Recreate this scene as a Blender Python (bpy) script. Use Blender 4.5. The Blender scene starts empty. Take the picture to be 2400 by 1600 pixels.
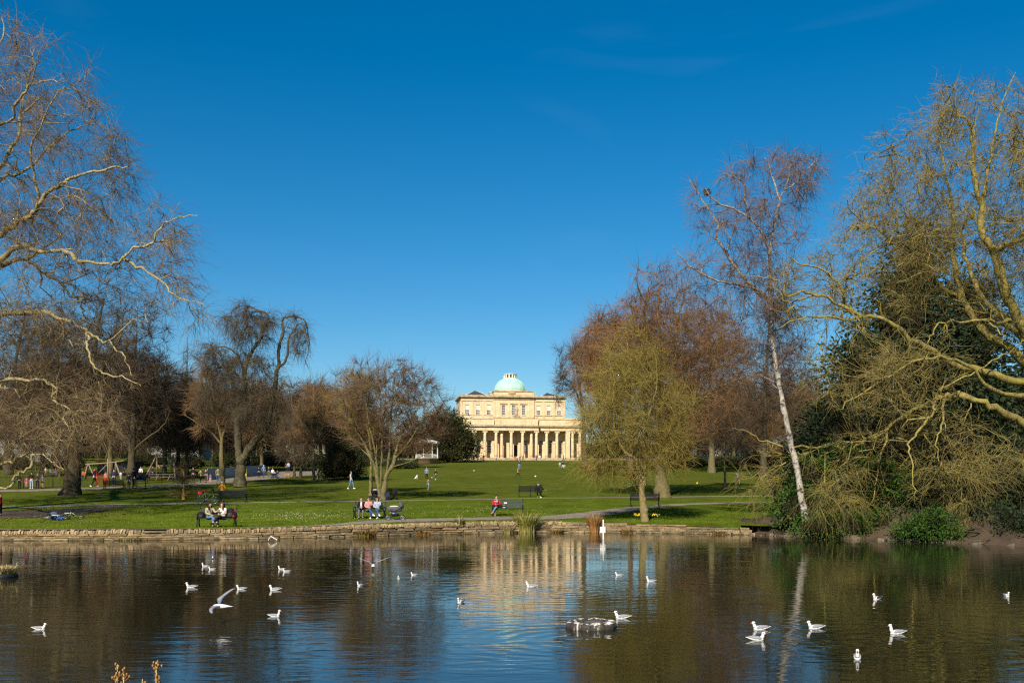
import bpy, math, random
import numpy as np
from mathutils import Vector, Matrix, Quaternion
R = math.radians
SC = bpy.context.scene
COL = SC.collection
# ------------------------------------------------------------------ camera
F, HY, CZ = 2333.3, 1150.0, 2.38      # focal length and horizon row in photograph pixels, eye height over the water
VL, KL = 1035.0, 4.6                   # the park rises gently away from the lake: vanishing row of its slope, drop under the eye
cam_d = bpy.data.cameras.new('camera')
cam_d.sensor_width = 36.0
cam_d.lens = 35.0
cam_d.shift_y = (HY - 800.0) / 2400.0
cam_d.clip_start = 0.1
cam_d.clip_end = 20000
cam = bpy.data.objects.new('camera', cam_d)
cam.location = (0, 0, CZ)
cam.rotation_euler = (R(90), 0, 0)
COL.objects.link(cam)
SC.camera = cam
# ------------------------------------------------------------------ sky and sun
SUN_EL, SUN_AZ = 36.0, 17.0         # the sun stands behind the camera, off to the west side
world = bpy.data.worlds.new('World')
SC.world = world
world.use_nodes = True
wn, wl = world.node_tree.nodes, world.node_tree.links
wn.clear()
w_out = wn.new('ShaderNodeOutputWorld')
w_bg = wn.new('ShaderNodeBackground')
w_sky = wn.new('ShaderNodeTexSky')
w_sky.sky_type = 'NISHITA'
w_sky.sun_disc = False
w_sky.sun_elevation = R(SUN_EL)
w_sky.sun_rotation = R(180 + SUN_AZ)
w_sky.altitude = 100
w_sky.air_density = 1.0
w_sky.dust_density = 0.55
w_sky.ozone_density = 4.0
w_hs = wn.new('ShaderNodeHueSaturation')
w_hs.inputs['Hue'].default_value = 0.494
w_hs.inputs['Saturation'].default_value = 1.42
w_hs.inputs['Value'].default_value = 1.0
w_bg.inputs['Strength'].default_value = 0.070
w_tc = wn.new('ShaderNodeTexCoord')
w_mp = wn.new('ShaderNodeMapping')
w_mp.inputs['Location'].default_value = (0, 0, .0)
wl.new(w_tc.outputs['Generated'], w_mp.inputs['Vector'])
wl.new(w_mp.outputs[0], w_sky.inputs['Vector'])
wl.new(w_sky.outputs[0], w_hs.inputs['Color'])
w_m2 = wn.new('ShaderNodeMapping')          # very thin high cirrus
w_m2.inputs['Scale'].default_value = (2.2, 2.2, 7.0)
w_m2.inputs['Rotation'].default_value = (.25, .35, .4)
w_nz = wn.new('ShaderNodeTexNoise')
w_nz.inputs['Scale'].default_value = 1.6
w_nz.inputs['Detail'].default_value = 6
w_nz.inputs['Distortion'].default_value = .7
w_rp = wn.new('ShaderNodeValToRGB')
w_rp.color_ramp.elements[0].position = .56
w_rp.color_ramp.elements[1].position = .85
w_rp.color_ramp.elements[1].color = (.03, .03, .03, 1)
w_mx = wn.new('ShaderNodeMix')
w_mx.data_type = 'RGBA'
w_mx.inputs[7].default_value = (9.0, 10.0, 11.0, 1)
wl.new(w_tc.outputs['Generated'], w_m2.inputs['Vector'])
wl.new(w_m2.outputs[0], w_nz.inputs['Vector'])
wl.new(w_nz.outputs['Fac'], w_rp.inputs[0])
wl.new(w_rp.outputs[0], w_mx.inputs[0])
wl.new(w_hs.outputs[0], w_mx.inputs[6])
wl.new(w_mx.outputs[2], w_bg.inputs['Color'])
wl.new(w_bg.outputs[0], w_out.inputs['Surface'])
sun_d = bpy.data.lights.new('sun', 'SUN')
sun_d.energy = 5.0
sun_d.angle = R(0.5)
sun_d.color = (1.0, 0.90, 0.74)
sun = bpy.data.objects.new('sun', sun_d)
sdir = Vector((math.sin(R(SUN_AZ)) * math.cos(R(SUN_EL)), math.cos(R(SUN_AZ)) * math.cos(R(SUN_EL)), -math.sin(R(SUN_EL))))
sun.rotation_euler = sdir.to_track_quat('-Z', 'Y').to_euler()
sun.location = (-40, -60, 80)
COL.objects.link(sun)
SC.view_settings.view_transform = 'Standard'
SC.view_settings.look = 'None'
SC.view_settings.exposure = 0.62
SC.view_settings.gamma = 1.0
SC.render.engine = 'CYCLES'
SC.cycles.max_bounces = 6
SC.cycles.diffuse_bounces = 2
SC.cycles.glossy_bounces = 3
SC.cycles.transparent_max_bounces = 6
SC.render.film_transparent = False
SC.cycles.pixel_filter_type = 'BLACKMAN_HARRIS'
SC.cycles.filter_width = 1.25
SC.cycles.use_denoising = False

# ------------------------------------------------------------------ helpers
def W(px, py, Y):
    return np.array([(px - 1200.0) / F * Y, Y, CZ - (py - HY) / F * Y])
def zl(Y):
    """height of the park ground at distance Y: flat by the wall, then a steady 5 percent rise, level beyond the hall"""
    y = np.minimum(np.asarray(Y, float), 305.0)
    pl = CZ - KL + (HY - VL) / F * y
    r = .5 + .05 * np.logaddexp(0, (pl - .5) / .05)
    return float(r) if r.ndim == 0 else r
def depth(py):
    Yp = KL * F / (py - VL)
    for _ in range(30):
        Yp = Yp - ((CZ - (py - HY) / F * Yp) - zl(Yp)) / (-(py - HY) / F - .0493 * (1 if Yp > 56 else .3))
    return float(Yp)
def G(px, py, z=None):
    """ground point seen at a pixel: on the park ground, or on a level plane at height z"""
    Y = depth(py) if z is None else (CZ - z) * F / (py - HY)
    return np.array([(px - 1200.0) / F * Y, Y, zl(Y) if z is None else z])

def nz(nt, scale, detail=3, rough=.55, vec=None, dist=0.0):
    n = nt.nodes.new('ShaderNodeTexNoise')
    n.inputs['Scale'].default_value = scale
    n.inputs['Detail'].default_value = detail
    n.inputs['Roughness'].default_value = rough
    n.inputs['Distortion'].default_value = dist
    if vec is not None:
        nt.links.new(vec, n.inputs['Vector'])
    return n
def ramp(nt, fac, stops):
    r = nt.nodes.new('ShaderNodeValToRGB')
    while len(r.color_ramp.elements) < len(stops):
        r.color_ramp.elements.new(0.5)
    for e, (p, c) in zip(r.color_ramp.elements, stops):
        e.position = p
        e.color = (*c[:3], 1)
    nt.links.new(fac, r.inputs[0])
    return r
def mixc(nt, fac, a, b, mode='MIX'):
    m = nt.nodes.new('ShaderNodeMix')
    m.data_type = 'RGBA'
    m.blend_type = mode
    for sock, v in ((m.inputs[0], fac), (m.inputs[6], a), (m.inputs[7], b)):
        if hasattr(v, 'is_output'):
            nt.links.new(v, sock)
        elif isinstance(v, (int, float)):
            sock.default_value = v
        else:
            sock.default_value = (*v[:3], 1)
    return m.outputs[2]
def mul(c, k):
    return tuple(min(1, x * k) for x in c)
MATS = {}
def mat(name, col, rough=.8, scale=3.0, var=.35, col2=None, bump=0.0, bscale=None, spec=.3, metal=0.0, obj_random=0.0, detail=4):
    """procedural surface: two tones mixed by noise, optional relief, optional tone per object"""
    if name in MATS:
        return MATS[name]
    m = bpy.data.materials.new(name)
    m.use_nodes = True
    nt = m.node_tree
    b = nt.nodes['Principled BSDF']
    b.inputs['Roughness'].default_value = rough
    b.inputs['Specular IOR Level'].default_value = spec
    b.inputs['Metallic'].default_value = metal
    tc = nt.nodes.new('ShaderNodeTexCoord')
    n = nz(nt, scale, detail, .6, tc.outputs['Object'])
    c2 = col2 if col2 else mul(col, 1 - var)
    rp = ramp(nt, n.outputs['Fac'], [(.32, c2), (.68, col)])
    out = rp.outputs[0]
    if obj_random:
        oi = nt.nodes.new('ShaderNodeObjectInfo')
        mr = nt.nodes.new('ShaderNodeMapRange')
        mr.inputs['To Min'].default_value = 1 - obj_random
        mr.inputs['To Max'].default_value = 1 + obj_random
        nt.links.new(oi.outputs['Random'], mr.inputs[0])
        out = mixc(nt, 1.0, out, mr.outputs[0], 'MULTIPLY')
    nt.links.new(out, b.inputs['Base Color'])
    if bump:
        n2 = nz(nt, bscale or scale * 4, 4, .6, tc.outputs['Object'])
        bp = nt.nodes.new('ShaderNodeBump')
        bp.inputs['Strength'].default_value = bump
        bp.inputs['Distance'].default_value = .05
        nt.links.new(n2.outputs['Fac'], bp.inputs['Height'])
        nt.links.new(bp.outputs[0], b.inputs['Normal'])
    MATS[name] = m
    return m

def link(name, me, parent=None, loc=None):
    o = bpy.data.objects.new(name, me)
    COL.objects.link(o)
    if parent is not None:
        o.parent = parent
    if loc is not None:
        o.location = loc
    return o
def tag(o, label=None, cat=None, group=None, kind=None):
    if label: o['label'] = label
    if cat: o['category'] = cat
    if group: o['group'] = group
    if kind: o['kind'] = kind
    return o
def thing(name, label, cat, loc=(0, 0, 0), rz=0.0, group=None, scale=1.0):
    o = bpy.data.objects.new(name, None)
    o.empty_display_size = .2
    COL.objects.link(o)
    o.location = tuple(float(v) for v in loc)
    o.rotation_euler = (0, 0, rz)
    o.scale = (scale,) * 3
    return tag(o, label, cat, group)
def dup(root, loc, rz=0.0, label=None, group=None, scale=None):
    def rec(o, parent):
        c = o.copy()
        COL.objects.link(c)
        if parent is not None:
            c.parent = parent
        for ch in list(o.children):
            rec(ch, c)
        return c
    r = rec(root, None)
    r.location = tuple(float(v) for v in loc)
    r.rotation_euler = (0, 0, rz)
    if scale: r.scale = (scale,) * 3
    if label: r['label'] = label
    if group: r['group'] = group
    return r

class MB:
    """collects simple shapes into one mesh"""
    def __init__(s):
        s.v, s.f, s.sm = [], [], []
    def add(s, vs, fs, smooth=False, M=None):
        b = len(s.v)
        for p in vs:
            p = Vector(p)
            s.v.append(M @ p if M is not None else p)
        for f in fs:
            s.f.append([i + b for i in f])
            s.sm.append(smooth)
    def box(s, c, size, M=None, rz=0, taper=1.0):
        x, y, z = (k / 2 for k in size)
        vs = []
        for dz in (-1, 1):
            k = taper if dz > 0 else 1
            for dx, dy in ((-1, -1), (1, -1), (1, 1), (-1, 1)):
                p = Vector((dx * x * k, dy * y * k, dz * z))
                if rz: p = Matrix.Rotation(rz, 3, 'Z') @ p
                vs.append(p + Vector(c))
        s.add(vs, [(3, 2, 1, 0), (4, 5, 6, 7), (0, 1, 5, 4), (1, 2, 6, 5), (2, 3, 7, 6), (3, 0, 4, 7)], False, M)
        return s
    def tube(s, pts, r, n=6, cap=True, M=None, smooth=True, closed=False, flat=1.0):
        pts = [Vector(p) for p in pts]
        rs = r if hasattr(r, '__len__') else [r] * len(pts)
        vs, fs = [], []
        k = len(pts)
        nrm = None
        for i, p in enumerate(pts):
            if closed:
                t = pts[(i + 1) % k] - pts[i - 1]
            else:
                t = pts[min(i + 1, k - 1)] - pts[max(i - 1, 0)]
            if t.length < 1e-9: t = Vector((0, 0, 1))
            t.normalize()
            if nrm is None:
                ref = Vector((0, 0, 1)) if abs(t.z) < .9 else Vector((1, 0, 0))
                nrm = ref.cross(t).normalized()
            else:
                nrm = (nrm - t * nrm.dot(t))
                if nrm.length < 1e-6: nrm = t.orthogonal()
                nrm.normalize()
            bn = t.cross(nrm)
            for j in range(n):
                a = 2 * math.pi * j / n
                vs.append(p + nrm * math.cos(a) * rs[i] + bn * math.sin(a) * rs[i] * flat)
        for i in range(k if closed else k - 1):
            for j in range(n):
                a, b = i * n + j, i * n + (j + 1) % n
                i2 = (i + 1) % k
                fs.append((a, b, i2 * n + (j + 1) % n, i2 * n + j))
        if cap and not closed:
            fs.append(tuple(range(n - 1, -1, -1)))
            fs.append(tuple((k - 1) * n + j for j in range(n)))
        s.add(vs, fs, smooth, M)
        return s
    def lathe(s, prof, n=16, c=(0, 0, 0), M=None, smooth=True, mod=None):
        vs, fs = [], []
        for (r, z) in prof:
            for j in range(n):
                a = 2 * math.pi * j / n
                k = mod(a, z) if mod else 1
                vs.append((c[0] + r * k * math.cos(a), c[1] + r * k * math.sin(a), c[2] + z))
        for i in range(len(prof) - 1):
            for j in range(n):
                fs.append((i * n + j, i * n + (j + 1) % n, (i + 1) * n + (j + 1) % n, (i + 1) * n + j))
        if prof[0][0] > 1e-4: fs.append(tuple(range(n - 1, -1, -1)))
        if prof[-1][0] > 1e-4: fs.append(tuple((len(prof) - 1) * n + j for j in range(n)))
        s.add(vs, fs, smooth, M)
        return s
    def ball(s, c, r, n=10, m=6, M=None):
        rx, ry, rz = r if hasattr(r, '__len__') else (r,) * 3
        vs, fs = [(c[0], c[1], c[2] - rz)], []
        for i in range(1, m):
            t = math.pi * i / m
            for j in range(n):
                a = 2 * math.pi * j / n
                vs.append((c[0] + rx * math.sin(t) * math.cos(a), c[1] + ry * math.sin(t) * math.sin(a), c[2] - rz * math.cos(t)))
        vs.append((c[0], c[1], c[2] + rz))
        e = len(vs) - 1
        for j in range(n):
            fs.append((0, 1 + (j + 1) % n, 1 + j))
            fs.append((e, 1 + (m - 2) * n + j, 1 + (m - 2) * n + (j + 1) % n))
        for i in range(m - 2):
            for j in range(n):
                a = 1 + i * n
                fs.append((a + j, a + (j + 1) % n, a + n + (j + 1) % n, a + n + j))
        s.add(vs, fs, True, M)
        return s
    def prism(s, poly, h, M=None):
        """poly in xy, extruded along z from 0 to h"""
        k = len(poly)
        vs = [(x, y, 0) for x, y in poly] + [(x, y, h) for x, y in poly]
        fs = [tuple(range(k - 1, -1, -1)), tuple(range(k, 2 * k))] + [(i, (i + 1) % k, k + (i + 1) % k, k + i) for i in range(k)]
        s.add(vs, fs, False, M)
        return s
    def mesh(s, name, m=None):
        me = bpy.data.meshes.new(name)
        me.from_pydata([tuple(p) for p in s.v], [], s.f)
        me.polygons.foreach_set('use_smooth', s.sm)
        if m: me.materials.append(m)
        me.update()
        return me
    def obj(s, name, m, parent=None, loc=None):
        return link(name, s.mesh(name, m), parent, loc)

def fast_mesh(name, V, Q, m, smooth=True, attr=None, k=4):
    """V (n,3), Q (f,k) index array -> mesh"""
    me = bpy.data.meshes.new(name)
    V = np.asarray(V, np.float32)
    Q = np.asarray(Q, np.int32)
    me.vertices.add(len(V))
    me.vertices.foreach_set('co', V.ravel())
    me.loops.add(Q.size)
    me.loops.foreach_set('vertex_index', Q.ravel())
    me.polygons.add(len(Q))
    me.polygons.foreach_set('loop_start', np.arange(0, Q.size, k, dtype=np.int32))
    if smooth:
        me.polygons.foreach_set('use_smooth', np.ones(len(Q), bool))
    if attr is not None:
        a = me.attributes.new('age', 'FLOAT', 'POINT')
        a.data.foreach_set('value', np.asarray(attr, np.float32))
    me.materials.append(m)
    me.update(calc_edges=True)
    return me

# ------------------------------------------------------------------ ground, water, paths
def grass_mat():
    m = bpy.data.materials.new('lawn_grass')
    m.use_nodes = True
    nt = m.node_tree
    b = nt.nodes['Principled BSDF']
    b.inputs['Roughness'].default_value = .95
    b.inputs['Specular IOR Level'].default_value = .0
    g = nt.nodes.new('ShaderNodeNewGeometry')
    pos = g.outputs['Position']
    n1 = nz(nt, .045, 4, .6, pos, .4)
    n2 = nz(nt, .55, 5, .65, pos)
    n3 = nz(nt, 9.0, 4, .7, pos)
    sx = nt.nodes.new('ShaderNodeSeparateXYZ')
    nt.links.new(pos, sx.inputs[0])
    mr = nt.nodes.new('ShaderNodeMapRange')      # the near bank is fresher turf than the worn playing field
    mr.inputs['From Min'].default_value = 70
    mr.inputs['From Max'].default_value = 95
    nt.links.new(sx.outputs['Y'], mr.inputs[0])
    near = ramp(nt, n2.outputs['Fac'], [(.28, (.054, .076, .008)), (.5, (.093, .132, .014)), (.74, (.134, .162, .024))])
    far = ramp(nt, n2.outputs['Fac'], [(.28, (.060, .074, .011)), (.5, (.092, .111, .018)), (.76, (.130, .137, .032))])
    c = mixc(nt, mr.outputs[0], near.outputs[0], far.outputs[0])
    c = mixc(nt, .55, c, ramp(nt, n1.outputs['Fac'], [(.3, (.62, .72, .6)), (.7, (1.12, 1.05, 1.0))]).outputs[0], 'MULTIPLY')
    c = mixc(nt, .7, c, ramp(nt, n3.outputs['Fac'], [(.3, (.55, .6, .5)), (.7, (1.15, 1.12, 1.05))]).outputs[0], 'MULTIPLY')
    bare = ramp(nt, nz(nt, .33, 6, .75, pos, .6).outputs['Fac'], [(.56, (0, 0, 0)), (.74, (1, 1, 1))])
    c = mixc(nt, mixc(nt, 1.0, bare.outputs[0], (.6, .6, .6), 'MULTIPLY'), c, (.13, .10, .035))
    nt.links.new(c, b.inputs['Base Color'])
    bp = nt.nodes.new('ShaderNodeBump')
    bp.inputs['Strength'].default_value = .8
    bp.inputs['Distance'].default_value = .08
    nt.links.new(nz(nt, 14, 3, .7, pos).outputs['Fac'], bp.inputs['Height'])
    nt.links.new(bp.outputs[0], b.inputs['Normal'])
    return m
GRASS = grass_mat()
M_PATH = mat('path_tarmac', (.225, .185, .145), .9, 1.2, .25, (.15, .125, .095), .25, 20)
M_DIRT = mat('bare_earth', (.085, .058, .036), .95, .7, .5, (.035, .025, .016), .6, 6)
M_GRAVEL = mat('gravel', (.34, .25, .19), .95, .5, .2, (.26, .19, .14), .2, 20)

# line of the far bank (foot of the wall in the photograph -> ground plan at water level)
WALLPX = [(-900, 1267), (-300, 1267), (0, 1267), (300, 1266), (600, 1262.8), (760, 1259), (900, 1255.3), (1040, 1251.8), (1180, 1249), (1300, 1247.5),
          (1400, 1248), (1600, 1250), (1740, 1252.5)]
BANKPX = [(1740, 1252.5), (1860, 1258), (2000, 1263), (2180, 1270), (2300, 1275), (2400, 1281), (2700, 1290), (3300, 1300)]
def water_pt(p):
    q = G(p[0], p[1], 0.0)
    return (q[0], q[1])
WALL = [water_pt(p) for p in WALLPX]
BANK = [water_pt(p) for p in BANKPX]
def ground_sheet(line, off, name, m, first):
    vs, fs = [], []
    k = len(line)
    rows = 18
    for r in range(rows):
        for i, (x, y) in enumerate(line):
            u = r / (rows - 1)
            yy = (y + off) * (1 - u) + 68 * u
            vs.append((x, yy, min(zl(yy), first[i]) if r == 0 else zl(yy)))
    for yy, kx in ((130, 2.2), (220, 4), (305, 6), (420, 8), (6000, 60)):
        for (x, y) in line: vs.append((x * kx, yy, zl(yy)))
    for r in range(rows + 4):
        for i in range(k - 1):
            fs.append((r * k + i, r * k + i + 1, (r + 1) * k + i + 1, (r + 1) * k + i))
    b = MB(); b.add(vs, fs, True)
    return tag(b.obj(name, m), kind='structure')
def wall_top(px):
    return float(np.interp(px, [-900, 0, 600, 760, 900, 1300, 1340, 1600, 1740], [.52, .525, .54, .60, .66, .69, .62, .46, .38]))
lawn_line = [(-400, WALL[0][1])] + WALL + [(x, y + min(2.4, i * 1.0)) for i, (x, y) in enumerate(BANK)] + [(400, BANK[-1][1] + 2.4)]
ground_sheet(lawn_line, .35, 'lawn', GRASS, [.5] + [wall_top(q[0]) - .02 for q in WALLPX] + [.5] * 20)

def ribbon(name, pts, w, m, z):
    """a path laid on the lawn: (px, py) centre line seen in the photograph, width in metres"""
    P = [G(*p) for p in pts]
    # resample smooth
    P = [Vector((p[0], p[1], 0)) for p in P]
    Q = []
    for i in range(len(P) - 1):
        p0, p1, p2, p3 = P[max(i - 1, 0)], P[i], P[i + 1], P[min(i + 2, len(P) - 1)]
        for t in np.linspace(0, 1, 16, endpoint=False):
            Q.append(.5 * ((2 * p1) + (p2 - p0) * t + (2 * p0 - 5 * p1 + 4 * p2 - p3) * t * t + (3 * p1 - p0 - 3 * p2 + p3) * t ** 3))
    Q.append(P[-1])
    ws = np.interp(np.linspace(0, 1, len(Q)), np.linspace(0, 1, len(pts)), w if hasattr(w, '__len__') else [w] * len(pts))
    rg = random.Random(len(name))
    vs, fs = [], []
    for i, q in enumerate(Q):
        t = (Q[min(i + 1, len(Q) - 1)] - Q[max(i - 1, 0)]).normalized()
        n = Vector((-t.y, t.x, 0))
        a, c = ws[i] / 2 * rg.uniform(.84, 1.16), ws[i] / 2 * rg.uniform(.84, 1.16)
        l, r_ = q + n * a, q - n * c
        mid = (l + r_) / 2
        vs += [l + Vector((0, 0, z + zl(l.y))), mid + Vector((0, 0, z + zl(mid.y))), r_ + Vector((0, 0, z + zl(r_.y)))]
    for i in range(len(Q) - 1):
        fs += [(3 * i, 3 * i + 1, 3 * i + 4, 3 * i + 3), (3 * i + 1, 3 * i + 2, 3 * i + 5, 3 * i + 4)]
    b = MB(); b.add(vs, fs)
    return tag(b.obj(name, m), kind='structure')
ribbon('gravel_forecourt', [(900, 1075.5), (1215, 1075.5), (1600, 1075.5)], 26, M_GRAVEL, .012)
ribbon('path', [(-500, 1152), (0, 1150), (160, 1146), (300, 1141.5), (430, 1136), (540, 1126), (620, 1118), (690, 1111), (720, 1104)], [4, 4, 4, 4, 4.2, 5, 6, 7, 8], M_PATH, .012)
ribbon('path', [(-400, 1196), (60, 1187), (260, 1182.5), (640, 1176.5), (1000, 1172), (1240, 1167.5), (1500, 1165), (1760, 1162), (2100, 1160)],
       [2.4, 2.0, 1.7, 1.2, .95, .75, .9, 1.3, 1.5], M_PATH, .012)
ribbon('path', [(-200, 1240.5), (300, 1240), (600, 1236.5), (760, 1231), (900, 1221.5), (1040, 1217.5), (1180, 1214.5), (1270, 1213.5), (1340, 1209.5), (1420, 1200),
                (1500, 1189.5), (1600, 1182), (1740, 1178), (2000, 1175)],
       [.55, .55, .6, 1.1, 2.3, 2.0, 1.9, 2.5, 2.6, 2.2, 1.8, 1.5, 1.4, 1.4], M_PATH, .020)
ribbon('bare_ground', [(-500, 1216), (-60, 1208), (90, 1202), (210, 1193), (285, 1187)], [9, 8.5, 7.0, 3.2, .8], M_DIRT, .028)

# right-hand earth bank sloping into the lake
def earth_bank():
    vs, fs = [], []
    rg = random.Random(4)
    xs = np.linspace(0, 1, 70)
    bx = [p[0] for p in BANK]; by = [p[1] for p in BANK]
    n = 12
    for t in xs:
        x = bx[0] + (bx[-1] - bx[0]) * t
        y = float(np.interp(x, bx, by))
        hmax = .55 * min(1, max(0, t - .12) * 6) + .55 + .45 * min(1, t * 10)
        for j in range(n):
            u = j / (n - 1)
            prof = min(1, u * 2.0) ** .8 if u < .5 else 1 - max(0, (u - .55)) * 1.1
            z = -.35 + (hmax + .35) * prof * (1 if u < .6 else 1)
            if j == n - 1: z = .30
            elif j: z += rg.uniform(-.17, .13)
            vs.append((x + rg.uniform(-.1, .1), y - .5 + u * 9.5, z))
    for i in range(len(xs) - 1):
        for j in range(n - 1):
            fs.append((i * n + j, (i + 1) * n + j, (i + 1) * n + j + 1, i * n + j + 1))
    b = MB(); b.add(vs, fs, True)
    tag(b.obj('earth_bank', M_DIRT), kind='structure')
earth_bank()

def water_mat():
    m = bpy.data.materials.new('lake_water')
    m.use_nodes = True
    nt = m.node_tree
    b = nt.nodes['Principled BSDF']
    b.inputs['Base Color'].default_value = (.012, .0125, .005, 1)
    b.inputs['Roughness'].default_value = .03
    b.inputs['IOR'].default_value = 1.333
    b.inputs['Specular IOR Level'].default_value = .5
    g = nt.nodes.new('ShaderNodeNewGeometry')
    def scaled(sx, sy, rz=0):
        mp = nt.nodes.new('ShaderNodeMapping')
        mp.inputs['Scale'].default_value = (sx, sy, 1)
        mp.inputs['Rotation'].default_value = (0, 0, rz)
        nt.links.new(g.outputs['Position'], mp.inputs['Vector'])
        return mp.outputs[0]
    a = nz(nt, 1.0, 2, .5, scaled(1.0, 2.9, .08), .6)          # wavelets
    c = nz(nt, 1.0, 3, .55, scaled(3.2, 6.5, -.15), .3)        # fine ripple
    e = nz(nt, 1.0, 1, .5, scaled(.10, .22, .2), .8)           # breezy and calm patches
    def math_(op, x, y):
        n = nt.nodes.new('ShaderNodeMath'); n.operation = op
        for s, v in zip(n.inputs, (x, y)):
            if hasattr(v, 'is_output'): nt.links.new(v, s)
            else: s.default_value = v
        return n.outputs[0]
    patch = nt.nodes.new('ShaderNodeMapRange')
    patch.inputs['From Min'].default_value = .38
    patch.inputs['From Max'].default_value = .62
    patch.inputs['To Min'].default_value = .45
    patch.inputs['To Max'].default_value = 1.15
    nt.links.new(e.outputs['Fac'], patch.inputs[0])
    h = math_('ADD', math_('MULTIPLY', a.outputs['Fac'], .0075), math_('MULTIPLY', c.outputs['Fac'], .0020))
    h = math_('MULTIPLY', h, patch.outputs[0])
    # rings spreading from birds that have just landed
    for (px, py, lam, amp, rad) in ((1290, 1385, .42, .0011, 4.0), (2090, 1500, .40, .0011, 3.6), (800, 1380, .45, .0011, 4.5), (1360, 1500, .36, .0011, 3.2)):
        q = G(px, py, 0)
        vm = nt.nodes.new('ShaderNodeVectorMath'); vm.operation = 'DISTANCE'
        nt.links.new(g.outputs['Position'], vm.inputs[0])
        vm.inputs[1].default_value = tuple(q)
        d = vm.outputs['Value']
        s = math_('SINE', math_('MULTIPLY', d, 2 * math.pi / lam), 0)
        f = nt.nodes.new('ShaderNodeMapRange'); f.inputs['From Min'].default_value = rad * .2; f.inputs['From Max'].default_value = rad
        f.inputs['To Min'].default_value = amp; f.inputs['To Max'].default_value = 0
        nt.links.new(d, f.inputs[0])
        h = math_('ADD', h, math_('MULTIPLY', s, f.outputs[0]))
    bp = nt.nodes.new('ShaderNodeBump')
    bp.inputs['Strength'].default_value = 1.0
    bp.inputs['Distance'].default_value = 1.0
    nt.links.new(h, bp.inputs['Height'])
    nt.links.new(bp.outputs[0], b.inputs['Normal'])
    return m
b = MB()
b.add([(-420, 8, 0), (420, 8, 0), (420, 75, 0), (-420, 75, 0)], [(0, 1, 2, 3)])
tag(b.obj('lake_water', water_mat()), kind='structure')
b = MB()
b.add([(-420, -60, .95), (420, -60, .95), (420, 1, .85), (-420, 1, .85), (420, 10, -.3), (-420, 10, -.3)], [(0, 1, 2, 3), (3, 2, 4, 5)])
tag(b.obj('near_bank', GRASS), kind='structure')
# ------------------------------------------------------------------ pump room (domed hall)
def stone_mat():
    """honey ashlar: blocks of slightly different tone, rain streaks and soot"""
    m = bpy.data.materials.new('honey_stone')
    m.use_nodes = True
    nt = m.node_tree
    b = nt.nodes['Principled BSDF']
    b.inputs['Roughness'].default_value = .88
    b.inputs['Specular IOR Level'].default_value = .2
    o = nt.nodes.new('ShaderNodeTexCoord').outputs['Object']
    def mp(sc):
        n = nt.nodes.new('ShaderNodeMapping'); n.inputs['Scale'].default_value = sc
        nt.links.new(o, n.inputs['Vector']); return n.outputs[0]
    c = ramp(nt, nz(nt, .5, 5, .65, o).outputs['Fac'], [(.3, (.54, .41, .24)), (.7, (.68, .55, .355))]).outputs[0]
    blk = nt.nodes.new('ShaderNodeTexVoronoi'); blk.inputs['Scale'].default_value = 1.0
    nt.links.new(mp((1.0, .4, 2.2)), blk.inputs['Vector'])
    c = mixc(nt, .30, c, ramp(nt, blk.outputs['Color'], [(.0, (.55, .5, .45)), (1, (1.2, 1.15, 1.1))]).outputs[0], 'MULTIPLY')
    st = ramp(nt, nz(nt, 1.0, 5, .7, mp((2.2, 2.2, .22)), .2).outputs['Fac'], [(.50, (1, 1, 1)), (.74, (.52, .46, .38))])
    c = mixc(nt, .75, c, st.outputs[0], 'MULTIPLY')
    nt.links.new(c, b.inputs['Base Color'])
    return m
M_STONE = stone_mat()
M_STONE_D = mat('weathered_stone', (.46, .36, .23), .9, 1.1, .5, (.20, .155, .10), .2, 6)
M_SLATE = mat('roof_slate', (.06, .062, .07), .6, 2, .3)
M_COPPER = mat('green_copper', (.40, .62, .52), .6, .7, .3, (.28, .50, .42))
M_WHITE = mat('white_paint', (.72, .70, .64), .5, 2, .15)
M_CREAM = mat('cream_stone_lantern', (.70, .65, .50), .6, 2, .15)
M_GLASS = mat('window_glass', (.015, .018, .022), .08, .8, .5, spec=.6)
M_BLIND = mat('window_blind', (.62, .58, .50), .8, 1, .1)
M_DARKWOOD = mat('dark_wood', (.035, .022, .014), .5, 3, .3)
TH = R(8)
pump = thing('pump_room', 'domed honey stone hall with a row of tall columns at the far end of the lawn', 'hall',
             (G(1211, 1079)[0], 244.0, zl(244.0)), TH)
cT, sT = math.cos(TH), math.sin(TH)
def bz(v, d=0):                      # v read off an enlargement of the photograph -> height above the lawn
    return 4.6 + .0493 * d + (1176 - v) * .01734 * (244 + d) / 244
def bx_(u, d=0):
    return ((u - 1152) * .01734 * (244 + d) / 244 + d * sT) / cT
def bpart(name, m, parent=None):
    b = MB()
    def done(): return b.obj(name, m, parent or pump)
    return b, done
def slab(b, u0, u1, v0, v1, d0, d1, du=None):
    """box between two image columns/rows at depths d0..d1 (local metres)"""
    x0, x1 = bx_(u0, d0 if du is None else du), bx_(u1, d0 if du is None else du)
    z0, z1 = bz(v1, d0), bz(v0, d0)
    b.box(((x0 + x1) / 2, (d0 + d1) / 2, (z0 + z1) / 2), (x1 - x0, d1 - d0, z1 - z0))
# terrace and steps
for k, (ex, h0, h1, d0) in enumerate(((0.9, 0, .22, -2.0), (.45, .22, .43, -1.55), (0, .43, .66, -1.1))):
    b, done = bpart('step', M_STONE_D)
    x0, x1 = bx_(330) - ex, bx_(2120) + ex
    b.box(((x0 + x1) / 2, (d0 + 7) / 2, (h0 + h1) / 2), (x1 - x0, 7 - d0, h1 - h0 - .003))
    done()
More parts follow.
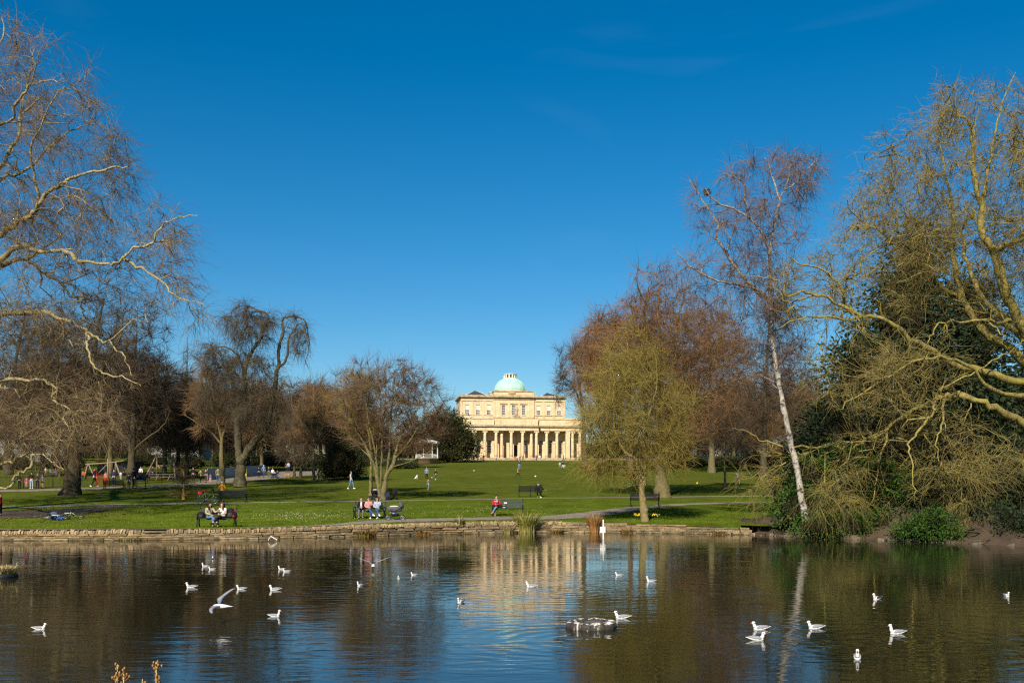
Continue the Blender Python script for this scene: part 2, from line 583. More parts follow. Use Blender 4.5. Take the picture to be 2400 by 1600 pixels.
# columns
def column_mesh():
    b = MB()
    h = bz(1046) - .66 - .22
    prof = [(.40 - .06 * (t ** 1.6), .22 + h * t) for t in np.linspace(0, 1, 9)]
    b.lathe(prof, 20)
    return b.mesh('column_shaft', M_STONE)
def base_mesh():
    b = MB()
    b.lathe([(.52, .0), (.52, .06), (.54, .10), (.47, .15), (.43, .18), (.40, .22)], 20)
    return b.mesh('column_base', M_STONE)
def capital_mesh():
    b = MB()
    z0 = bz(1046) - .66
    b.box((0, 0, z0 + .40), (1.06, .92, .09))
    b.box((0, 0, z0 + .30), (.92, .80, .12))
    b.lathe([(.345, -.02), (.40, .05), (.42, .12), (.40, .24)], 16, (0, 0, z0))
    for sx in (-1, 1):           # scrolls
        M = Matrix.Translation((sx * .44, 0, z0 + .17)) @ Matrix.Rotation(R(90), 4, 'X')
        b.lathe([(.05, -.43), (.17, -.42), (.19, -.36), (.15, 0), (.19, .36), (.17, .42), (.05, .43)], 12, M=M)
    return b.mesh('column_capital', M_STONE)
cm, bm_, km = column_mesh(), base_mesh(), capital_mesh()
for u, d in ((430, .8), (555, .8), (708, .8), (865, 0), (945, .75), (1080, 0), (1240, 0), (1365, .75), (1437, 0), (1583, .8), (1730, .8), (1955, .8), (2060, .8)):
    o = link('column', cm, pump, (bx_(u, d), d + .55, .66))
    link('base', bm_, o); link('capital', km, o)
b, done = bpart('pier', M_STONE); slab(b, 1853, 1912, 1018, 1405, .9, 1.9); done()
# entablature: side wings and the projecting middle bay
for u0, u1, d in ((395, 842, .8), (1463, 2130, .8), (842, 1463, 0)):
    b, done = bpart('architrave', M_STONE); slab(b, u0, u1, 962, 1017, d + .05, d + 1.15, d); done()
    b, done = bpart('cornice', M_STONE_D); slab(b, u0 - 8, u1 + 8, 938, 962, d - .35, d + 1.3, d); slab(b, u0 - 4, u1 + 4, 950, 961.5, d - .2, d + 1.2, d); done()
    b, done = bpart('parapet', M_STONE); slab(b, u0 + 6, u1 - 6, 862 if d else 846, 938, d + .12, d + .62, d); done()
    b, done = bpart('parapet_coping', M_STONE_D); slab(b, u0, u1, (862 if d else 846) - 8, 862 if d else 846, d + .04, d + .7, d); done()
b, done = bpart('portico_ceiling', M_STONE); slab(b, 400, 2120, 1000, 1016, 1.15, 4.0, .8); done()
b, done = bpart('portico_roof', M_SLATE); slab(b, 400, 2120, 880, 900, 1.2, 4.2, .8); done()
# inner wall of the portico, with real openings between piers of wall
D = 3.9
open_ = [(470, 545, 0), (592, 650, 0), (742, 800, 0), (985, 1040, 1), (1112, 1172, 2), (1258, 1300, 0), (1470, 1520, 0), (1612, 1660, 0), (1762, 1810, 0), (1900, 1950, 0)]
prev = 395
for (a, c, kind) in open_:
    b, done = bpart('wall', M_STONE)
    slab(b, prev, a, 1000, 1405, D, D + .5); done()
    top = {0: 1155, 1: 1155, 2: 1225}[kind]
    b, done = bpart('wall', M_STONE)
    slab(b, a, c, 1000, top, D + .003, D + .5)
    if kind == 0: slab(b, a, c, 1330, 1405, D + .003, D + .5)
    done()
    fr = MB(); z0, z1 = bz(1330 if kind == 0 else 1404, D), bz(top, D)
    x0, x1 = bx_(a, D), bx_(c, D)
    yy = D + .28
    for x in np.linspace(x0, x1, 4): fr.box((x, yy, (z0 + z1) / 2), (.07, .08, z1 - z0))
    for z in np.linspace(z0, z1, 6 if kind == 0 else 5): fr.box(((x0 + x1) / 2, yy + .004, z), (x1 - x0, .07, .06))
    nm = 'window' if kind != 2 else 'door'
    f = fr.obj(nm, M_WHITE if kind != 2 else M_DARKWOOD, pump)
    pb = MB(); pb.box(((x0 + x1) / 2, yy + .05, (z0 + z1) / 2), (x1 - x0, .02, z1 - z0))
    pb.obj('pane', M_GLASS if kind != 1 else M_BLIND, f)
    if kind == 0:
        sb = MB(); sb.box(((x0 + x1) / 2, D - .06, z0 - .06), (x1 - x0 + .16, .24, .12)); sb.obj('sill', M_STONE_D, f)
    prev = c
b, done = bpart('wall', M_STONE); slab(b, prev, 2120, 1000, 1405, D, D + .5); done()
b, done = bpart('wall', M_STONE); b.box((bx_(405, 2), 2.6, 3.9), (.6, 2.4, 6.6)); done()
# low plinths between the columns, catching the light
for u in (665, 815, 1028, 1187, 1318, 1535, 1675, 1825):
    b, done = bpart('pedestal', M_STONE)
    slab(b, u - 22, u + 22, 1198, 1404, D - .32, D - .003); slab(b, u - 26, u + 26, 1188, 1198, D - .38, D - .003)
    done()
# upper storey
D2 = 4.4
def wall_with_windows(u0, u1, d, wins, vt, vb, thick=.5):
    """upper wall in pieces round its windows"""
    prev = u0
    b, done = bpart('upper_wall', M_STONE)
    for (c, w) in wins:
        slab(b, prev, c - w, vt, vb, d, d + thick)
        slab(b, c - w, c + w, vt, 660, d + .003, d + thick)
        slab(b, c - w, c + w, 797, vb, d + .003, d + thick)
        prev = c + w
    slab(b, prev, u1, vt, vb, d, d + thick)
    done()
    for i, (c, w) in enumerate(wins):
        z0, z1 = bz(797, d), bz(660, d); x0, x1 = bx_(c - w, d), bx_(c + w, d)
        yy = d + .14
        fr = MB()
        for x in np.linspace(x0 + .04, x1 - .04, 4): fr.box((x, yy, (z0 + z1) / 2), (.06, .08, z1 - z0))
        for z in np.linspace(z0 + .04, z1 - .04, 5): fr.box(((x0 + x1) / 2, yy + .004, z), (x1 - x0, .07, .07))
        f = fr.obj('window', M_WHITE, pump)
        zm = z0 + (z1 - z0) * (.5 if abs(c - 1110) > 250 else .97)
        pb = MB(); pb.box(((x0 + x1) / 2, yy + .05, (z0 + zm) / 2), (x1 - x0, .02, zm - z0)); pb.obj('pane', M_GLASS, f)
        bb = MB(); bb.box(((x0 + x1) / 2, yy + .05, (z1 + zm) / 2 + .01), (x1 - x0, .02, z1 - zm)); bb.obj('blind', M_BLIND, f)
        sb = MB(); sb.box(((x0 + x1) / 2, d - .05, z0 - .05), (x1 - x0 + .18, .24, .10)); sb.obj('sill', M_STONE, f)
    for (c, w) in wins:          # shallow pilaster strips between windows
        pass
wall_with_windows(370, 822, D2, [(457, 27), (608, 27), (760, 27)], 560, 838)
wall_with_windows(822, 1400, D2 - .25, [(970, 26), (1113, 26), (1252, 26)], 560, 838)
wall_with_windows(1400, 1843, D2, [(1462, 27), (1610, 27), (1757, 27)], 560, 838)
for u in (375, 532, 685, 1535, 1683, 1825):
    b, done = bpart('pilaster', M_STONE); slab(b, u - 16, u + 16, 600, 830, D2 - .09, D2 + .1); done()
for u in (835, 905, 1040, 1183, 1318, 1390):
    b, done = bpart('pilaster', M_STONE); slab(b, u - 14, u + 14, 600, 830, D2 - .36, D2 - .1); done()
b, done = bpart('stringcourse', M_STONE_D)
slab(b, 365, 1848, 800, 806, D2 - .13, D2 + .2); slab(b, 365, 818, 600, 607, D2 - .13, D2 + .2); slab(b, 1404, 1848, 600, 607, D2 - .13, D2 + .2)
slab(b, 820, 1402, 575, 583, D2 - .4, D2 + .2)
for c in (970, 1113, 1252): slab(b, c - 52, c + 52, 632, 645, D2 - .45, D2 - .1)
done()
b, done = bpart('upper_wall', M_STONE)                      # returning side walls and back
xL, xR = bx_(370, D2), bx_(1843, D2)
zt, zb = bz(560, D2), bz(838, D2)
b.box((xL + .25, D2 + 6.5, (zt + zb) / 2), (.5, 11.9, zt - zb)); b.box((xR - .25, D2 + 6.5, (zt + zb) / 2), (.5, 11.9, zt - zb))
b.box(((xL + xR) / 2, D2 + 12.7, (zt) / 2 + .4), (xR - xL, .5, zt)); b.box((xL + .25, D2 + 6.5, 4.8), (.5, 11.9, 8)); b.box((xR - .25, D2 + 6.5, 4.8), (.5, 11.9, 8))
done()
b, done = bpart('upper_cornice', M_STONE_D)
w, zc = xR - xL, bz(545, D2)
b.box(((xL + xR) / 2, D2 + 6.25, zc), (w + .9, 13.6, .30)); b.box(((xL + xR) / 2, D2 + 6.25, zc + .28), (w + .3, 13.0, .30))
x0, x1 = bx_(815, D2), bx_(1405, D2)
b.box(((x0 + x1) / 2, D2 + 1.5, zc + .02), (x1 - x0, 4.6, .34))
done()
b, done = bpart('attic', M_STONE)
slab(b, 830, 1395, 470, 540, D2 - .1, D2 + 6); done()
b, done = bpart('attic_coping', M_STONE_D); slab(b, 825, 1400, 455, 470, D2 - .25, D2 + 6.1); slab(b, 832, 1393, 505, 509, D2 - .14, D2 + 1); done()
for u, r in ((785, 1), (1410, 1)):
    b, done = bpart('chimney', M_STONE_D); slab(b, u - 16, u + 30 if u < 1000 else u + 14, 485, 545, D2 + 3, D2 + 4.4); done()
    b, done = bpart('chimney_cap', M_COPPER); slab(b, u - 18, u + 32 if u < 1000 else u + 16, 476, 485, D2 + 2.9, D2 + 4.5); done()
def hip(u0, u1, ua, va):
    d = D2 + 4
    xa, xb, xc = bx_(u0, d), bx_(u1, d), bx_(ua, d)
    z0, z1 = bz(540, d), bz(va, d)
    b, done = bpart('roof', M_SLATE)
    b.add([(xa, D2 + .8, z0), (xb, D2 + .8, z0), (xb, D2 + 8, z0), (xa, D2 + 8, z0), (xc, D2 + 4, z1)], [(0, 1, 4), (1, 2, 4), (2, 3, 4), (3, 0, 4), (3, 2, 1, 0)])
    o = done()
    e = MB()
    for c in ((xa, D2 + .8), (xb, D2 + .8)): e.tube([(c[0], c[1], z0 + .03), (xc, D2 + 4, z1 + .04)], .07, 5)
    e.obj('ridge', M_COPPER, o)
hip(425, 718, 572, 462); hip(1470, 1740, 1592, 478)
# dome and lantern
DD = 8.2
xc = bx_(1060, DD); zb = bz(462, DD); rad = 220 * .01734 * (244 + DD) / 244
htop = bz(288, DD) - zb
b, done = bpart('dome_drum', M_STONE); b.lathe([(rad + .1, -1.2), (rad + .1, .0), (rad + .02, .05)], 40, (xc, DD, zb)); done()
b, done = bpart('dome', M_COPPER)
rl = 92 * .01734 * 1.034
prof = []
for t in np.linspace(0, 1, 14):
    a = t * math.acos(rl / rad)
    prof.append((rad * math.cos(a), htop * math.sin(a) / math.sin(math.acos(rl / rad))))
b.lathe(prof, 48, (xc, DD, zb))
dome = done()
rb = MB()
for k in range(24):
    a = 2 * math.pi * k / 24
    rb.tube([(xc + (r + .02) * math.cos(a), DD + (r + .02) * math.sin(a), zb + z) for r, z in prof], .045, 4)
rb.obj('rib', M_COPPER, dome)
z_lan = zb + htop
b, done = bpart('lantern', M_CREAM)
hl = bz(222, DD) - z_lan
b.lathe([(rl + .03, -.05), (rl + .03, .15)], 24, (xc, DD, z_lan))
for k in range(12):
    a = 2 * math.pi * (k + .5) / 12
    M = Matrix.Translation((xc, DD, z_lan)) @ Matrix.Rotation(a, 4, 'Z')
    b.box((rl * .93, 0, hl * .47), (.2, .36, hl * .75), M)
b.lathe([(rl * .95, hl * .78), (rl * 1.0, hl * .82), (rl * 1.06, hl * .9), (rl * 1.1, hl * .98), (rl * 1.05, hl), (.5, hl * 1.02)], 24, (xc, DD, z_lan))
lan = done()
b = MB(); b.lathe([(rl * .80, .1), (rl * .80, hl * .82)], 24, (xc, DD, z_lan)); b.obj('pane', M_GLASS, lan)
b = MB(); b.lathe([(.6, hl * 1.02), (.45, hl * 1.10), (.12, hl * 1.16), (.06, hl * 1.22), (.0, hl * 1.24)], 16, (xc, DD, z_lan)); b.obj('finial', M_COPPER, lan)
# statue on the parapet
sx, sd = bx_(1157, .3), .3
zs = bz(845) - .05
b, done = bpart('statue', M_STONE_D)
b.box((sx, sd + .1, zs + .20), (2.3, .7, .38)); b.box((sx, sd + .1, zs + .52), (1.3, .62, .28)); b.box((sx, sd + .1, zs + .78), (.72, .6, .26))
h = zs + .9
b.lathe([(.30, 0), (.33, .3), (.29, .7), (.24, 1.0), (.27, 1.25), (.30, 1.45), (.22, 1.62), (.09, 1.7), (.08, 1.76), (.13, 1.82), (.145, 1.94), (.11, 2.06), (.0, 2.1)], 10, (sx, sd + .1, h))
b.tube([(sx - .28, sd + .1, h + 1.5), (sx - .40, sd, h + 1.2), (sx - .22, sd - .2, h + 1.0)], [.09, .08, .06], 6)
b.tube([(sx + .28, sd + .1, h + 1.5), (sx + .37, sd + .1, h + 1.15), (sx + .33, sd, h + .85)], [.09, .08, .06], 6)
done()
b, done = bpart('parapet', M_STONE); slab(b, 420, 2100, 838, 880, D2 - 1.0, D2 - .6); done()

# ------------------------------------------------------------------ retaining wall along the lake
M_WALL = mat('limestone_wall', (.31, .23, .125), .95, 3.0, .5, (.12, .085, .045), .6, 14, obj_random=.38)
_nt = M_WALL.node_tree                      # algae and wet stain along the water line
_b = _nt.nodes['Principled BSDF']
_old = _b.inputs['Base Color'].links[0].from_socket
_g = _nt.nodes.new('ShaderNodeNewGeometry'); _s = _nt.nodes.new('ShaderNodeSeparateXYZ'); _nt.links.new(_g.outputs['Position'], _s.inputs[0])
_n = nz(_nt, 2.2, 4, .7, _g.outputs['Position'])
_a = _nt.nodes.new('ShaderNodeMath'); _a.operation = 'MULTIPLY_ADD'; _a.inputs[1].default_value = .34; _a.inputs[2].default_value = -.10
_nt.links.new(_n.outputs['Fac'], _a.inputs[0])
_d = _nt.nodes.new('ShaderNodeMath'); _d.operation = 'SUBTRACT'; _nt.links.new(_a.outputs[0], _d.inputs[0]); _nt.links.new(_s.outputs['Z'], _d.inputs[1])
_r = ramp(_nt, _d.outputs[0], [(.0, (0, 0, 0)), (.06, (.85, .85, .85))])
_nt.links.new(mixc(_nt, _r.outputs[0], _old, (.040, .038, .016)), _b.inputs['Base Color'])
M_COPE = mat('coping_limestone', (.43, .315, .165), .95, 4.0, .5, (.17, .12, .06), .6, 14, obj_random=.38)
M_MORTAR = mat('wall_core', (.17, .13, .078), 1, 2, .5, (.07, .055, .035), .5, 8)
rw = thing('stone_wall', 'low honey coloured stone wall with rough upright coping stones along the far edge of the lake', 'wall', (0, 0, 0))
WX = np.array([p[0] for p in WALL]); WY = np.array([p[1] for p in WALL])
def wall_at(px):
    """point on the foot of the wall under image column px, with its tangent angle"""
    Y = 52.0
    for _ in range(8):
        x = (px - 1200) / F * Y
        Y = float(np.interp(x, WX, WY))
    x = (px - 1200) / F * Y
    dy = float(np.interp(x + .3, WX, WY)) - float(np.interp(x - .3, WX, WY))
    return x, Y, math.atan2(dy, .6)
core = MB()
xs = np.arange(-700, 1741, 30)
vs, fs = [], []
for px in xs:
    x, y, a = wall_at(px); zt = wall_top(px) - (.15 if px < 1335 else .05)
    vs += [(x, y + .10, -.4), (x, y + .12, zt), (x, y + .5, zt)]
for i in range(len(xs) - 1):
    for j in range(2): fs.append((3 * i + j, 3 * i + 3 + j, 3 * i + 4 + j, 3 * i + 1 + j))
core.add(vs, fs); core.obj('core', M_MORTAR, rw)
rg = random.Random(11)
def stone_mesh(seed, jag=.06, n=2):
    r = random.Random(seed)
    b = MB()
    pts = []
    for z in (-.5, .5):
        for (x, y) in ((-.5, -.5), (0, -.56), (.5, -.5), (.5, .5), (-.5, .5)):
            pts.append((x + r.uniform(-jag, jag), y + r.uniform(-jag, jag) * 1.4, z + r.uniform(-jag, jag)))
    b.add(pts, [(4, 3, 2, 1, 0), (5, 6, 7, 8, 9), (0, 1, 6, 5), (1, 2, 7, 6), (2, 3, 8, 7), (3, 4, 9, 8), (4, 0, 5, 9)])
    return b
blocks = [stone_mesh(s, .045).mesh('wall_stone', M_WALL) for s in range(14)]
def cope_mesh(seed):
    r = random.Random(seed)
    b = MB()
    n = 6
    prof = []
    for i in range(n):
        a = math.pi * i / (n - 1)
        prof.append((-.5 * math.cos(a) + r.uniform(-.05, .05), -.5 + 1.0 * math.sin(a) ** .6 * r.uniform(.85, 1.05)))
    # outline in the y/z plane, thickness along x
    prof = [(-.5, -.5)] + prof[1:-1] + [(.5, -.5)]
    vs = [(-.5 + r.uniform(-.08, .08), y, z) for y, z in prof] + [(.5 + r.uniform(-.08, .08), y * .95, z * .97) for y, z in prof]
    k = len(prof)
    b.add(vs, [tuple(range(k)), tuple(range(2 * k - 1, k - 1, -1))] + [(i, k + i, k + (i + 1) % k, (i + 1) % k) for i in range(k)])
    return b.mesh('coping_stone', M_COPE)
copes = [cope_mesh(s) for s in range(12)]
px = -30.0
while px < 1330:
    x, y, a = wall_at(px)
    ppm = F / y
    w = rg.uniform(.088, .13)
    if 335 < px < 385:
        o = link('coping_stone', blocks[3], rw, (x + .15, y + .24, wall_top(px) - .13)); o.scale = (.34, .44, .07); o.rotation_euler = (0, 0, a)
        px += .36 * ppm; continue
    h = rg.uniform(.155, .225)
    o = link('coping_stone', rg.choice(copes), rw, (x, y + .20, wall_top(px) - .21 + h / 2 + rg.uniform(-.015, .02)))
    o.scale = (w * .80, rg.uniform(.32, .44), h)
    o.rotation_euler = (rg.uniform(-.06, .06), rg.choice((1, 1, 1, -.3)) * rg.uniform(.0, .38), a + rg.uniform(-.12, .12))
    px += (w + .012) * ppm
def course(px0, px1, z0, z1, wmin, wmax):
    px = px0
    while px < px1:
        x, y, a = wall_at(px); ppm = F / y
        w = rg.uniform(wmin, wmax)
        x, y, a = wall_at(px + w * ppm / 2)
        h = z1 - z0
        o = link('wall_stone', rg.choice(blocks), rw, (x, y + .19 + rg.uniform(-.03, .035), (z0 + z1) / 2 + rg.uniform(-.012, .012)))
        o.scale = (w - .018, .32, h - rg.uniform(.008, .02)); o.rotation_euler = (rg.uniform(-.04, .04), rg.uniform(-.02, .02), a + rg.uniform(-.03, .03))
        px += w * ppm
course(-30, 760, .215, .33, .45, 1.0)
course(760, 1325, .245, .37, .45, 1.0)
course(760, 1325, .372, .49, .45, 1.0)
course(-30, 1325, .115, .213, .5, 1.2)
course(-30, 1740, -.12, .112, .6, 1.3)
course(1325, 1750, .114, .27, .22, .62)
course(1325, 1560, .272, .41, .3, .8)
course(1325, 1470, .412, .56, .35, .8)
course(1560, 1750, .272, .375, .5, 1.0)
course(1470, 1600, .412, .49, .5, 1.1)

# ------------------------------------------------------------------ far houses
M_STUCCO = mat('cream_stucco', (.36, .31, .22), .85, .4, .25)
M_STUCCO_W = mat('white_stucco', (.25, .24, .22), .85, .4, .25)
def house(px0, px1, pytop, Y, name, label, m, nx, ny, depth_=9, chim=(), roof_h=1.6):
    a, c = W(px0, pytop, Y), W(px1, pytop, Y)
    h = a[2] - zl(Y); w = c[0] - a[0]
    t = thing(name, label, 'house', ((a[0] + c[0]) / 2, Y, zl(Y)), 0)
    b = MB()
    # front wall in strips around openings
    ww, wh = w / nx * .30, (h - 1.0) / ny * .52
    cols = [-w / 2 + w * (i + .5) / nx for i in range(nx)]
    rows = [.9 + (h - 1.2) * (j + .5) / ny for j in range(ny)]
    xe = [-w / 2]
    for x in cols: xe += [x - ww / 2, x + ww / 2]
    xe.append(w / 2)
    for i in range(0, len(xe) - 1):
        x0, x1 = xe[i], xe[i + 1]
        if i % 2 == 0:
            b.box(((x0 + x1) / 2, .2, h / 2), (x1 - x0, .4, h))
        else:
            zs = [0]
            for z in rows: zs += [z - wh / 2, z + wh / 2]
            zs.append(h)
            for k in range(0, len(zs) - 1, 2):
                b.box(((x0 + x1) / 2, .203, (zs[k] + zs[k + 1]) / 2), (x1 - x0, .4, zs[k + 1] - zs[k]))
    b.box((0, depth_, h / 2), (w, .4, h)); b.box((-w / 2 + .2, depth_ / 2 + .2, h / 2), (.4, depth_ - .5, h)); b.box((w / 2 - .2, depth_ / 2 + .2, h / 2), (.4, depth_ - .5, h))
    b.obj('wall', m, t)
    for x in cols:
        for z in rows:
            f = MB()
            for dx in (-ww / 2 + .05, 0, ww / 2 - .05): f.box((x + dx, .26, z), (.07, .08, wh))
            for dz in (-wh / 2 + .05, 0, wh / 2 - .05): f.box((x, .264, z + dz), (ww, .07, .08))
            fo = f.obj('window', M_WHITE, t)
            p = MB(); p.box((x, .31, z), (ww, .02, wh)); p.obj('pane', M_GLASS, fo)
    b = MB(); b.box((0, depth_ / 2, h + .12), (w + .7, depth_ + .9, .24)); b.box((0, depth_ / 2, h + .42), (w + .1, depth_ + .3, .36)); b.obj('cornice', M_WHITE, t)
    b = MB(); z0 = h + .6
    b.add([(-w / 2, .2, z0), (w / 2, .2, z0), (w / 2, depth_, z0), (-w / 2, depth_, z0), (-w / 2 + 3, depth_ / 2, z0 + roof_h), (w / 2 - 3, depth_ / 2, z0 + roof_h)],
          [(0, 1, 5, 4), (1, 2, 5), (2, 3, 4, 5), (3, 0, 4), (3, 2, 1, 0)])
    rf = b.obj('roof', M_SLATE, t)
    for x in chim:
        c = MB(); c.box((x, depth_ / 2, z0 + roof_h + .1), (1.3, .9, 2.6)); c.box((x, depth_ / 2, z0 + roof_h + 1.5), (1.5, 1.05, .2))
        for k in (-.4, 0, .4): c.lathe([(.15, 0), (.12, .6)], 8, (x + k, depth_ / 2, z0 + roof_h + 1.6))
        c.obj('chimney', m, rf)
    return t
house(600, 762, 986, 225, 'terrace_house', 'long cream stucco house with a white cornice and two chimneys behind bare trees', M_STUCCO, 7, 2, 10, (-6.2, 4.4), 2.0)
house(-60, 150, 965, 235, 'terrace_house', 'tall pale stucco house glimpsed through the drooping branches behind the playground', M_STUCCO_W, 7, 3, 10, (-5, 6))
house(345, 470, 985, 240, 'terrace_house', 'pale grey stucco house glimpsed behind the thin spire shaped bare tree', M_STUCCO_W, 5, 2, 10, (3,))
house(1640, 1800, 955, 215, 'terrace_house', 'white stucco house glimpsed through the thicket behind the leaning birch', M_STUCCO_W, 6, 3, 10, (-4, 4))

# ------------------------------------------------------------------ bandstand
bs = thing('bandstand', 'white open bandstand on a brick base beside the dark rounded yew', 'bandstand', G(1000, 1086), .2)
M_BRICK = mat('pale_brick', (.35, .25, .15), .9, 3, .4)
b = MB(); b.lathe([(2.5, 0), (2.5, .95), (2.62, .97), (2.62, 1.1)], 8); b.obj('plinth', M_BRICK, bs)
post = MB(); post.lathe([(.12, 1.1), (.09, 1.3), (.07, 4.1), (.12, 4.25)], 8); pm = post.mesh('post', M_WHITE)
for k in range(8):
    a = 2 * math.pi * (k + .5) / 8
    link('post', pm, bs, (2.4 * math.cos(a), 2.4 * math.sin(a), 0))
    a2 = 2 * math.pi * (k + 1.5) / 8
    p, q = Vector((2.4 * math.cos(a), 2.4 * math.sin(a), 0)), Vector((2.4 * math.cos(a2), 2.4 * math.sin(a2), 0))
    b = MB()
    for z in (1.25, 1.95): b.tube([p + Vector((0, 0, z)), q + Vector((0, 0, z))], .035, 5)
    for t in np.linspace(.08, .92, 11): b.tube([p.lerp(q, t) + Vector((0, 0, 1.25)), p.lerp(q, t) + Vector((0, 0, 1.95))], .022, 4)
    b.obj('railing', M_WHITE, bs)
b = MB(); b.lathe([(2.75, 4.2), (2.8, 4.25), (2.8, 4.62), (2.6, 4.66), (1.5, 4.95), (.3, 5.2), (.1, 5.5), (0, 5.52)], 8, smooth=False); b.obj('roof', M_WHITE, bs)
# ------------------------------------------------------------------ trees
def bark_mat(name, trunk, limb, twig, lichen=None, patch=None, bump=.5):
    """bark: tone by the age of the wood (0 trunk .. 1 newest twigs), mottled; lichen tints limbs"""
    m = bpy.data.materials.new(name)
    m.use_nodes = True
    nt = m.node_tree
    b = nt.nodes['Principled BSDF']
    b.inputs['Roughness'].default_value = .9
    b.inputs['Specular IOR Level'].default_value = .12
    at = nt.nodes.new('ShaderNodeAttribute'); at.attribute_name = 'age'
    rp = ramp(nt, at.outputs['Fac'], [(.0, trunk), (.25, limb), (.62, tuple((a + c) / 2 for a, c in zip(limb, twig))), (.95, twig)])
    tc = nt.nodes.new('ShaderNodeTexCoord')
    o = tc.outputs['Object']
    c = rp.outputs[0]
    if lichen:
        f = ramp(nt, nz(nt, 1.7, 5, .75, o, .6).outputs['Fac'], [(.44, (0, 0, 0)), (.60, (1, 1, 1))])
        lim = ramp(nt, at.outputs['Fac'], [(.0, (.55,) * 3), (.5, (.7,) * 3), (.9, (.05,) * 3)])
        c = mixc(nt, mixc(nt, 1.0, f.outputs[0], lim.outputs[0], 'MULTIPLY'), c, lichen)
    if patch:
        f = ramp(nt, nz(nt, 3.0, 5, .75, o, .8).outputs['Fac'], [(.51, (0, 0, 0)), (.60, (1, 1, 1))])
        lim = ramp(nt, at.outputs['Fac'], [(.0, (1,) * 3), (.35, (1,) * 3), (.6, (.0,) * 3)])
        c = mixc(nt, mixc(nt, 1.0, f.outputs[0], lim.outputs[0], 'MULTIPLY'), c, patch)
    v = ramp(nt, nz(nt, 5.0, 4, .7, o).outputs['Fac'], [(.3, (.55,) * 3), (.7, (1.2,) * 3)])
    c = mixc(nt, .8, c, v.outputs[0], 'MULTIPLY')
    nt.links.new(c, b.inputs['Base Color'])
    bp = nt.nodes.new('ShaderNodeBump')
    bp.inputs['Strength'].default_value = min(1, bump * 1.8)
    bp.inputs['Distance'].default_value = .08
    mp = nt.nodes.new('ShaderNodeMapping'); mp.inputs['Scale'].default_value = (9, 9, 2.5)
    nt.links.new(o, mp.inputs['Vector'])
    nt.links.new(nz(nt, 1, 4, .7, mp.outputs[0]).outputs['Fac'], bp.inputs['Height'])
    nt.links.new(bp.outputs[0], b.inputs['Normal'])
    return m

def unit(a):
    return a / np.maximum(np.linalg.norm(a, axis=-1, keepdims=True), 1e-9)

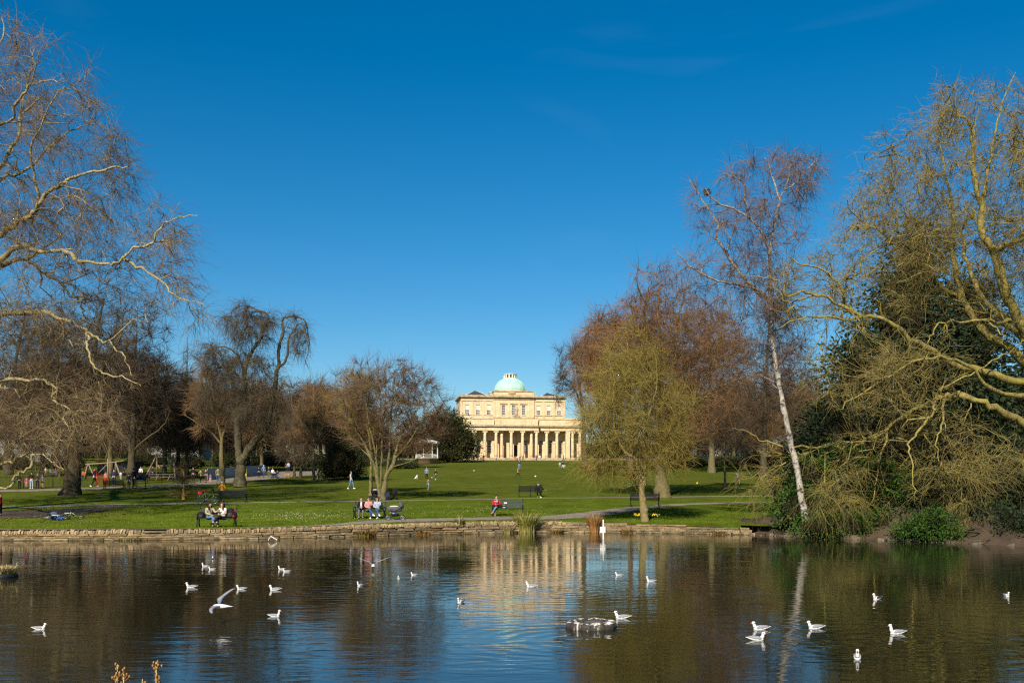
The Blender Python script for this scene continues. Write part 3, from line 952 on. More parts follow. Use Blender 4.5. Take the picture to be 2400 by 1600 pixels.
TRI = []
class Tree:
    def __init__(s, seed):
        s.g = np.random.default_rng(seed)
        s.P = np.zeros((0, 3)); s.T = np.zeros((0, 3)); s.Rd = np.zeros(0); s.Lv = np.zeros(0, int)
        s.out = []                                   # (paths, radii, sides, age0, age1, is_trunk)
    def _store(s, P, Rr, lv):
        T = np.gradient(P, axis=1)
        s.P = np.vstack([s.P, P.reshape(-1, 3)]); s.T = np.vstack([s.T, unit(T).reshape(-1, 3)])
        s.Rd = np.concatenate([s.Rd, Rr.ravel()]); s.Lv = np.concatenate([s.Lv, np.full(Rr.size, lv)])
    def limb(s, pts, r0, r1, sides=9, age=(0, .2), trunk=True, wob=.0, flare=0.0, seg=5, power=1.0):
        pts = np.array(pts, float)
        Q = []
        k = len(pts)
        for i in range(k - 1):
            p0, p1, p2, p3 = pts[max(i - 1, 0)], pts[i], pts[i + 1], pts[min(i + 2, k - 1)]
            for t in np.linspace(0, 1, seg, endpoint=False):
                Q.append(.5 * ((2 * p1) + (p2 - p0) * t + (2 * p0 - 5 * p1 + 4 * p2 - p3) * t * t + (3 * p1 - p0 - 3 * p2 + p3) * t ** 3))
        Q.append(pts[-1]); Q = np.array(Q)
        L = np.concatenate([[0], np.cumsum(np.linalg.norm(np.diff(Q, axis=0), axis=1))]); u = L / L[-1]
        rr = r0 + (r1 - r0) * u ** power
        if flare: rr = rr + r0 * flare * np.exp(-L / (r0 * 2.0))
        if wob:
            Q[1:-1] += s.g.normal(0, wob, (len(Q) - 2, 3))
            rr = rr * (1 + s.g.normal(0, .10, len(rr)))
        s.out.append((Q[None], rr[None], sides, age[0], age[1], trunk))
        s._store(Q[None], rr[None], 0)
        return Q
    def grow(s, targets, lv, m=6, rk=.011, rmin=.012, rmaxf=.72, arch=.25, wob=.07, sides=5, age=(.25, .5), fwd=.8, from_lv=None, batches=5, trunk=False, zmin=None, tip=.35, bulk=.0):
        """send a branch from the best placed older wood to every target point"""
        targets = np.asarray(targets, float)
        mask0 = np.ones(len(s.P), bool)
        d0 = np.empty(len(targets))
        for i in range(0, len(targets), 400):
            d0[i:i + 400] = np.linalg.norm(targets[i:i + 400, None] - s.P[None, ::max(1, len(s.P) // 800)], axis=2).min(1)
        order = np.argsort(d0)
        for idx in np.array_split(order, batches):
            if not len(idx): continue
            ok = np.ones(len(s.P), bool) if from_lv is None else np.isin(s.Lv, from_lv + [lv])
            if zmin is not None: ok &= s.P[:, 2] > zmin
            cand = np.nonzero(ok)[0]
            if len(cand) > 3500: cand = s.g.choice(cand, 3500, replace=False)
            CP, CT, CR = s.P[cand], s.T[cand], s.Rd[cand]
            tg = targets[idx]
            best = np.empty(len(tg), int)
            for i in range(0, len(tg), 250):
                d = tg[i:i + 250, None] - CP[None]
                D = np.linalg.norm(d, axis=2)
                cs = (d * CT[None]).sum(2) / np.maximum(D, 1e-6)
                best[i:i + 250] = np.argmin(D * (1.45 - fwd * cs) + bulk * D * D, axis=1)
            p0, t0, r0 = CP[best], CT[best], CR[best]
            d = tg - p0; L = np.linalg.norm(d, axis=1, keepdims=True); dh = unit(d)
            up = np.array([0, 0, 1.0])
            st = unit(t0 * .6 + dh * .9 + s.g.normal(0, .25, d.shape))
            en = unit(dh + up * tip + s.g.normal(0, .2, d.shape))
            p1 = p0 + st * L * .36; p2 = tg - en * L * .34
            p1[:, 2] += arch * L[:, 0] * .5; p2[:, 2] += arch * L[:, 0] * .5
            t = np.linspace(0, 1, m)[None, :, None]
            Pb = (1 - t) ** 3 * p0[:, None] + 3 * (1 - t) ** 2 * t * p1[:, None] + 3 * (1 - t) * t ** 2 * p2[:, None] + t ** 3 * tg[:, None]
            Pb[:, 1:-1] += s.g.normal(0, 1, Pb[:, 1:-1].shape) * (wob * L[:, None])
            ra = np.clip(rk * L[:, 0] + rmin, rmin, np.maximum(r0 * rmaxf, rmin))
            rr = ra[:, None] + (rmin * .8 - ra[:, None]) * np.linspace(0, 1, m)[None] ** .8
            s.out.append((Pb, rr, sides, age[0], age[1], trunk))
            s._store(Pb, rr, lv)
    def twigs(s, n, lvs, length, m=3, r=.008, spread=.8, grav=0.0, age=(.7, 1), sides=3, store=None, lam=.5, along=.0, curl=.15):
        """fine shoots from random points of given levels"""
        cand = np.nonzero(np.isin(s.Lv, lvs))[0]
        if not len(cand): return
        c = s.g.choice(cand, n)
        p0, t0 = s.P[c], s.T[c]
        d = unit(t0 * (1 - along) + s.g.normal(0, spread, (n, 3)) + np.array([0, 0, -grav * .35]))
        L = length * s.g.uniform(1 - lam, 1 + lam, (n, 1))
        Pb = np.empty((n, m, 3)); Pb[:, 0] = p0
        stp = L / (m - 1)
        for i in range(1, m):
            Pb[:, i] = Pb[:, i - 1] + d * stp
            d = unit(d + np.array([0, 0, -grav]) / (m - 1) * 1.6 + s.g.normal(0, curl, (n, 3)))
        rr = np.minimum(r, s.Rd[c])[:, None] * np.linspace(1, .35, m)[None]
        s.out.append((Pb, rr, sides, age[0], age[1], False))
        if store is not None: s._store(Pb, rr, store)
    def tris(s):
        return sum(2 * P.shape[0] * (P.shape[1] - 1) * sd for P, _, sd, *_ in s.out)
    def _mesh(s, name, which, m, origin):
        V, Q, A, base = [], [], [], 0
        for P, Rr, sd, a0, a1, tr in s.out:
            if tr != which: continue
            n, k, _ = P.shape
            T = unit(np.gradient(P, axis=1))
            ref = unit(np.cross(unit(P[:, -1] - P[:, 0]), np.where(np.abs(unit(P[:, -1] - P[:, 0])[:, 2:3]) > .9, np.array([[1., 0, 0]]), np.array([[0, 0, 1.]]))))
            n1 = unit(ref[:, None] - T * (ref[:, None] * T).sum(2, keepdims=True))
            n2 = np.cross(T, n1)
            a = np.arange(sd) * 2 * np.pi / sd
            ring = P[:, :, None] + (n1[:, :, None] * np.cos(a)[None, None, :, None] + n2[:, :, None] * np.sin(a)[None, None, :, None]) * Rr[:, :, None, None]
            V.append((ring.reshape(-1, 3) - origin))
            i = np.arange(n)[:, None, None] * k * sd + np.arange(k - 1)[None, :, None] * sd
            j = np.arange(sd)[None, None, :]; j2 = (j + 1) % sd
            Q.append(np.stack([i + j, i + j2, i + sd + j2, i + sd + j], -1).reshape(-1, 4) + base)
            A.append(np.broadcast_to(np.linspace(a0, a1, k)[None, :, None], (n, k, sd)).ravel())
            base += n * k * sd
        if not V: return None
        return fast_mesh(name, np.vstack(V), np.vstack(Q), m, True, np.concatenate(A))
    def build(s, name, label, base, m, group=None, cat='tree'):
        TRI.append((name, s.tris()))
        t = thing(name, label, cat, base, 0, group)
        o = np.array(base, float)
        a = s._mesh('trunk', True, m, o)
        if a: link('trunk', a, t)
        c = s._mesh('crown', False, m, o)
        if c: link('crown', c, t)
        return t

class Env:
    """crown volume: ellipsoids given by where they show in the photograph and how deep they are"""
    def __init__(s, Y, ells):
        s.e = []
        for (px, py, rx, ry, *rest) in ells:
            y0 = Y + (rest[1] if len(rest) > 1 else 0)
            rd = rest[0] if rest and rest[0] else (rx + ry) / 2 / F * Y
            s.e.append((W(px, py, y0), np.array([rx / F * y0, rd, ry / F * y0])))
    def near(s, g, n, shell=.33, zmin=None, sig=.14):
        """clustered round the ends of the boughs, with some spread evenly"""
        p = s.sample(g, n, shell, zmin, False)
        k = int(n * .62)
        sc = np.mean([r for _, r in s.e])
        p[:k] = s.last[g.integers(0, len(s.last), k)] + g.normal(0, sig * sc, (k, 3))
        if zmin is not None: p[:, 2] = np.maximum(p[:, 2], zmin)
        return p
    def sample(s, g, n, shell=.33, zmin=None, keep=True):
        vol = np.array([np.prod(r) for _, r in s.e]); vol = vol / vol.sum()
        k = g.choice(len(s.e), n, p=vol)
        d = unit(g.normal(0, 1, (n, 3))) * (g.uniform(0, 1, (n, 1)) ** shell)
        C = np.array([c for c, _ in s.e]); Rr = np.array([r for _, r in s.e])
        p = C[k] + d * Rr[k]
        if zmin is not None: p[:, 2] = np.maximum(p[:, 2], zmin + g.uniform(0, .4, n))
        if keep: s.last = p
        return p

def Wl(Y, pts, dy=None):
    """image trace -> 3D polyline at distance Y, with depth offsets"""
    k = len(pts)
    dy = np.zeros(k) if dy is None else np.interp(np.linspace(0, 1, k), np.linspace(0, 1, len(dy)), dy)
    return [W(p[0], p[1], Y + d) for p, d in zip(pts, dy)]

PLANE = bark_mat('plane_bark', (.22, .18, .10), (.39, .325, .19), (.155, .092, .055), (.31, .25, .065), (.10, .08, .045))
PLANE2 = bark_mat('mossy_plane_bark', (.20, .165, .055), (.30, .25, .09), (.205, .155, .062), (.28, .24, .025), (.11, .09, .04))
BIRCH = bark_mat('birch_bark', (.40, .37, .32), (.30, .26, .21), (.15, .092, .072), None, (.07, .055, .045), .3)
DARKB = bark_mat('dark_bark', (.06, .048, .034), (.085, .066, .042), (.085, .058, .04), (.09, .08, .03))
BROWNB = bark_mat('brown_bark', (.13, .11, .06), (.16, .13, .065), (.215, .12, .058), (.17, .145, .045))
REDB = bark_mat('reddish_twig_bark', (.125, .11, .06), (.15, .125, .06), (.175, .098, .062), (.19, .17, .06))
OLIVEB = bark_mat('olive_twig_bark', (.22, .17, .09), (.22, .18, .06), (.27, .21, .05), (.22, .18, .04))
GREYB = bark_mat('grey_brown_bark', (.052, .046, .034), (.085, .072, .048), (.105, .078, .054), (.14, .125, .05))
ZL = zl(63.0)

# --- big plane whose limbs hang in from the west side
Y1 = 63.0
t = Tree(1)
trunk1 = Wl(Y1, [(-190, 1222), (-185, 1120), (-172, 950), (-160, 760), (-140, 560), (-118, 400), (-90, 260), (-60, 120), (-40, 40)])
t.limb(trunk1, .85, .12, 12, (0, .1), flare=.6, wob=.03, power=.8)
L = lambda pts, r0, r1, dy, ag=(.05, .3): t.limb(Wl(Y1, pts, dy), r0, r1 * .7, 7, ag, True, .06, seg=4, power=.8)
L([(-150, 620), (-60, 575), (0, 551), (31, 525), (77, 497), (92, 480), (112, 449), (148, 434), (189, 408), (250, 395), (300, 390)], .30, .05, [0, -3, -4])
L([(92, 480), (84, 420), (70, 360), (92, 300), (120, 240), (150, 205)], .11, .03, [-2.4, -4])
L([(-160, 700), (-60, 640), (0, 607), (46, 579), (102, 589), (153, 589), (173, 607), (214, 615), (260, 620), (291, 607), (305, 585), (352, 566), (388, 525), (423, 510), (465, 505)], .27, .035, [0, -3, -5, -6])
L([(291, 607), (332, 633), (378, 658), (408, 689), (449, 707), (488, 712)], .10, .025, [-4.6, -6, -7])
L([(-150, 660), (-50, 640), (0, 627), (38, 608), (74, 615), (102, 640), (138, 659), (168, 689), (189, 712), (198, 740)], .22, .07, [0, 2, 4])
L([(-165, 800), (-40, 745), (76, 731), (112, 731), (143, 748), (189, 767), (207, 779), (204, 804), (212, 835), (224, 863), (253, 878), (296, 884), (330, 905)], .26, .03, [0, -2, -4, -5])
L([(207, 779), (230, 794), (263, 801), (273, 824), (291, 830), (296, 850), (310, 880)], .085, .025, [-3.2, -5])
L([(-170, 960), (-60, 905), (20, 889), (71, 888), (102, 893), (130, 910), (125, 939), (148, 947), (166, 962), (148, 975), (153, 985), (165, 1010)], .20, .03, [0, -3, -4.5])
L([(-172, 1010), (-90, 1030), (-30, 1075), (24, 1084), (44, 1070), (75, 1067), (104, 1067), (131, 1089), (150, 1100)], .20, .03, [0, -4, -5])
L([(75, 1067), (70, 1094), (48, 1108), (31, 1125), (19, 1143), (0, 1139), (-40, 1130)], .10, .06, [-4.5, -5])
L([(-120, 430), (-40, 405), (0, 392), (22, 355), (45, 300), (60, 230), (75, 150), (82, 110)], .20, .03, [0, 1, 3])
L([(-100, 330), (-30, 300), (20, 285), (40, 240), (70, 205), (110, 190), (150, 185)], .17, .03, [0, -2, -4])
L([(-125, 450), (-30, 430), (10, 416), (60, 400), (130, 330), (190, 300), (250, 290)], .17, .03, [0, 4, 6])
L([(-70, 180), (-20, 130), (10, 80), (5, 40)], .12, .03, [0, 2])
for dx, dyv in ((-1, 4), (-1, -4), (-1, 7), (-.4, 9)):      # the side of the crown outside the picture
    L([(-170, 700), (-260, 600), (-340, 480), (-400, 380)], .3, .05, [0, dyv])
env1 = Env(Y1, [(60, 330, 235, 235, 8.5), (230, 560, 190, 120, 7), (110, 720, 190, 150, 8), (60, 980, 220, 110, 7), (60, 1000, 230, 100, 5, -3), (210, 950, 110, 110, 5, -2), (-10, 130, 90, 110, 5), (400, 640, 85, 120, 4), (425, 530, 65, 50, 3, -5), (440, 690, 60, 70, 3, -5), (-260, 500, 200, 300, 9)])
g = t.g
t.grow(env1.sample(g, 55, .25, ZL + .8), 0, 8, .026, .03, arch=.25, wob=.09, sides=6, age=(.08, .3), tip=-.1, trunk=True, batches=3)
t.grow(env1.sample(g, 300, .30, ZL + .6), 1, 7, .026, .018, arch=.25, wob=.08, sides=5, age=(.12, .38), tip=-.2)
t.grow(env1.near(g, 2300, .36, ZL + .3), 2, 4, .018, .0145, arch=.18, wob=.08, sides=3, age=(.25, .6), tip=-.45)
t.grow(env1.near(g, 7600, .42, ZL + .2), 3, 3, .010, .009, arch=.12, wob=.08, sides=3, age=(.45, .85), tip=-.6)
off = Env(Y1, [(-300, 480, 190, 300, 10), (-400, 640, 190, 230, 9), (-250, 800, 150, 120, 8)])
t.grow(off.sample(g, 1500, .4, ZL + 2), 4, 3, .020, .030, arch=.1, wob=.08, sides=3, age=(.3, .7), tip=-.2)  # thick branches out of view, added to cast a denser shadow on the lawn
t.twigs(26000, [2, 3], 1.2, 3, .0105, .45, .55, sides=3)
t.build('plane_tree', 'huge plane tree with pale peeling limbs drooping over the playground side of the lawn', trunk1[0], PLANE)

# --- big mossy plane overhanging the lake on the east side
Y4 = 50.0
t = Tree(2)
base4 = np.array([W(2432, 1214, Y4)[0], Y4, .9])
tr4 = [base4] + Wl(Y4, [(2424, 1130), (2420, 1050), (2424, 950), (2424, 860), (2404, 784), (2377, 726), (2356, 689), (2346, 647), (2327, 585), (2300, 544), (2302, 482), (2288, 448), (2281, 382), (2273, 287), (2232, 266), (2219, 212)])
t.limb(tr4, .56, .035, 12, (0, .25), flare=.5, wob=.02, power=.75)
L = lambda pts, r0, r1, dy, ag=(.05, .3): t.limb(Wl(Y4, pts, dy), r0 * .84, r1 * .6, 7, ag, True, .055, seg=4, power=.8)
L([(2302, 482), (2315, 399), (2331, 328), (2348, 240), (2380, 170)], .13, .03, [0, 2])
L([(2330, 590), (2377, 565), (2420, 545), (2480, 480), (2520, 380)], .20, .04, [0, -2])
L([(2400, 784), (2470, 690), (2530, 560), (2560, 420), (2560, 300)], .34, .04, [0, 3])
L([(2400, 800), (2350, 745), (2298, 690), (2275, 640), (2261, 585), (2248, 536), (2215, 470), (2180, 420)], .24, .035, [0, 2, 5])
L([(2424, 860), (2350, 810), (2300, 770), (2265, 718), (2252, 685), (2240, 618), (2232, 585), (2236, 531), (2225, 450), (2200, 330), (2180, 270)], .33, .035, [0, 4, 6])
L([(2265, 705), (2215, 681), (2190, 647), (2157, 573), (2132, 540), (2099, 515), (2070, 440)], .19, .035, [4, 2, 1])
L([(2215, 681), (2160, 620), (2136, 585), (2082, 556), (2045, 531), (2000, 502), (1985, 470)], .13, .03, [3, 0, -2])
L([(2424, 900), (2330, 880), (2230, 850), (2150, 800), (2120, 784), (2082, 751), (1999, 730), (1963, 667), (1917, 625), (1867, 617), (1837, 575)], .30, .03, [0, -2, -4])
L([(1999, 735), (1940, 698), (1890, 686), (1844, 694), (1833, 661), (1790, 650), (1745, 646)], .12, .025, [-2.6, -4])
L([(2020, 740), (1997, 747), (1921, 742), (1863, 748), (1820, 770)], .10, .025, [-2.4, -5])
L([(2420, 1020), (2390, 986), (2340, 962), (2295, 939), (2250, 925), (2237, 927), (2203, 933), (2131, 968), (2081, 1004), (2036, 1028), (1983, 1055), (1956, 1067), (1938, 1102), (1920, 1129), (1905, 1160)], .27, .04, [0, -1.5, -1, 1.5, 3.5, 5])
L([(1983, 1055), (1947, 1040), (1914, 1049), (1834, 1046), (1789, 1031), (1753, 1013), (1715, 1002)], .10, .022, [3, 5])
L([(1914, 1049), (1861, 1073), (1804, 1105), (1760, 1147), (1706, 1183)], .075, .022, [3.8, 5.5])
L([(2190, 940), (2206, 912), (2230, 900), (2290, 865), (2350, 830)], .09, .05, [-3.4, -1])
L([(2212, 935), (2212, 955), (2209, 986), (2195, 1025), (2200, 1080)], .09, .025, [-3.4, -5])
L([(2190, 940), (2188, 950), (2176, 983), (2140, 1025), (2132, 1060), (2140, 1120), (2150, 1170)], .10, .025, [-3.5, -6])
L([(2081, 1004), (2075, 1040), (2060, 1090), (2050, 1150), (2030, 1200)], .08, .022, [1, 0])
L([(2400, 780), (2370, 752), (2335, 751), (2265, 749), (2198, 759), (2182, 792), (2170, 815)], .12, .03, [0, -4], (.1, .3))
L([(2300, 748), (2330, 765), (2345, 790), (2360, 815)], .06, .02, [-3, -4], (.1, .3))
L([(2424, 930), (2330, 915), (2260, 850), (2180, 840), (2100, 870), (2020, 920), (1960, 960)], .17, .03, [0, -3, -6])
L([(2405, 1000), (2440, 960), (2500, 960), (2560, 1010)], .2, .04, [0, -3])
env4 = Env(Y4, [(2260, 470, 255, 265, 7), (2080, 600, 150, 170, 6), (1900, 690, 110, 100, 5), (2080, 870, 200, 120, 5, -2), (2060, 1095, 200, 105, 2.0, 1.5), (2010, 1140, 150, 90, 1.0, -2.2), (2250, 1150, 120, 90, 1.2, -3.5), (2270, 1090, 130, 130, 2.2, -2.5), (1840, 1120, 130, 80, 1.6, 5.0), (2480, 600, 180, 300, 7)])
g = t.g
t.grow(env4.sample(g, 70, .25, .6), 0, 8, .026, .03, arch=.12, wob=.10, sides=6, age=(.08, .3), tip=-.05, trunk=True, batches=3)
t.grow(env4.sample(g, 420, .30, .35), 1, 7, .026, .018, arch=.12, wob=.09, sides=5, age=(.12, .38), tip=-.1)
t.grow(env4.near(g, 3900, .36, .15), 2, 4, .018, .012, arch=.10, wob=.10, sides=3, age=(.25, .55), tip=-.1)
t.grow(env4.near(g, 7800, .42, .08), 3, 3, .011, .009, arch=.06, wob=.10, sides=3, age=(.5, .9), tip=-.1)
low = (t.P[:, 2] < 5.0) & (t.Lv >= 2) & (g.uniform(0, 1, len(t.Lv)) < .75)
t.Lv = np.where(low, t.Lv + 20, t.Lv)
t.twigs(20500, [2, 3], .7, 3, .0105, .75, .22, sides=3, curl=.3)
t.Lv = np.where(t.Lv >= 20, t.Lv - 20, t.Lv)
# drooping curtain of shoots over the water
hang = np.nonzero((t.P[:, 2] < 4.2) & (t.Lv >= 1))[0]
keep = t.Lv.copy(); t.Lv[hang] = 9
t.twigs(1500, [9], 1.4, 4, .011, .5, .6, sides=3, curl=.32, age=(.55, .8), store=10)
lowest = np.nonzero((t.P[:, 2] < 2.0) & np.isin(t.Lv, [1, 2, 3, 10, 9]))[0]
t.Lv[lowest] = 11
t.twigs(1100, [11], 1.5, 4, .011, .45, .75, sides=3, curl=.3, age=(.5, .75), store=10)
t.twigs(2600, [10], .5, 3, .0095, .8, .3, sides=3, curl=.3, age=(.55, .85))
t.Lv[:len(keep)] = keep
t.build('plane_tree', 'huge plane tree with moss yellow limbs sweeping down over dark shrubs to the water', base4, PLANE2)

# --- leaning silver birch
Y3 = 51.8
t = Tree(3)
b3 = np.array([W(1895, 1236, Y3)[0], Y3, .38])
t.limb([b3] + Wl(Y3, [(1880, 1180), (1868, 1100), (1850, 1020), (1838, 960), (1822, 880), (1810, 790), (1805, 700), (1804, 625), (1806, 568), (1816, 529), (1825, 480), (1833, 453), (1863, 430), (1898, 392), (1915, 372)]), .21, .02, 10, (0, .28), flare=.3, wob=.015, power=.8)
L = lambda pts, r0, r1, dy: t.limb(Wl(Y3, pts, dy), r0, r1, 6, (.12, .4), True, .02, seg=4)
L([(1829, 470), (1817, 438), (1802, 388), (1790, 365)], .06, .02, [0, .8])
L([(1840, 450), (1850, 405), (1858, 365), (1865, 345)], .05, .018, [0, -.8])
L([(1804, 600), (1795, 564), (1768, 522), (1749, 507), (1718, 487), (1691, 480), (1668, 464), (1650, 440)], .09, .02, [0, -1])
L([(1760, 510), (1745, 464), (1745, 434), (1718, 411)], .05, .018, [-.4, -1])
L([(1806, 720), (1798, 702), (1775, 683), (1737, 644), (1703, 595), (1680, 556), (1684, 530), (1664, 495), (1638, 457), (1615, 419)], .12, .02, [0, 1.2])
L([(1790, 690), (1768, 675), (1720, 665), (1684, 658), (1642, 640), (1607, 614), (1576, 575)], .09, .02, [0, -1.2])
L([(1703, 595), (1712, 560), (1725, 520)], .05, .018, [.6, 0])
env3 = Env(Y3, [(1850, 420, 75, 85, 2.2), (1740, 440, 65, 62, 1.8), (1655, 470, 55, 65, 1.6), (1770, 560, 120, 100, 2.6), (1640, 630, 85, 55, 1.8), (1740, 690, 110, 80, 2.4), (1830, 780, 70, 140, 2.2), (1890, 400, 40, 50, 1.5)])
g = t.g
t.grow(env3.sample(g, 150, .3), 1, 6, .015, .012, arch=.15, sides=4, age=(.3, .6), tip=.0)
t.grow(env3.near(g, 1300, .45), 2, 4, .011, .009, arch=.18, sides=3, age=(.5, .85), tip=-.5)
t.twigs(6500, [1, 2], .9, 3, .0095, .4, .5, sides=3)
t.build('birch_tree', 'leaning silver birch with flaking white trunk and thin purplish twigs beside the lake', b3, BIRCH)
b = MB()
rg = random.Random(5)
for k in range(60):
    a, h = rg.uniform(0, 6.28), rg.uniform(-.12, .12); r = rg.uniform(.08, .2)
    b.tube([(r * math.cos(a), r * math.sin(a), h), (r * math.cos(a + .9), r * math.sin(a + .9), h + rg.uniform(-.05, .05)), (r * 1.3 * math.cos(a + 1.6), r * 1.3 * math.sin(a + 1.6), h + rg.uniform(-.1, .1))], .012, 4)
b.lathe([(.05, -.16), (.16, -.1), (.2, .0), (.17, .08), (.05, .02)], 10)
tag(b.obj('bird_nest', mat('nest_sticks', (.05, .032, .02), .95, 6, .5), None, tuple(W(1657, 451, Y3 + .6))), 'dark round stick nest high among the thin twigs of the leaning birch', 'nest')

# --- thin trunked olive twigged tree by the wall
YR = depth(1222)
t = Tree(4)
bR = G(1512, 1222)
t.limb([bR] + Wl(YR, [(1509, 1200), (1505, 1161), (1502, 1128)]), .22, .17, 10, (0, .08), flare=.25, wob=.012)
t.limb(Wl(YR, [(1505, 1150), (1509, 1128), (1511, 1110), (1510, 1069), (1508, 1023), (1512, 960), (1515, 890), (1512, 830)]), .15, .03, 8, (.0, .3), True, .02)
t.limb(Wl(YR, [(1503, 1140), (1499, 1115), (1496, 1101), (1490, 1076), (1464, 1060), (1452, 1035), (1443, 1014), (1435, 960), (1440, 890)], [0, -.8, -1]), .12, .025, 8, (.0, .3), True, .02)
t.limb(Wl(YR, [(1510, 1080), (1535, 1040), (1560, 1000), (1580, 950), (1590, 900)], [0, .8, 1.2]), .09, .02, 6, (.05, .3), True, .02)
t.limb(Wl(YR, [(1500, 1110), (1485, 1040), (1480, 960), (1475, 880), (1470, 800)], [0, 1, 1.6]), .10, .02, 6, (.05, .3), True, .02)
t.limb(Wl(YR, [(1509, 1040), (1520, 980), (1540, 900), (1535, 830)], [0, -1.4, -2]), .09, .02, 6, (.05, .3), True, .02)
envR = Env(YR, [(1478, 900, 85, 140, 2.2), (1440, 960, 90, 110, 2.2), (1400, 1030, 68, 75, 2.0), (1380, 1085, 50, 40, 1.5), (1555, 960, 75, 90, 2.2), (1590, 1040, 60, 60, 1.8), (1440, 1100, 90, 36, 1.6), (1550, 1090, 80, 40, 1.6), (1500, 1010, 90, 90, 2.4), (1520, 850, 45, 60, 1.5)])
g = t.g
t.grow(envR.sample(g, 190, .3), 1, 6, .018, .013, arch=.1, wob=.07, sides=4, age=(.15, .4), tip=.3)
t.grow(envR.near(g, 2400, .42), 2, 4, .011, .010, arch=.1, wob=.06, sides=3, age=(.45, .8), tip=.2)
t.twigs(11500, [1, 2], .85, 3, .0115, .6, .05, sides=3, lam=.8)
t.build('lime_tree', 'small olive twigged bare tree with forked trunk growing beside yellow daffodils', bR, OLIVEB)

# --- tall brown tree behind it
Y2 = depth(1165)
t = Tree(5)
b2 = G(1552, 1165)
t.limb([b2] + Wl(Y2, [(1550, 1130), (1548, 1080), (1551, 1008), (1549, 904), (1545, 860), (1545, 780), (1542, 725), (1545, 674), (1545, 620)]), .50, .03, 11, (0, .3), flare=.5, wob=.02, power=.85)
L = lambda pts, r0, r1, dy: t.limb(Wl(Y2, pts, dy), r0, r1, 6, (.1, .35), True, .03, seg=4)
L([(1547, 880), (1532, 853), (1511, 808), (1511, 753), (1505, 700), (1490, 650)], .2, .03, [0, -2])
L([(1547, 870), (1580, 801), (1590, 746), (1605, 690), (1620, 650)], .18, .03, [0, 2])
L([(1550, 930), (1566, 918), (1600, 870), (1645, 829), (1690, 790), (1730, 740)], .18, .03, [0, 1.5])
L([(1551, 1010), (1563, 997), (1600, 980), (1642, 939), (1690, 905), (1750, 880)], .17, .03, [0, -2])
L([(1550, 960), (1520, 930), (1480, 880), (1430, 840), (1390, 790)], .17, .03, [0, 2])
L([(1549, 900), (1500, 840), (1450, 780), (1420, 730)], .15, .03, [0, 4])
L([(1551, 1020), (1500, 990), (1440, 960), (1390, 940)], .14, .03, [0, 3])
L([(1551, 985), (1570, 930), (1580, 850), (1600, 780)], .15, .03, [0, -5])
env2 = Env(Y2, [(1545, 720, 90, 110, 5), (1540, 800, 205, 120, 8), (1650, 850, 130, 140, 6), (1440, 870, 120, 140, 6), (1560, 960, 180, 100, 6)])
g = t.g
t.grow(env2.sample(g, 260, .3), 1, 6, .022, .018, arch=.05, wob=.07, sides=5, age=(.15, .4), tip=.5)
t.grow(env2.near(g, 2600, .38), 2, 4, .014, .013, arch=.03, wob=.06, sides=3, age=(.4, .75), tip=.5)
t.grow(env2.sample(g, 8000, .44), 3, 3, .010, .012, arch=.0, wob=.07, sides=3, age=(.6, .95), tip=.5)
t.twigs(17000, [2, 3], .95, 2, .014, .5, -.2, sides=3)
t.build('hornbeam_tree', 'tall broad bare brown tree with thick straight trunk behind the olive twigged tree', b2, bark_mat('russet_bark', (.13, .11, .06), (.17, .13, .065), (.235, .112, .052), (.17, .145, .045)))
# --- multi stemmed reddish tree in the middle of the lawn
Y9 = depth(1172)
t = Tree(6)
b9 = G(895, 1172)
t.limb([b9] + Wl(Y9, [(890, 1160), (886, 1130), (879, 1096), (868, 1071), (852, 1035), (830, 1000), (806, 960)]), .19, .03, 9, (0, .3), flare=.3, wob=.012)
t.limb([b9 + np.array([.12, .1, 0])] + Wl(Y9, [(898, 1160), (903, 1130), (907, 1110), (921, 1090), (930, 1050), (950, 1000), (985, 950)]), .22, .03, 9, (0, .3), flare=.3, wob=.012)
L = lambda pts, r0, r1, dy: t.limb(Wl(Y9, pts, dy), r0, r1, 6, (.05, .4), True, .02, seg=4)
L([(890, 1150), (892, 1110), (895, 1060), (893, 1000), (890, 930), (885, 880)], .13, .02, [0, 1])
L([(905, 1120), (912, 1070), (915, 1010), (918, 950), (925, 890)], .11, .02, [0, -1])
L([(886, 1120), (880, 1060), (866, 1000), (858, 940), (850, 890)], .10, .02, [0, -1.5])
L([(912, 1098), (940, 1060), (975, 1030), (1010, 990), (1035, 950)], .10, .02, [0, 1])
L([(925, 1075), (955, 1040), (990, 985), (1020, 930)], .08, .02, [0, -2])
L([(880, 1100), (885, 1040), (900, 980), (905, 900)], .09, .02, [0, 2])
L([(868, 1071), (845, 1050), (820, 1025), (795, 1000)], .07, .02, [0, 1])
L([(915, 1095), (950, 1085), (985, 1070), (1020, 1050)], .05, .015, [0, -1])
env9 = Env(Y9, [(905, 912, 105, 74, 4), (985, 935, 75, 66, 3), (832, 935, 62, 82, 3), (880, 1000, 95, 60, 3), (1010, 990, 40, 50, 2), (950, 1010, 80, 50, 3)])
g = t.g
t.grow(env9.sample(g, 240, .3), 1, 6, .017, .014, arch=-.02, wob=.05, sides=4, age=(.1, .4), tip=.6)
t.grow(env9.near(g, 1300, .3), 2, 4, .011, .011, arch=-.02, wob=.05, sides=3, age=(.35, .75), tip=.6)
t.twigs(11000, [2], .85, 2, .012, .4, -.3, sides=3)
t.build('maple_tree', 'multi stemmed bare tree with reddish fan shaped crown behind the bench with the pushchair', b9, REDB)
t = Tree(61)
b9b = G(869, 1160)
t.limb([b9b] + Wl(depth(1160), [(869, 1140), (870, 1100), (870, 1060), (862, 1000), (850, 930), (845, 880)]), .16, .02, 8, (0, .4), flare=.3, wob=.01)
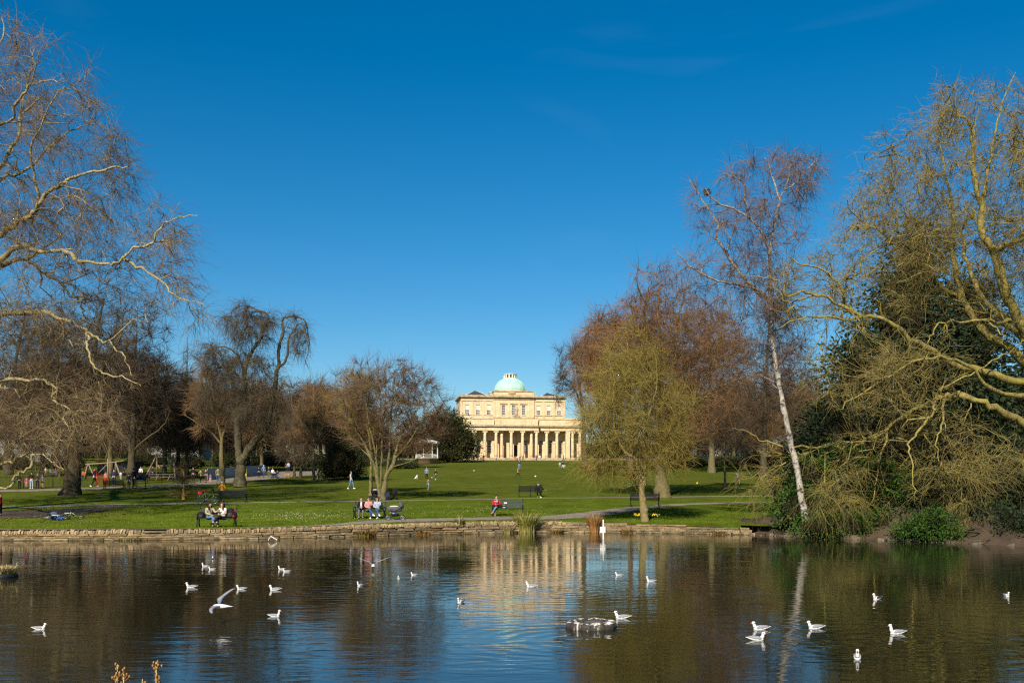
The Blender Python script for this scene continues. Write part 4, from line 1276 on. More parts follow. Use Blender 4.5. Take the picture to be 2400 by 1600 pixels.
en = Env(depth(1160) + .5, [(835, 930, 60, 70, 2.5), (860, 990, 50, 50, 2)])
t.grow(en.sample(t.g, 60, .3), 1, 6, .012, .012, arch=0, sides=4, age=(.3, .5), tip=.5)
t.grow(en.near(t.g, 400, .4), 2, 3, .010, .011, arch=0, sides=3, age=(.45, .8), tip=.5)
t.twigs(4200, [1, 2], .8, 3, .010, .45, -.2)
t.build('maple_tree', 'slender single stemmed bare tree just beside the multi stemmed reddish tree', b9b, OLIVEB)

# --- weeping tree with two crooked stems
Y5 = depth(1141)
t = Tree(7)
b5 = G(562, 1141)
t.limb([b5] + Wl(Y5, [(563, 1120), (565, 1095), (563, 1078), (559, 1055), (558, 1021), (555, 975), (562, 940), (574, 905), (573, 868), (584, 838), (599, 810), (613, 790), (615, 771), (627, 749), (625, 735), (607, 729), (588, 735), (578, 752), (583, 777), (590, 800)]), .52, .04, 11, (0, .25), flare=.45, wob=.03, power=.7)
t.limb(Wl(Y5, [(564, 1085), (578, 1058), (594, 1036), (621, 1007), (636, 960), (641, 943), (649, 873), (653, 857), (654, 813), (664, 777), (662, 752), (668, 744), (690, 742), (712, 750), (722, 777), (726, 810)], [0, 1]), .40, .04, 10, (0, .25), True, .03, power=.8)
L = lambda pts, r0, r1, dy: t.limb(Wl(Y5, pts, dy), r0, r1, 6, (.05, .35), True, .05, seg=4)
L([(652, 860), (671, 840), (677, 790), (692, 771), (702, 758), (716, 780), (722, 815), (716, 850)], .14, .03, [0, -1])
L([(573, 868), (555, 830), (535, 815), (510, 815), (490, 840)], .14, .03, [0, 1])
L([(573, 900), (545, 870), (515, 860), (490, 880), (480, 920)], .14, .03, [0, -1])
L([(578, 752), (572, 780), (560, 800), (553, 830)], .08, .03, [0, -1])
L([(585, 840), (605, 850), (620, 870), (628, 900)], .09, .03, [0, -1.5])
L([(560, 940), (585, 915), (610, 905), (625, 930)], .10, .03, [0, -1])
L([(613, 735), (580, 715), (550, 725), (535, 750)], .07, .025, [0, 1])
L([(641, 940), (660, 905), (672, 900), (683, 930), (685, 970)], .08, .025, [0, -1])
env5 = Env(Y5, [(590, 760, 55, 55, 3), (520, 840, 60, 50, 3), (695, 790, 32, 50, 2), (590, 880, 70, 60, 3.4), (500, 920, 35, 60, 2.4), (610, 960, 80, 50, 3), (545, 740, 30, 30, 2)])
g = t.g
t.grow(env5.sample(g, 130, .3), 1, 7, .015, .016, arch=.35, wob=.09, sides=4, age=(.25, .5), tip=-.8)
t.grow(env5.near(g, 700, .38), 2, 5, .012, .013, arch=.3, wob=.10, sides=3, age=(.4, .8), tip=-.9)
t.twigs(10000, [0, 1, 2], 1.5, 3, .0155, .5, .8, sides=3, curl=.3, age=(.6, .95))
t.build('weeping_ash', 'crooked weeping tree with two dark twisted stems forking low over the path', b5, GREYB)

# --- dark trees at the west side
Y6 = 87.0
t = Tree(8)
b6 = G(165, 1160)
t.limb([b6] + Wl(depth(1160), [(168, 1140), (172, 1110), (180, 1050), (195, 980), (205, 900), (225, 800), (235, 740), (245, 700)]), .62, .05, 11, (0, .2), flare=.45, wob=.03)
L = lambda pts, r0, r1, dy: t.limb(Wl(Y6, pts, dy), r0, r1, 6, (.05, .35), True, .05, seg=4)
L([(185, 1030), (160, 960), (140, 900), (130, 820), (110, 750)], .25, .04, [0, 2])
L([(205, 900), (250, 850), (280, 790), (290, 740)], .2, .04, [0, -2])
L([(190, 1000), (230, 950), (270, 920), (310, 900)], .2, .04, [0, 3])
L([(178, 1060), (130, 1000), (90, 960), (50, 930)], .2, .04, [0, -2])
en = Env(Y6, [(215, 800, 100, 120, 5), (120, 850, 110, 120, 5), (250, 920, 80, 80, 4), (120, 980, 130, 60, 5), (252, 725, 28, 42, 1.5)])
g = t.g
t.grow(en.sample(g, 160, .3), 1, 6, .016, .018, arch=.1, wob=.08, sides=4, age=(.25, .5), tip=.1)
t.grow(en.near(g, 1300, .4), 2, 4, .014, .015, arch=.1, wob=.09, sides=3, age=(.4, .8), tip=0)
t.twigs(13000, [1, 2], .95, 2, .015, .7, .15)
t.build('field_maple', 'dark bare tree with stout leaning trunk standing beside the playground railings', b6, DARKB)

def std_tree(seed, name, label, px, py, stem, ells, m, r0, n1, n2, n3, tip=.4, arch=.03, tl=.9, grav=-.1, limbs=(), group=None, rmin=.014, rd=None, spread=.55, tr=.012):
    Y = depth(py)
    k = Y / 60.0
    t = Tree(seed)
    base = G(px, py)
    t.limb([base] + Wl(Y, stem), r0, .02 * k ** .5, 8, (0, .35), flare=.35, wob=.015, power=.85)
    for (pts, a, c, dy) in limbs:
        t.limb(Wl(Y, pts, dy), a, c, 6, (.05, .35), True, .04, seg=4)
    en = Env(Y, ells)
    t.grow(en.sample(t.g, n1, .3), 1, 6, .014, rmin * 1.1, arch=arch, wob=.06, sides=4, age=(.25, .5), tip=tip)
    t.grow(en.near(t.g, n2, .4), 2, 3, .012, rmin, arch=arch, wob=.07, sides=3, age=(.4, .8), tip=tip)
    t.twigs(int(n3 * .78), [1, 2], tl, 2, tr * 1.1, spread, grav)
    return t.build(name, label, base, m, group)
std_tree(9, 'oak_tree', 'dark dense bare tree behind the drooping plane limbs over the playground', 20, 1112,
         [(18, 1080), (22, 1000), (28, 920), (40, 830), (55, 760), (60, 700)], [(40, 790, 110, 110, 5), (120, 860, 110, 100, 5), (-40, 860, 90, 130, 5), (60, 960, 150, 60, 5)], DARKB, .6, 150, 1300, 13000, tr=.018, rmin=.018, tl=1.2,
         limbs=(([(22, 1000), (70, 920), (110, 850), (140, 790)], .25, .04, [0, 2]), ([(20, 1010), (-20, 930), (-50, 850), (-60, 780)], .25, .04, [0, -2])))
std_tree(10, 'ash_tree', 'dark upright bare tree with black trunk behind the two people in dark coats', 306, 1128,
         [(308, 1100), (309, 1060), (312, 990), (312, 900), (318, 820), (322, 740)], [(330, 800, 65, 100, 4), (290, 880, 70, 80, 4), (360, 890, 55, 70, 4), (320, 960, 80, 50, 4)], DARKB, .5, 140, 1100, 11000, tr=.017, rmin=.018, tl=1.2, tip=.7,
         limbs=(([(310, 1040), (335, 990), (355, 920), (372, 850)], .2, .03, [0, 2]), ([(310, 1030), (290, 970), (280, 900), (270, 830)], .2, .03, [0, -2]), ([(309, 1060), (340, 1030), (380, 1000), (400, 960)], .15, .03, [0, -2])))
std_tree(11, 'larch_tree', 'narrow spire shaped bare conifer with a dead straight stem', 438, 1117,
         [(438, 1080), (438, 1000), (438, 900), (439, 790)], [(438, 1010, 48, 55, 3), (438, 930, 34, 60, 2.2), (438, 850, 17, 50, 1.2)], GREYB, .28, 130, 500, 6000, tip=.05, arch=-.1, tr=.016, rmin=.017, tl=.9, grav=.1)
std_tree(12, 'sycamore_tree', 'slim pale trunked bare tree beside the crooked weeping tree', 520, 1135,
         [(520, 1110), (519, 1060), (519, 1025), (510, 985), (505, 930), (508, 870)], [(505, 900, 50, 70, 3), (480, 960, 50, 60, 3), (540, 960, 45, 60, 3)], BROWNB, .34, 110, 700, 7500, tr=.015, rmin=.016,
         limbs=(([(519, 1030), (535, 980), (545, 930), (550, 890)], .16, .03, [0, 1]), ([(519, 1040), (490, 1010), (460, 990), (430, 970)], .12, .03, [0, -1])))
for i, (px, py, top, w, lab) in enumerate(((690, 1120, 940, 34, 'small bare tree with pale leaning trunk nearest the person in a pale blue shirt'),
                                           (703, 1121, 955, 30, 'small bare tree slanting beside the pair of pale trunks'),
                                           (735, 1127, 905, 46, 'slim bare tree with a dark trunk where two people stand under pale branches'),
                                           (764, 1124, 935, 36, 'small bare tree with twisting pale trunk beside the spreading evergreen bush'))):
    sx = (0, 14, 0, 12)[i]
    std_tree(20 + i, 'cherry_tree', lab, px, py, [(px + sx * .3, py - 30), (px + sx * .7, py - 75), (px + sx, py - 110), (px + sx * .8, top + 30), (px + sx, top)],
             [(px + sx, top + 50, w, 55, 2.5), (px + sx - 8, top + 105, w * 1.15, 35, 2.6)], GREYB if i != 2 else BROWNB, .20, 70, 420, 4200, tr=.016, rmin=.015, group='small bare trees beyond the crooked weeping tree',
             limbs=(([(px + sx * .7, py - 70), (px - 22, py - 115), (px - 38, py - 160)], .09, .03, [0, 1]), ([(px + sx * .7, py - 80), (px + 20, py - 125), (px + 30, py - 165)], .09, .03, [0, -1])))
std_tree(30, 'young_tree', 'thin young bare tree standing alone on the shaded grass beyond the leaning birch', 1700, 1142,
         [(1699, 1110), (1698, 1070), (1697, 1030), (1700, 980)], [(1700, 1020, 55, 45, 2.4), (1690, 970, 45, 45, 2.4)], GREYB, .16, 60, 400, 4500, tr=.013, rmin=.013, tip=.2)

# --- trees further back on both sides of the hall
std_tree(31, 'beech_tree', 'grey brown bare tree whose crown overlaps the corner of the domed hall', 1372, 1096,
         [(1370, 1060), (1368, 1000), (1362, 930), (1352, 870), (1350, 810)], [(1345, 850, 48, 50, 5), (1325, 910, 36, 50, 4), (1385, 830, 50, 70, 5), (1400, 930, 60, 70, 5)], DARKB, .5, 110, 900, 9000, tr=.026, rmin=.022, tl=1.6,
         limbs=(([(1364, 950), (1340, 900), (1315, 880), (1300, 870)], .2, .04, [0, 2]),))
std_tree(32, 'beech_tree', 'rust brown beech with dead leaves still on behind the olive twigged tree', 1478, 1104,
         [(1478, 1060), (1476, 980), (1470, 900), (1468, 820), (1470, 740)], [(1430, 850, 70, 110, 6), (1500, 800, 70, 90, 6), (1570, 880, 70, 80, 6)], bark_mat('rusty_twigs', (.14, .10, .06), (.14, .07, .035), (.22, .075, .03)), .5, 140, 1200, 12000, tr=.024, rmin=.022, tl=1.4)
std_tree(33, 'oak_tree', 'brown twiggy bare tree between the tall brown tree and the leaning birch', 1668, 1108,
         [(1668, 1060), (1667, 990), (1665, 900), (1664, 800), (1668, 720)], [(1665, 780, 75, 70, 5), (1700, 860, 75, 90, 6), (1630, 900, 60, 80, 5), (1690, 970, 90, 60, 6)], BROWNB, .5, 140, 1200, 12000, tr=.022, rmin=.02, tl=1.5)
std_tree(34, 'oak_tree', 'bare tree just behind the white trunk of the leaning birch', 1790, 1120,
         [(1790, 1060), (1792, 980), (1796, 880), (1800, 790), (1805, 720)], [(1800, 780, 70, 80, 5), (1850, 860, 75, 90, 5), (1760, 900, 60, 100, 5), (1830, 980, 90, 70, 5)], DARKB, .5, 130, 1000, 9000, tr=.017, rmin=.018, tl=1.3)
std_tree(35, 'oak_tree', 'bare thicket tree with dense low brown twigs beyond the young tree', 1745, 1100,
         [(1745, 1060), (1745, 1010), (1748, 950)], [(1740, 1000, 80, 55, 5), (1680, 1020, 60, 45, 5), (1800, 1020, 60, 55, 5)], BROWNB, .4, 110, 900, 9000, tr=.024, rmin=.02, tl=1.5)

# --- generic bare trees beyond, copied
def proto(seed, H, Rw, m, tip=.5, name='bare_tree'):
    t = Tree(seed)
    t.limb([(0, 0, 0), (.05, 0, H * .2), (0, .05, H * .45), (.1, 0, H * .7), (0, 0, H * .92)], H * .022, .03, 7, (0, .35), flare=.35, wob=.03)
    e = Env(100, [])
    e.e = [(np.array([0, 0, H * .68]), np.array([Rw * .8, Rw * .8, H * .32])), (np.array([Rw * .3, 0, H * .45]), np.array([Rw * .7, Rw * .8, H * .2])), (np.array([-Rw * .35, .2, H * .5]), np.array([Rw * .6, Rw * .7, H * .22]))]
    t.grow(e.sample(t.g, 90, .3), 1, 5, .014, .022, arch=.0, wob=.06, sides=4, age=(.25, .5), tip=tip)
    t.grow(e.near(t.g, 700, .4), 2, 3, .012, .02, arch=0, wob=.07, sides=3, age=(.4, .8), tip=tip)
    t.twigs(6000, [1, 2], 1.3, 2, .024, .6, -.15)
    return t.build(name, 'bare tree', (0, 0, 0), m)
protos = [(proto(101, 11, 4.2, BROWNB), 11), (proto(102, 10, 4.6, GREYB), 10), (proto(103, 12, 3.8, REDB, .8), 12), (proto(104, 9, 4.8, DARKB, .2), 9)]
far = [  # px
    (100, 1116, 830, 3, 'tall dark bare tree standing in the playground behind the crowd'), (258, 1118, 820, 0, 'tall brown bare tree standing behind the timber swing frame'),
    (385, 1121, 855, 1, 'grey bare tree standing in front of the timber climbing frame'), (418, 1110, 885, 3, 'dark bare tree standing just beside the narrow spire conifer'),
    (612, 1106, 890, 0, 'brown bare tree standing at the end of the grey board fence'), (582, 1104, 905, 3, 'dark bare tree standing between the weeping stems and the cream house'),
    # px, py base, py top, kind, label
    (60, 1092, 905, 3, 'dark bare tree behind the playground, next to the tall pale house'), (135, 1090, 915, 0, 'brown bare tree behind the playground climbing frame'),
    (190, 1094, 900, 1, 'grey bare tree above the playground pavilion'), (255, 1088, 930, 2, 'reddish bare tree behind the grey pavilion roof'),
    (352, 1092, 920, 0, 'brown bare tree behind the timber playground frame'), (398, 1094, 910, 1, 'grey bare tree beside the timber playground frame'),
    (415, 1086, 945, 3, 'low dark bare tree behind the narrow spire shaped conifer'), (470, 1092, 895, 0, 'brown bare tree behind the narrow spire and the weeping tree'),
    (498, 1088, 930, 2, 'reddish bare tree behind the grey board fence'), (545, 1086, 985, 1, 'grey bare tree behind the trunk of the weeping tree'),
    (605, 1092, 935, 0, 'brown bare tree in front of the cream stucco house'), (640, 1086, 965, 2, 'low reddish bare tree in front of the cream stucco house'),
    (668, 1094, 915, 3, 'dark bare tree above the shady hollow by the path'), (720, 1088, 895, 1, 'grey bare tree behind the slim dark trunked tree'),
    (752, 1092, 880, 2, 'reddish bare tree behind the spreading evergreen bush'), (790, 1090, 915, 0, 'brown bare tree behind the fan shaped reddish crown'),
    (835, 1088, 950, 3, 'dark bare tree low behind the multi stemmed tree'), (880, 1086, 965, 1, 'grey bare tree seen between stems of the multi stemmed tree'),
    (968, 1096, 985, 0, 'brown bare tree next to the white bandstand'), (1040, 1076, 945, 2, 'reddish bare tree peeping over the dark rounded yew'),
    (1600, 1092, 900, 0, 'brown bare tree behind the thick straight trunk'), (1635, 1088, 950, 3, 'dark bare tree in front of the white stucco house'),
    (1720, 1086, 880, 2, 'reddish bare tree behind the young lone tree'), (1770, 1090, 900, 1, 'grey bare tree behind the white birch trunk'),
    (1850, 1092, 860, 0, 'brown bare tree behind the dark evergreen clump'), (1900, 1088, 900, 1, 'grey bare tree deep behind the mossy plane limbs'),
    (2330, 1092, 930, 3, 'dark bare tree beyond the shaded slope'), (2400, 1090, 900, 0, 'brown bare tree beyond the mossy plane trunk')]
rg = random.Random(8)
first = [True] * 4
for (px, py, top, k, lab) in far:
    o, H = protos[k]
    Y = depth(py)
    q = G(px, py)
    sc = ((CZ - (top - HY) / F * Y) - zl(Y)) / H
    if first[k]:
        first[k] = False
        o.location = tuple(float(v) for v in q); o.rotation_euler = (0, 0, rg.uniform(0, 6.28)); o.scale = (sc,) * 3
        o['label'] = lab; o['group'] = 'bare trees beyond the lawn'
    else:
        dup(o, q, rg.uniform(0, 6.28), lab, 'bare trees beyond the lawn', sc)

# ------------------------------------------------------------------ evergreens and shrubs
def leaf_mat(name, a, b_, c, scale=1.2, trans=.15):
    m = bpy.data.materials.new(name)
    m.use_nodes = True
    nt = m.node_tree
    b = nt.nodes['Principled BSDF']
    b.inputs['Roughness'].default_value = .6
    b.inputs['Specular IOR Level'].default_value = .12
    tc = nt.nodes.new('ShaderNodeTexCoord')
    n = nz(nt, scale, 5, .75, tc.outputs['Object'])
    rp = ramp(nt, n.outputs['Fac'], [(.3, a), (.5, b_), (.72, c)])
    nt.links.new(rp.outputs[0], b.inputs['Base Color'])
    return m
YEW = leaf_mat('yew_needles', (.012, .018, .006), (.035, .042, .012), (.085, .080, .022), .9)
LAUREL = leaf_mat('laurel_leaves', (.012, .028, .005), (.030, .070, .010), (.062, .115, .018), 1.6)
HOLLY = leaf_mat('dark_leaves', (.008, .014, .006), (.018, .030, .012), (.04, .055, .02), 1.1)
IVY = leaf_mat('hedge_leaves', (.012, .02, .006), (.03, .045, .012), (.06, .075, .02), 1.0)

def foliage(name, m, ells, n, size, origin, parent, seed, shell=.22, droop=.3, clumps=0, stuff=False):
    """many leaf sized blades spread in tufts through a crown volume"""
    g = np.random.default_rng(seed)
    vol = np.array([r[0] * r[1] * r[2] for _, r in ells]) ** .75; vol /= vol.sum()
    C = np.array([c for c, _ in ells]); Rr = np.array([r for _, r in ells])
    nc = clumps or n // 14
    k = g.choice(len(ells), nc, p=vol)
    d = unit(g.normal(0, 1, (nc, 3)))
    d[:, 2] = np.where(d[:, 2] < -.75, -d[:, 2], d[:, 2])
    u = g.uniform(0, 1, (nc, 1)) ** shell
    lump = 1 + .16 * np.sin(d[:, 0:1] * 7 + k[:, None]) * np.cos(d[:, 2:3] * 6) + g.normal(0, .05, (nc, 1))
    cc = C[k] + d * u * lump * Rr[k]
    j = g.choice(nc, n)
    rad = size * 2.4
    off = g.normal(0, rad, (n, 3)) * np.array([1, 1, .6])
    p = cc[j] + off
    dirn = unit(off * .8 + d[j] * rad * 1.2 + g.normal(0, rad * .5, (n, 3)) + np.array([0, 0, -droop * rad]))
    side = unit(np.cross(dirn, g.normal(0, 1, (n, 3))))
    L = size * g.uniform(.6, 1.5, (n, 1)); w = L * g.uniform(.22, .42, (n, 1))
    nrm = np.cross(dirn, side)
    a = p; b_ = p + dirn * L * .5 + side * w + nrm * L * .08; c = p + dirn * L; e = p + dirn * L * .5 - side * w + nrm * L * .08
    V = np.stack([a, b_, c, e], 1).reshape(-1, 3) - np.array(origin)
    Q = np.arange(4 * n).reshape(-1, 4)
    o = link(name, fast_mesh(name, V, Q, m, False), parent)
    if stuff: o['kind'] = 'stuff'
    return o
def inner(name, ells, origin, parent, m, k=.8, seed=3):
    """lumpy mass for the branches and leaves inside, coloured dark for the shade there"""
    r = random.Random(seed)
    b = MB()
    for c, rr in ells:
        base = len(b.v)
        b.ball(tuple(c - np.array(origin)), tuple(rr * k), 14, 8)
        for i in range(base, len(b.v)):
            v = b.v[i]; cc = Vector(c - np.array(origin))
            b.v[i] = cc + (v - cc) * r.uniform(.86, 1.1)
    return b.obj(name, INNER_SHADE, parent)
INNER_SHADE = mat('shaded_shrub_inside', (.022, .018, .011), 1, 3, .5, spec=0)  # near black brown: the shade inside the shrubs is put into this colour
def bush(name, label, base, Y, ells, m, n, size, cat='bush', group=None, seed=1, stem=None, k=.8, droop=.3, shell=.22):
    t = thing(name, label, cat, base, 0, group)
    e = Env(Y, ells).e
    foliage('foliage', m, e, n, size, base, t, seed, shell, droop)
    if k: inner('branches', e, base, t, HOLLY, k, seed)  # solid core, painted as dark as the shaded inside of the bush
    if stem:
        b = MB()
        o = Vector(base)
        for pts, r in stem:
            b.tube([Vector(p) - o for p in pts], np.linspace(r, r * .4, len(pts)), 7)
        b.obj('trunk', DARKB, t)
    return t
Yy = 224.0
bush('yew_tree', 'dark rounded yew beside the corner of the domed hall', G(1050, 1082), Yy, [(1045, 1020, 58, 52, 5), (1010, 1045, 40, 35, 4), (1085, 1042, 38, 40, 4), (1050, 1065, 66, 18, 5)], YEW, 18000, .34, 'tree', seed=2,
     stem=[([G(1050, 1082), G(1050, 1082) + np.array([0, 0, 3.])], .4)])
Yb = depth(1124)
bush('juniper_bush', 'spreading olive green evergreen bush behind the walker in pale blue', G(805, 1124), Yb, [(805, 1085, 42, 42, 3), (780, 1100, 30, 24, 2), (832, 1098, 22, 28, 2), (808, 1050, 26, 34, 2)], YEW, 13000, .16, seed=3)
bush('hedge_bush', 'dark shady evergreen clump behind the path by the board fence', G(645, 1098), depth(1098), [(640, 1075, 48, 22, 3), (672, 1082, 30, 16, 3), (610, 1085, 25, 16, 3)], HOLLY, 7000, .2, seed=4)
bush('hedge_bush', 'low brown green bush beside the bandstand steps', G(950, 1100), depth(1098), [(930, 1088, 40, 12, 2.5), (960, 1092, 30, 7, 2)], IVY, 5000, .16, seed=5, k=.7)
for i, (px, py, w, h, lab) in enumerate(((30, 1100, 55, 28, 'green hedge at the back of the playground, under the pale tall house'), (150, 1098, 60, 24, 'green hedge behind the playground climbing frame'),
                                         (345, 1094, 55, 26, 'olive hedge behind the timber playground frame'), (440, 1098, 45, 26, 'green hedge behind the path near the narrow spire conifer'),
                                         (545, 1096, 50, 26, 'olive hedge behind the grey board fence'), (735, 1096, 45, 30, 'brown green hedge behind the small bare trees'),
                                         (870, 1092, 50, 24, 'green hedge behind the multi stemmed tree'), (1610, 1096, 55, 22, 'dark hedge behind the thick straight trunk'),
                                         (1700, 1094, 55, 20, 'dark hedge behind the lone young tree'), (1790, 1098, 60, 30, 'dark hedge behind the leaning birch'), (2350, 1100, 70, 20, 'green hedge beyond the shaded slope'))):
    bush('hedge', lab, G(px, py), depth(py), [(px - w * .4, py - h * .5, w * .6, h * .6, 2), (px + w * .4, py - h * .45, w * .6, h * .55, 2), (px, py - h * .7, w * .5, h * .55, 2)], IVY, 3200, .22, 'hedge', 'hedges round the park', 40 + i)
# dark conifers behind the mossy plane
YE = 72.0
bush('cypress_tree', 'tall dark evergreen tree standing behind the limbs of the mossy plane', G(2130, 1178), YE, [(2150, 640, 55, 110, 3), (2120, 770, 95, 120, 4), (2140, 900, 120, 130, 4.5), (2120, 1050, 140, 110, 4.5)], HOLLY, 22000, .29, 'tree', seed=6, k=.66, droop=.7,
     stem=[([G(2130, 1178), G(2130, 1178) + np.array([0, 0, 9.])], .4)])
bush('cypress_tree', 'second dark evergreen tree half hidden by the mossy plane trunk', G(2270, 1180), YE + 2, [(2265, 760, 45, 110, 3), (2270, 900, 75, 120, 3.5), (2280, 1050, 90, 110, 3.5)], HOLLY, 15000, .29, 'tree', seed=7, k=.66, droop=.7,
     stem=[([G(2270, 1180), G(2270, 1180) + np.array([0, 0, 8.])], .35)])
bush('cypress_tree', 'dark evergreen clump close behind the foot of the leaning birch', G(1990, 1178), YE - 3, [(2010, 900, 60, 110, 3), (1980, 1020, 85, 100, 3.5), (1960, 1110, 90, 60, 3.5)], HOLLY, 14000, .27, 'tree', seed=8, k=.7, droop=.6)
YL = 52.6
bush('laurel_bush', 'bright green laurel bush at the water edge behind the foot of the birch', W(1950, 1235, YL), YL, [(1960, 1160, 85, 85, 1.3), (1880, 1195, 75, 55, 1.2), (2030, 1190, 80, 62, 1.2), (1985, 1100, 60, 60, 1.2), (1900, 1120, 50, 50, 1)], LAUREL, 16000, .13, seed=9, k=.7)
bush('laurel_bush', 'dark green laurel bush under the hanging mossy branches', W(2120, 1235, YL - 1), YL - 1.5, [(2100, 1195, 85, 62, 1.2), (2165, 1215, 60, 40, 1.1), (2060, 1225, 70, 36, 1.0), (2060, 1130, 60, 50, 1)], LAUREL, 10000, .12, seed=10, k=.7)
bush('laurel_bush', 'low dark green laurel trailing into the lake below the sweeping limb', W(2080, 1258, 49.6), 49.8, [(2080, 1232, 90, 36, .8), (1990, 1238, 80, 30, .8), (2165, 1240, 60, 30, .7), (1915, 1238, 60, 26, .7), (2240, 1250, 60, 22, .7)], LAUREL, 9000, .11, seed=14, k=.7)
for i, (px, py, rx, ry, Y_, lab) in enumerate(((2215, 1165, 65, 42, 49.5, 'dark bush on top of the earth slope beside the laurel'), (2320, 1160, 75, 48, 48.5, 'wide dark bush on top of the earth slope below the arching limb'), (2425, 1165, 60, 50, 47.5, 'dark bush around the foot of the mossy plane trunk'))):
    bush('holly_bush', lab, W(px, py + ry, Y_), Y_, [(px, py, rx, ry, 1.0), (px - rx * .5, py + ry * .35, rx * .6, ry * .6, .9), (px + rx * .5, py + ry * .4, rx * .6, ry * .6, .9)], HOLLY, 6500, .13, group='dark hollies on the lake bank', seed=80 + i, k=.7, droop=.6)
bush('laurel_bush', 'low green mound of leaves at the water below the earth slope', W(2195, 1264, 46.2), 46.5, [(2190, 1232, 48, 34, .8), (2145, 1246, 45, 20, .8, .5), (2230, 1254, 34, 14, .5, -.6)], LAUREL, 6500, .10, group=None, seed=90, k=.62, droop=.8)
bush('ivy_bush', 'dark ivy trailing down the far end of the earth slope under the plane trunk', W(2365, 1266, 43.8), 44.2, [(2380, 1228, 50, 32, .8, .2), (2425, 1240, 50, 30, .8, -.6), (2335, 1206, 46, 22, .8, 1.6), (2300, 1196, 46, 18, .8, 2.2)], HOLLY, 6500, .09, group=None, seed=91, k=.62, droop=.8)
bush('cypress_tree', 'dark evergreen tree at the far side of the shaded slope beyond the plane trunk', G(2385, 1140), depth(1140), [(2380, 1000, 60, 130, 4), (2440, 960, 60, 160, 4), (2350, 1080, 60, 60, 3.5)], HOLLY, 14000, .34, 'tree', seed=15, k=.7, droop=.6)
bush('laurel_bush', 'small leafy bush where the earth slope meets the lake', W(2395, 1262, 44.6), 44.8, [(2395, 1243, 30, 26, .6), (2425, 1250, 30, 24, .6)], LAUREL, 3500, .10, seed=12, k=.7)

for i, (px, py, rx, ry, Y_, lab) in enumerate(((1990, 1060, 105, 120, 57.5, 'dark holly bush behind the bright green laurel'), (2115, 1050, 110, 135, 57, 'tall dark holly bush behind the sweeping mossy limb'),
                                               (2225, 1085, 85, 110, 56, 'dark holly bush above the bare earth slope'), (1890, 1120, 60, 75, 58.5, 'small dark holly bush just behind the white birch trunk'))):
    bush('holly_bush', lab, W(px, py + ry, Y_), Y_, [(px, py, rx, ry, 1.8), (px - rx * .5, py + ry * .35, rx * .7, ry * .6, 1.6), (px + rx * .5, py + ry * .4, rx * .7, ry * .6, 1.6)], HOLLY, 9000, .17, group='dark hollies on the lake bank', seed=60 + i, k=.74, droop=.5)
rt = [o for o in bpy.data.objects if o.get('label', '').startswith('rust brown beech')][0]
foliage('leaves', leaf_mat('dead_beech_leaves', (.10, .035, .012), (.20, .075, .025), (.34, .13, .045), 1.0), Env(depth(1104), [(1425, 860, 62, 95, 5), (1490, 810, 60, 80, 5), (1565, 890, 60, 70, 5)]).e, 11000, .17, G(1478, 1104), rt, 5, .4, .6)
# far belt of bare woodland that closes the view beyond the park
def far_wood():
    t = Tree(77)
    g = t.g
    n = 3600
    px = g.uniform(-500, 2900, n); Y = g.uniform(285, 345, n)
    keep = ~((px > 1040) & (px < 1390) & (Y < 300))
    px, Y = px[keep], Y[keep]; n = len(px)
    x = (px - 1200) / F * Y
    h = g.uniform(4.5, 10.5, n) * (1 + .25 * np.sin(px * .013) + .15 * np.sin(px * .041))
    z0 = np.where(g.uniform(0, 1, n) < .25, 0, h * g.uniform(.15, .6, n))
    P = np.empty((n, 3, 3))
    for i in range(3):
        u = i / 2
        P[:, i, 0] = x + g.normal(0, .9, n) * u; P[:, i, 1] = Y + g.normal(0, .9, n) * u; P[:, i, 2] = zl(Y) + z0 + (h - z0) * u
    t.out.append((P, np.linspace(.10, .03, 3)[None] * np.ones((n, 1)), 3, .3, .8, False))
    t._store(P, np.full((n, 3), .1), 1)
    t.twigs(9000, [1], 2.6, 2, .055, .8, -.3)
    o = link('far_wood', t._mesh('far_wood', False, BROWNB, np.zeros(3)))
    tag(o, kind='stuff')
far_wood()
gnd = []
g_ = np.random.default_rng(3)
for px in range(-480, 2900, 62):
    if 1050 < px < 1380: continue
    Y = 280 + g_.uniform(0, 6)
    gnd.append((px, HY - (zl(Y) - CZ) / Y * F - 14, 52, g_.uniform(20, 38), 3, 0))
e = []
for (px, py, rx, ry, rd, _) in gnd: e.append((W(px, py, 280), np.array([rx / F * 280, rd, ry / F * 280])))
o = foliage('undergrowth', IVY, e, 17000, .75, (0, 0, 0), None, 91, .4)
o['kind'] = 'stuff'
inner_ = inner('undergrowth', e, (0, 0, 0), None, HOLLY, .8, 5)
inner_['kind'] = 'stuff'
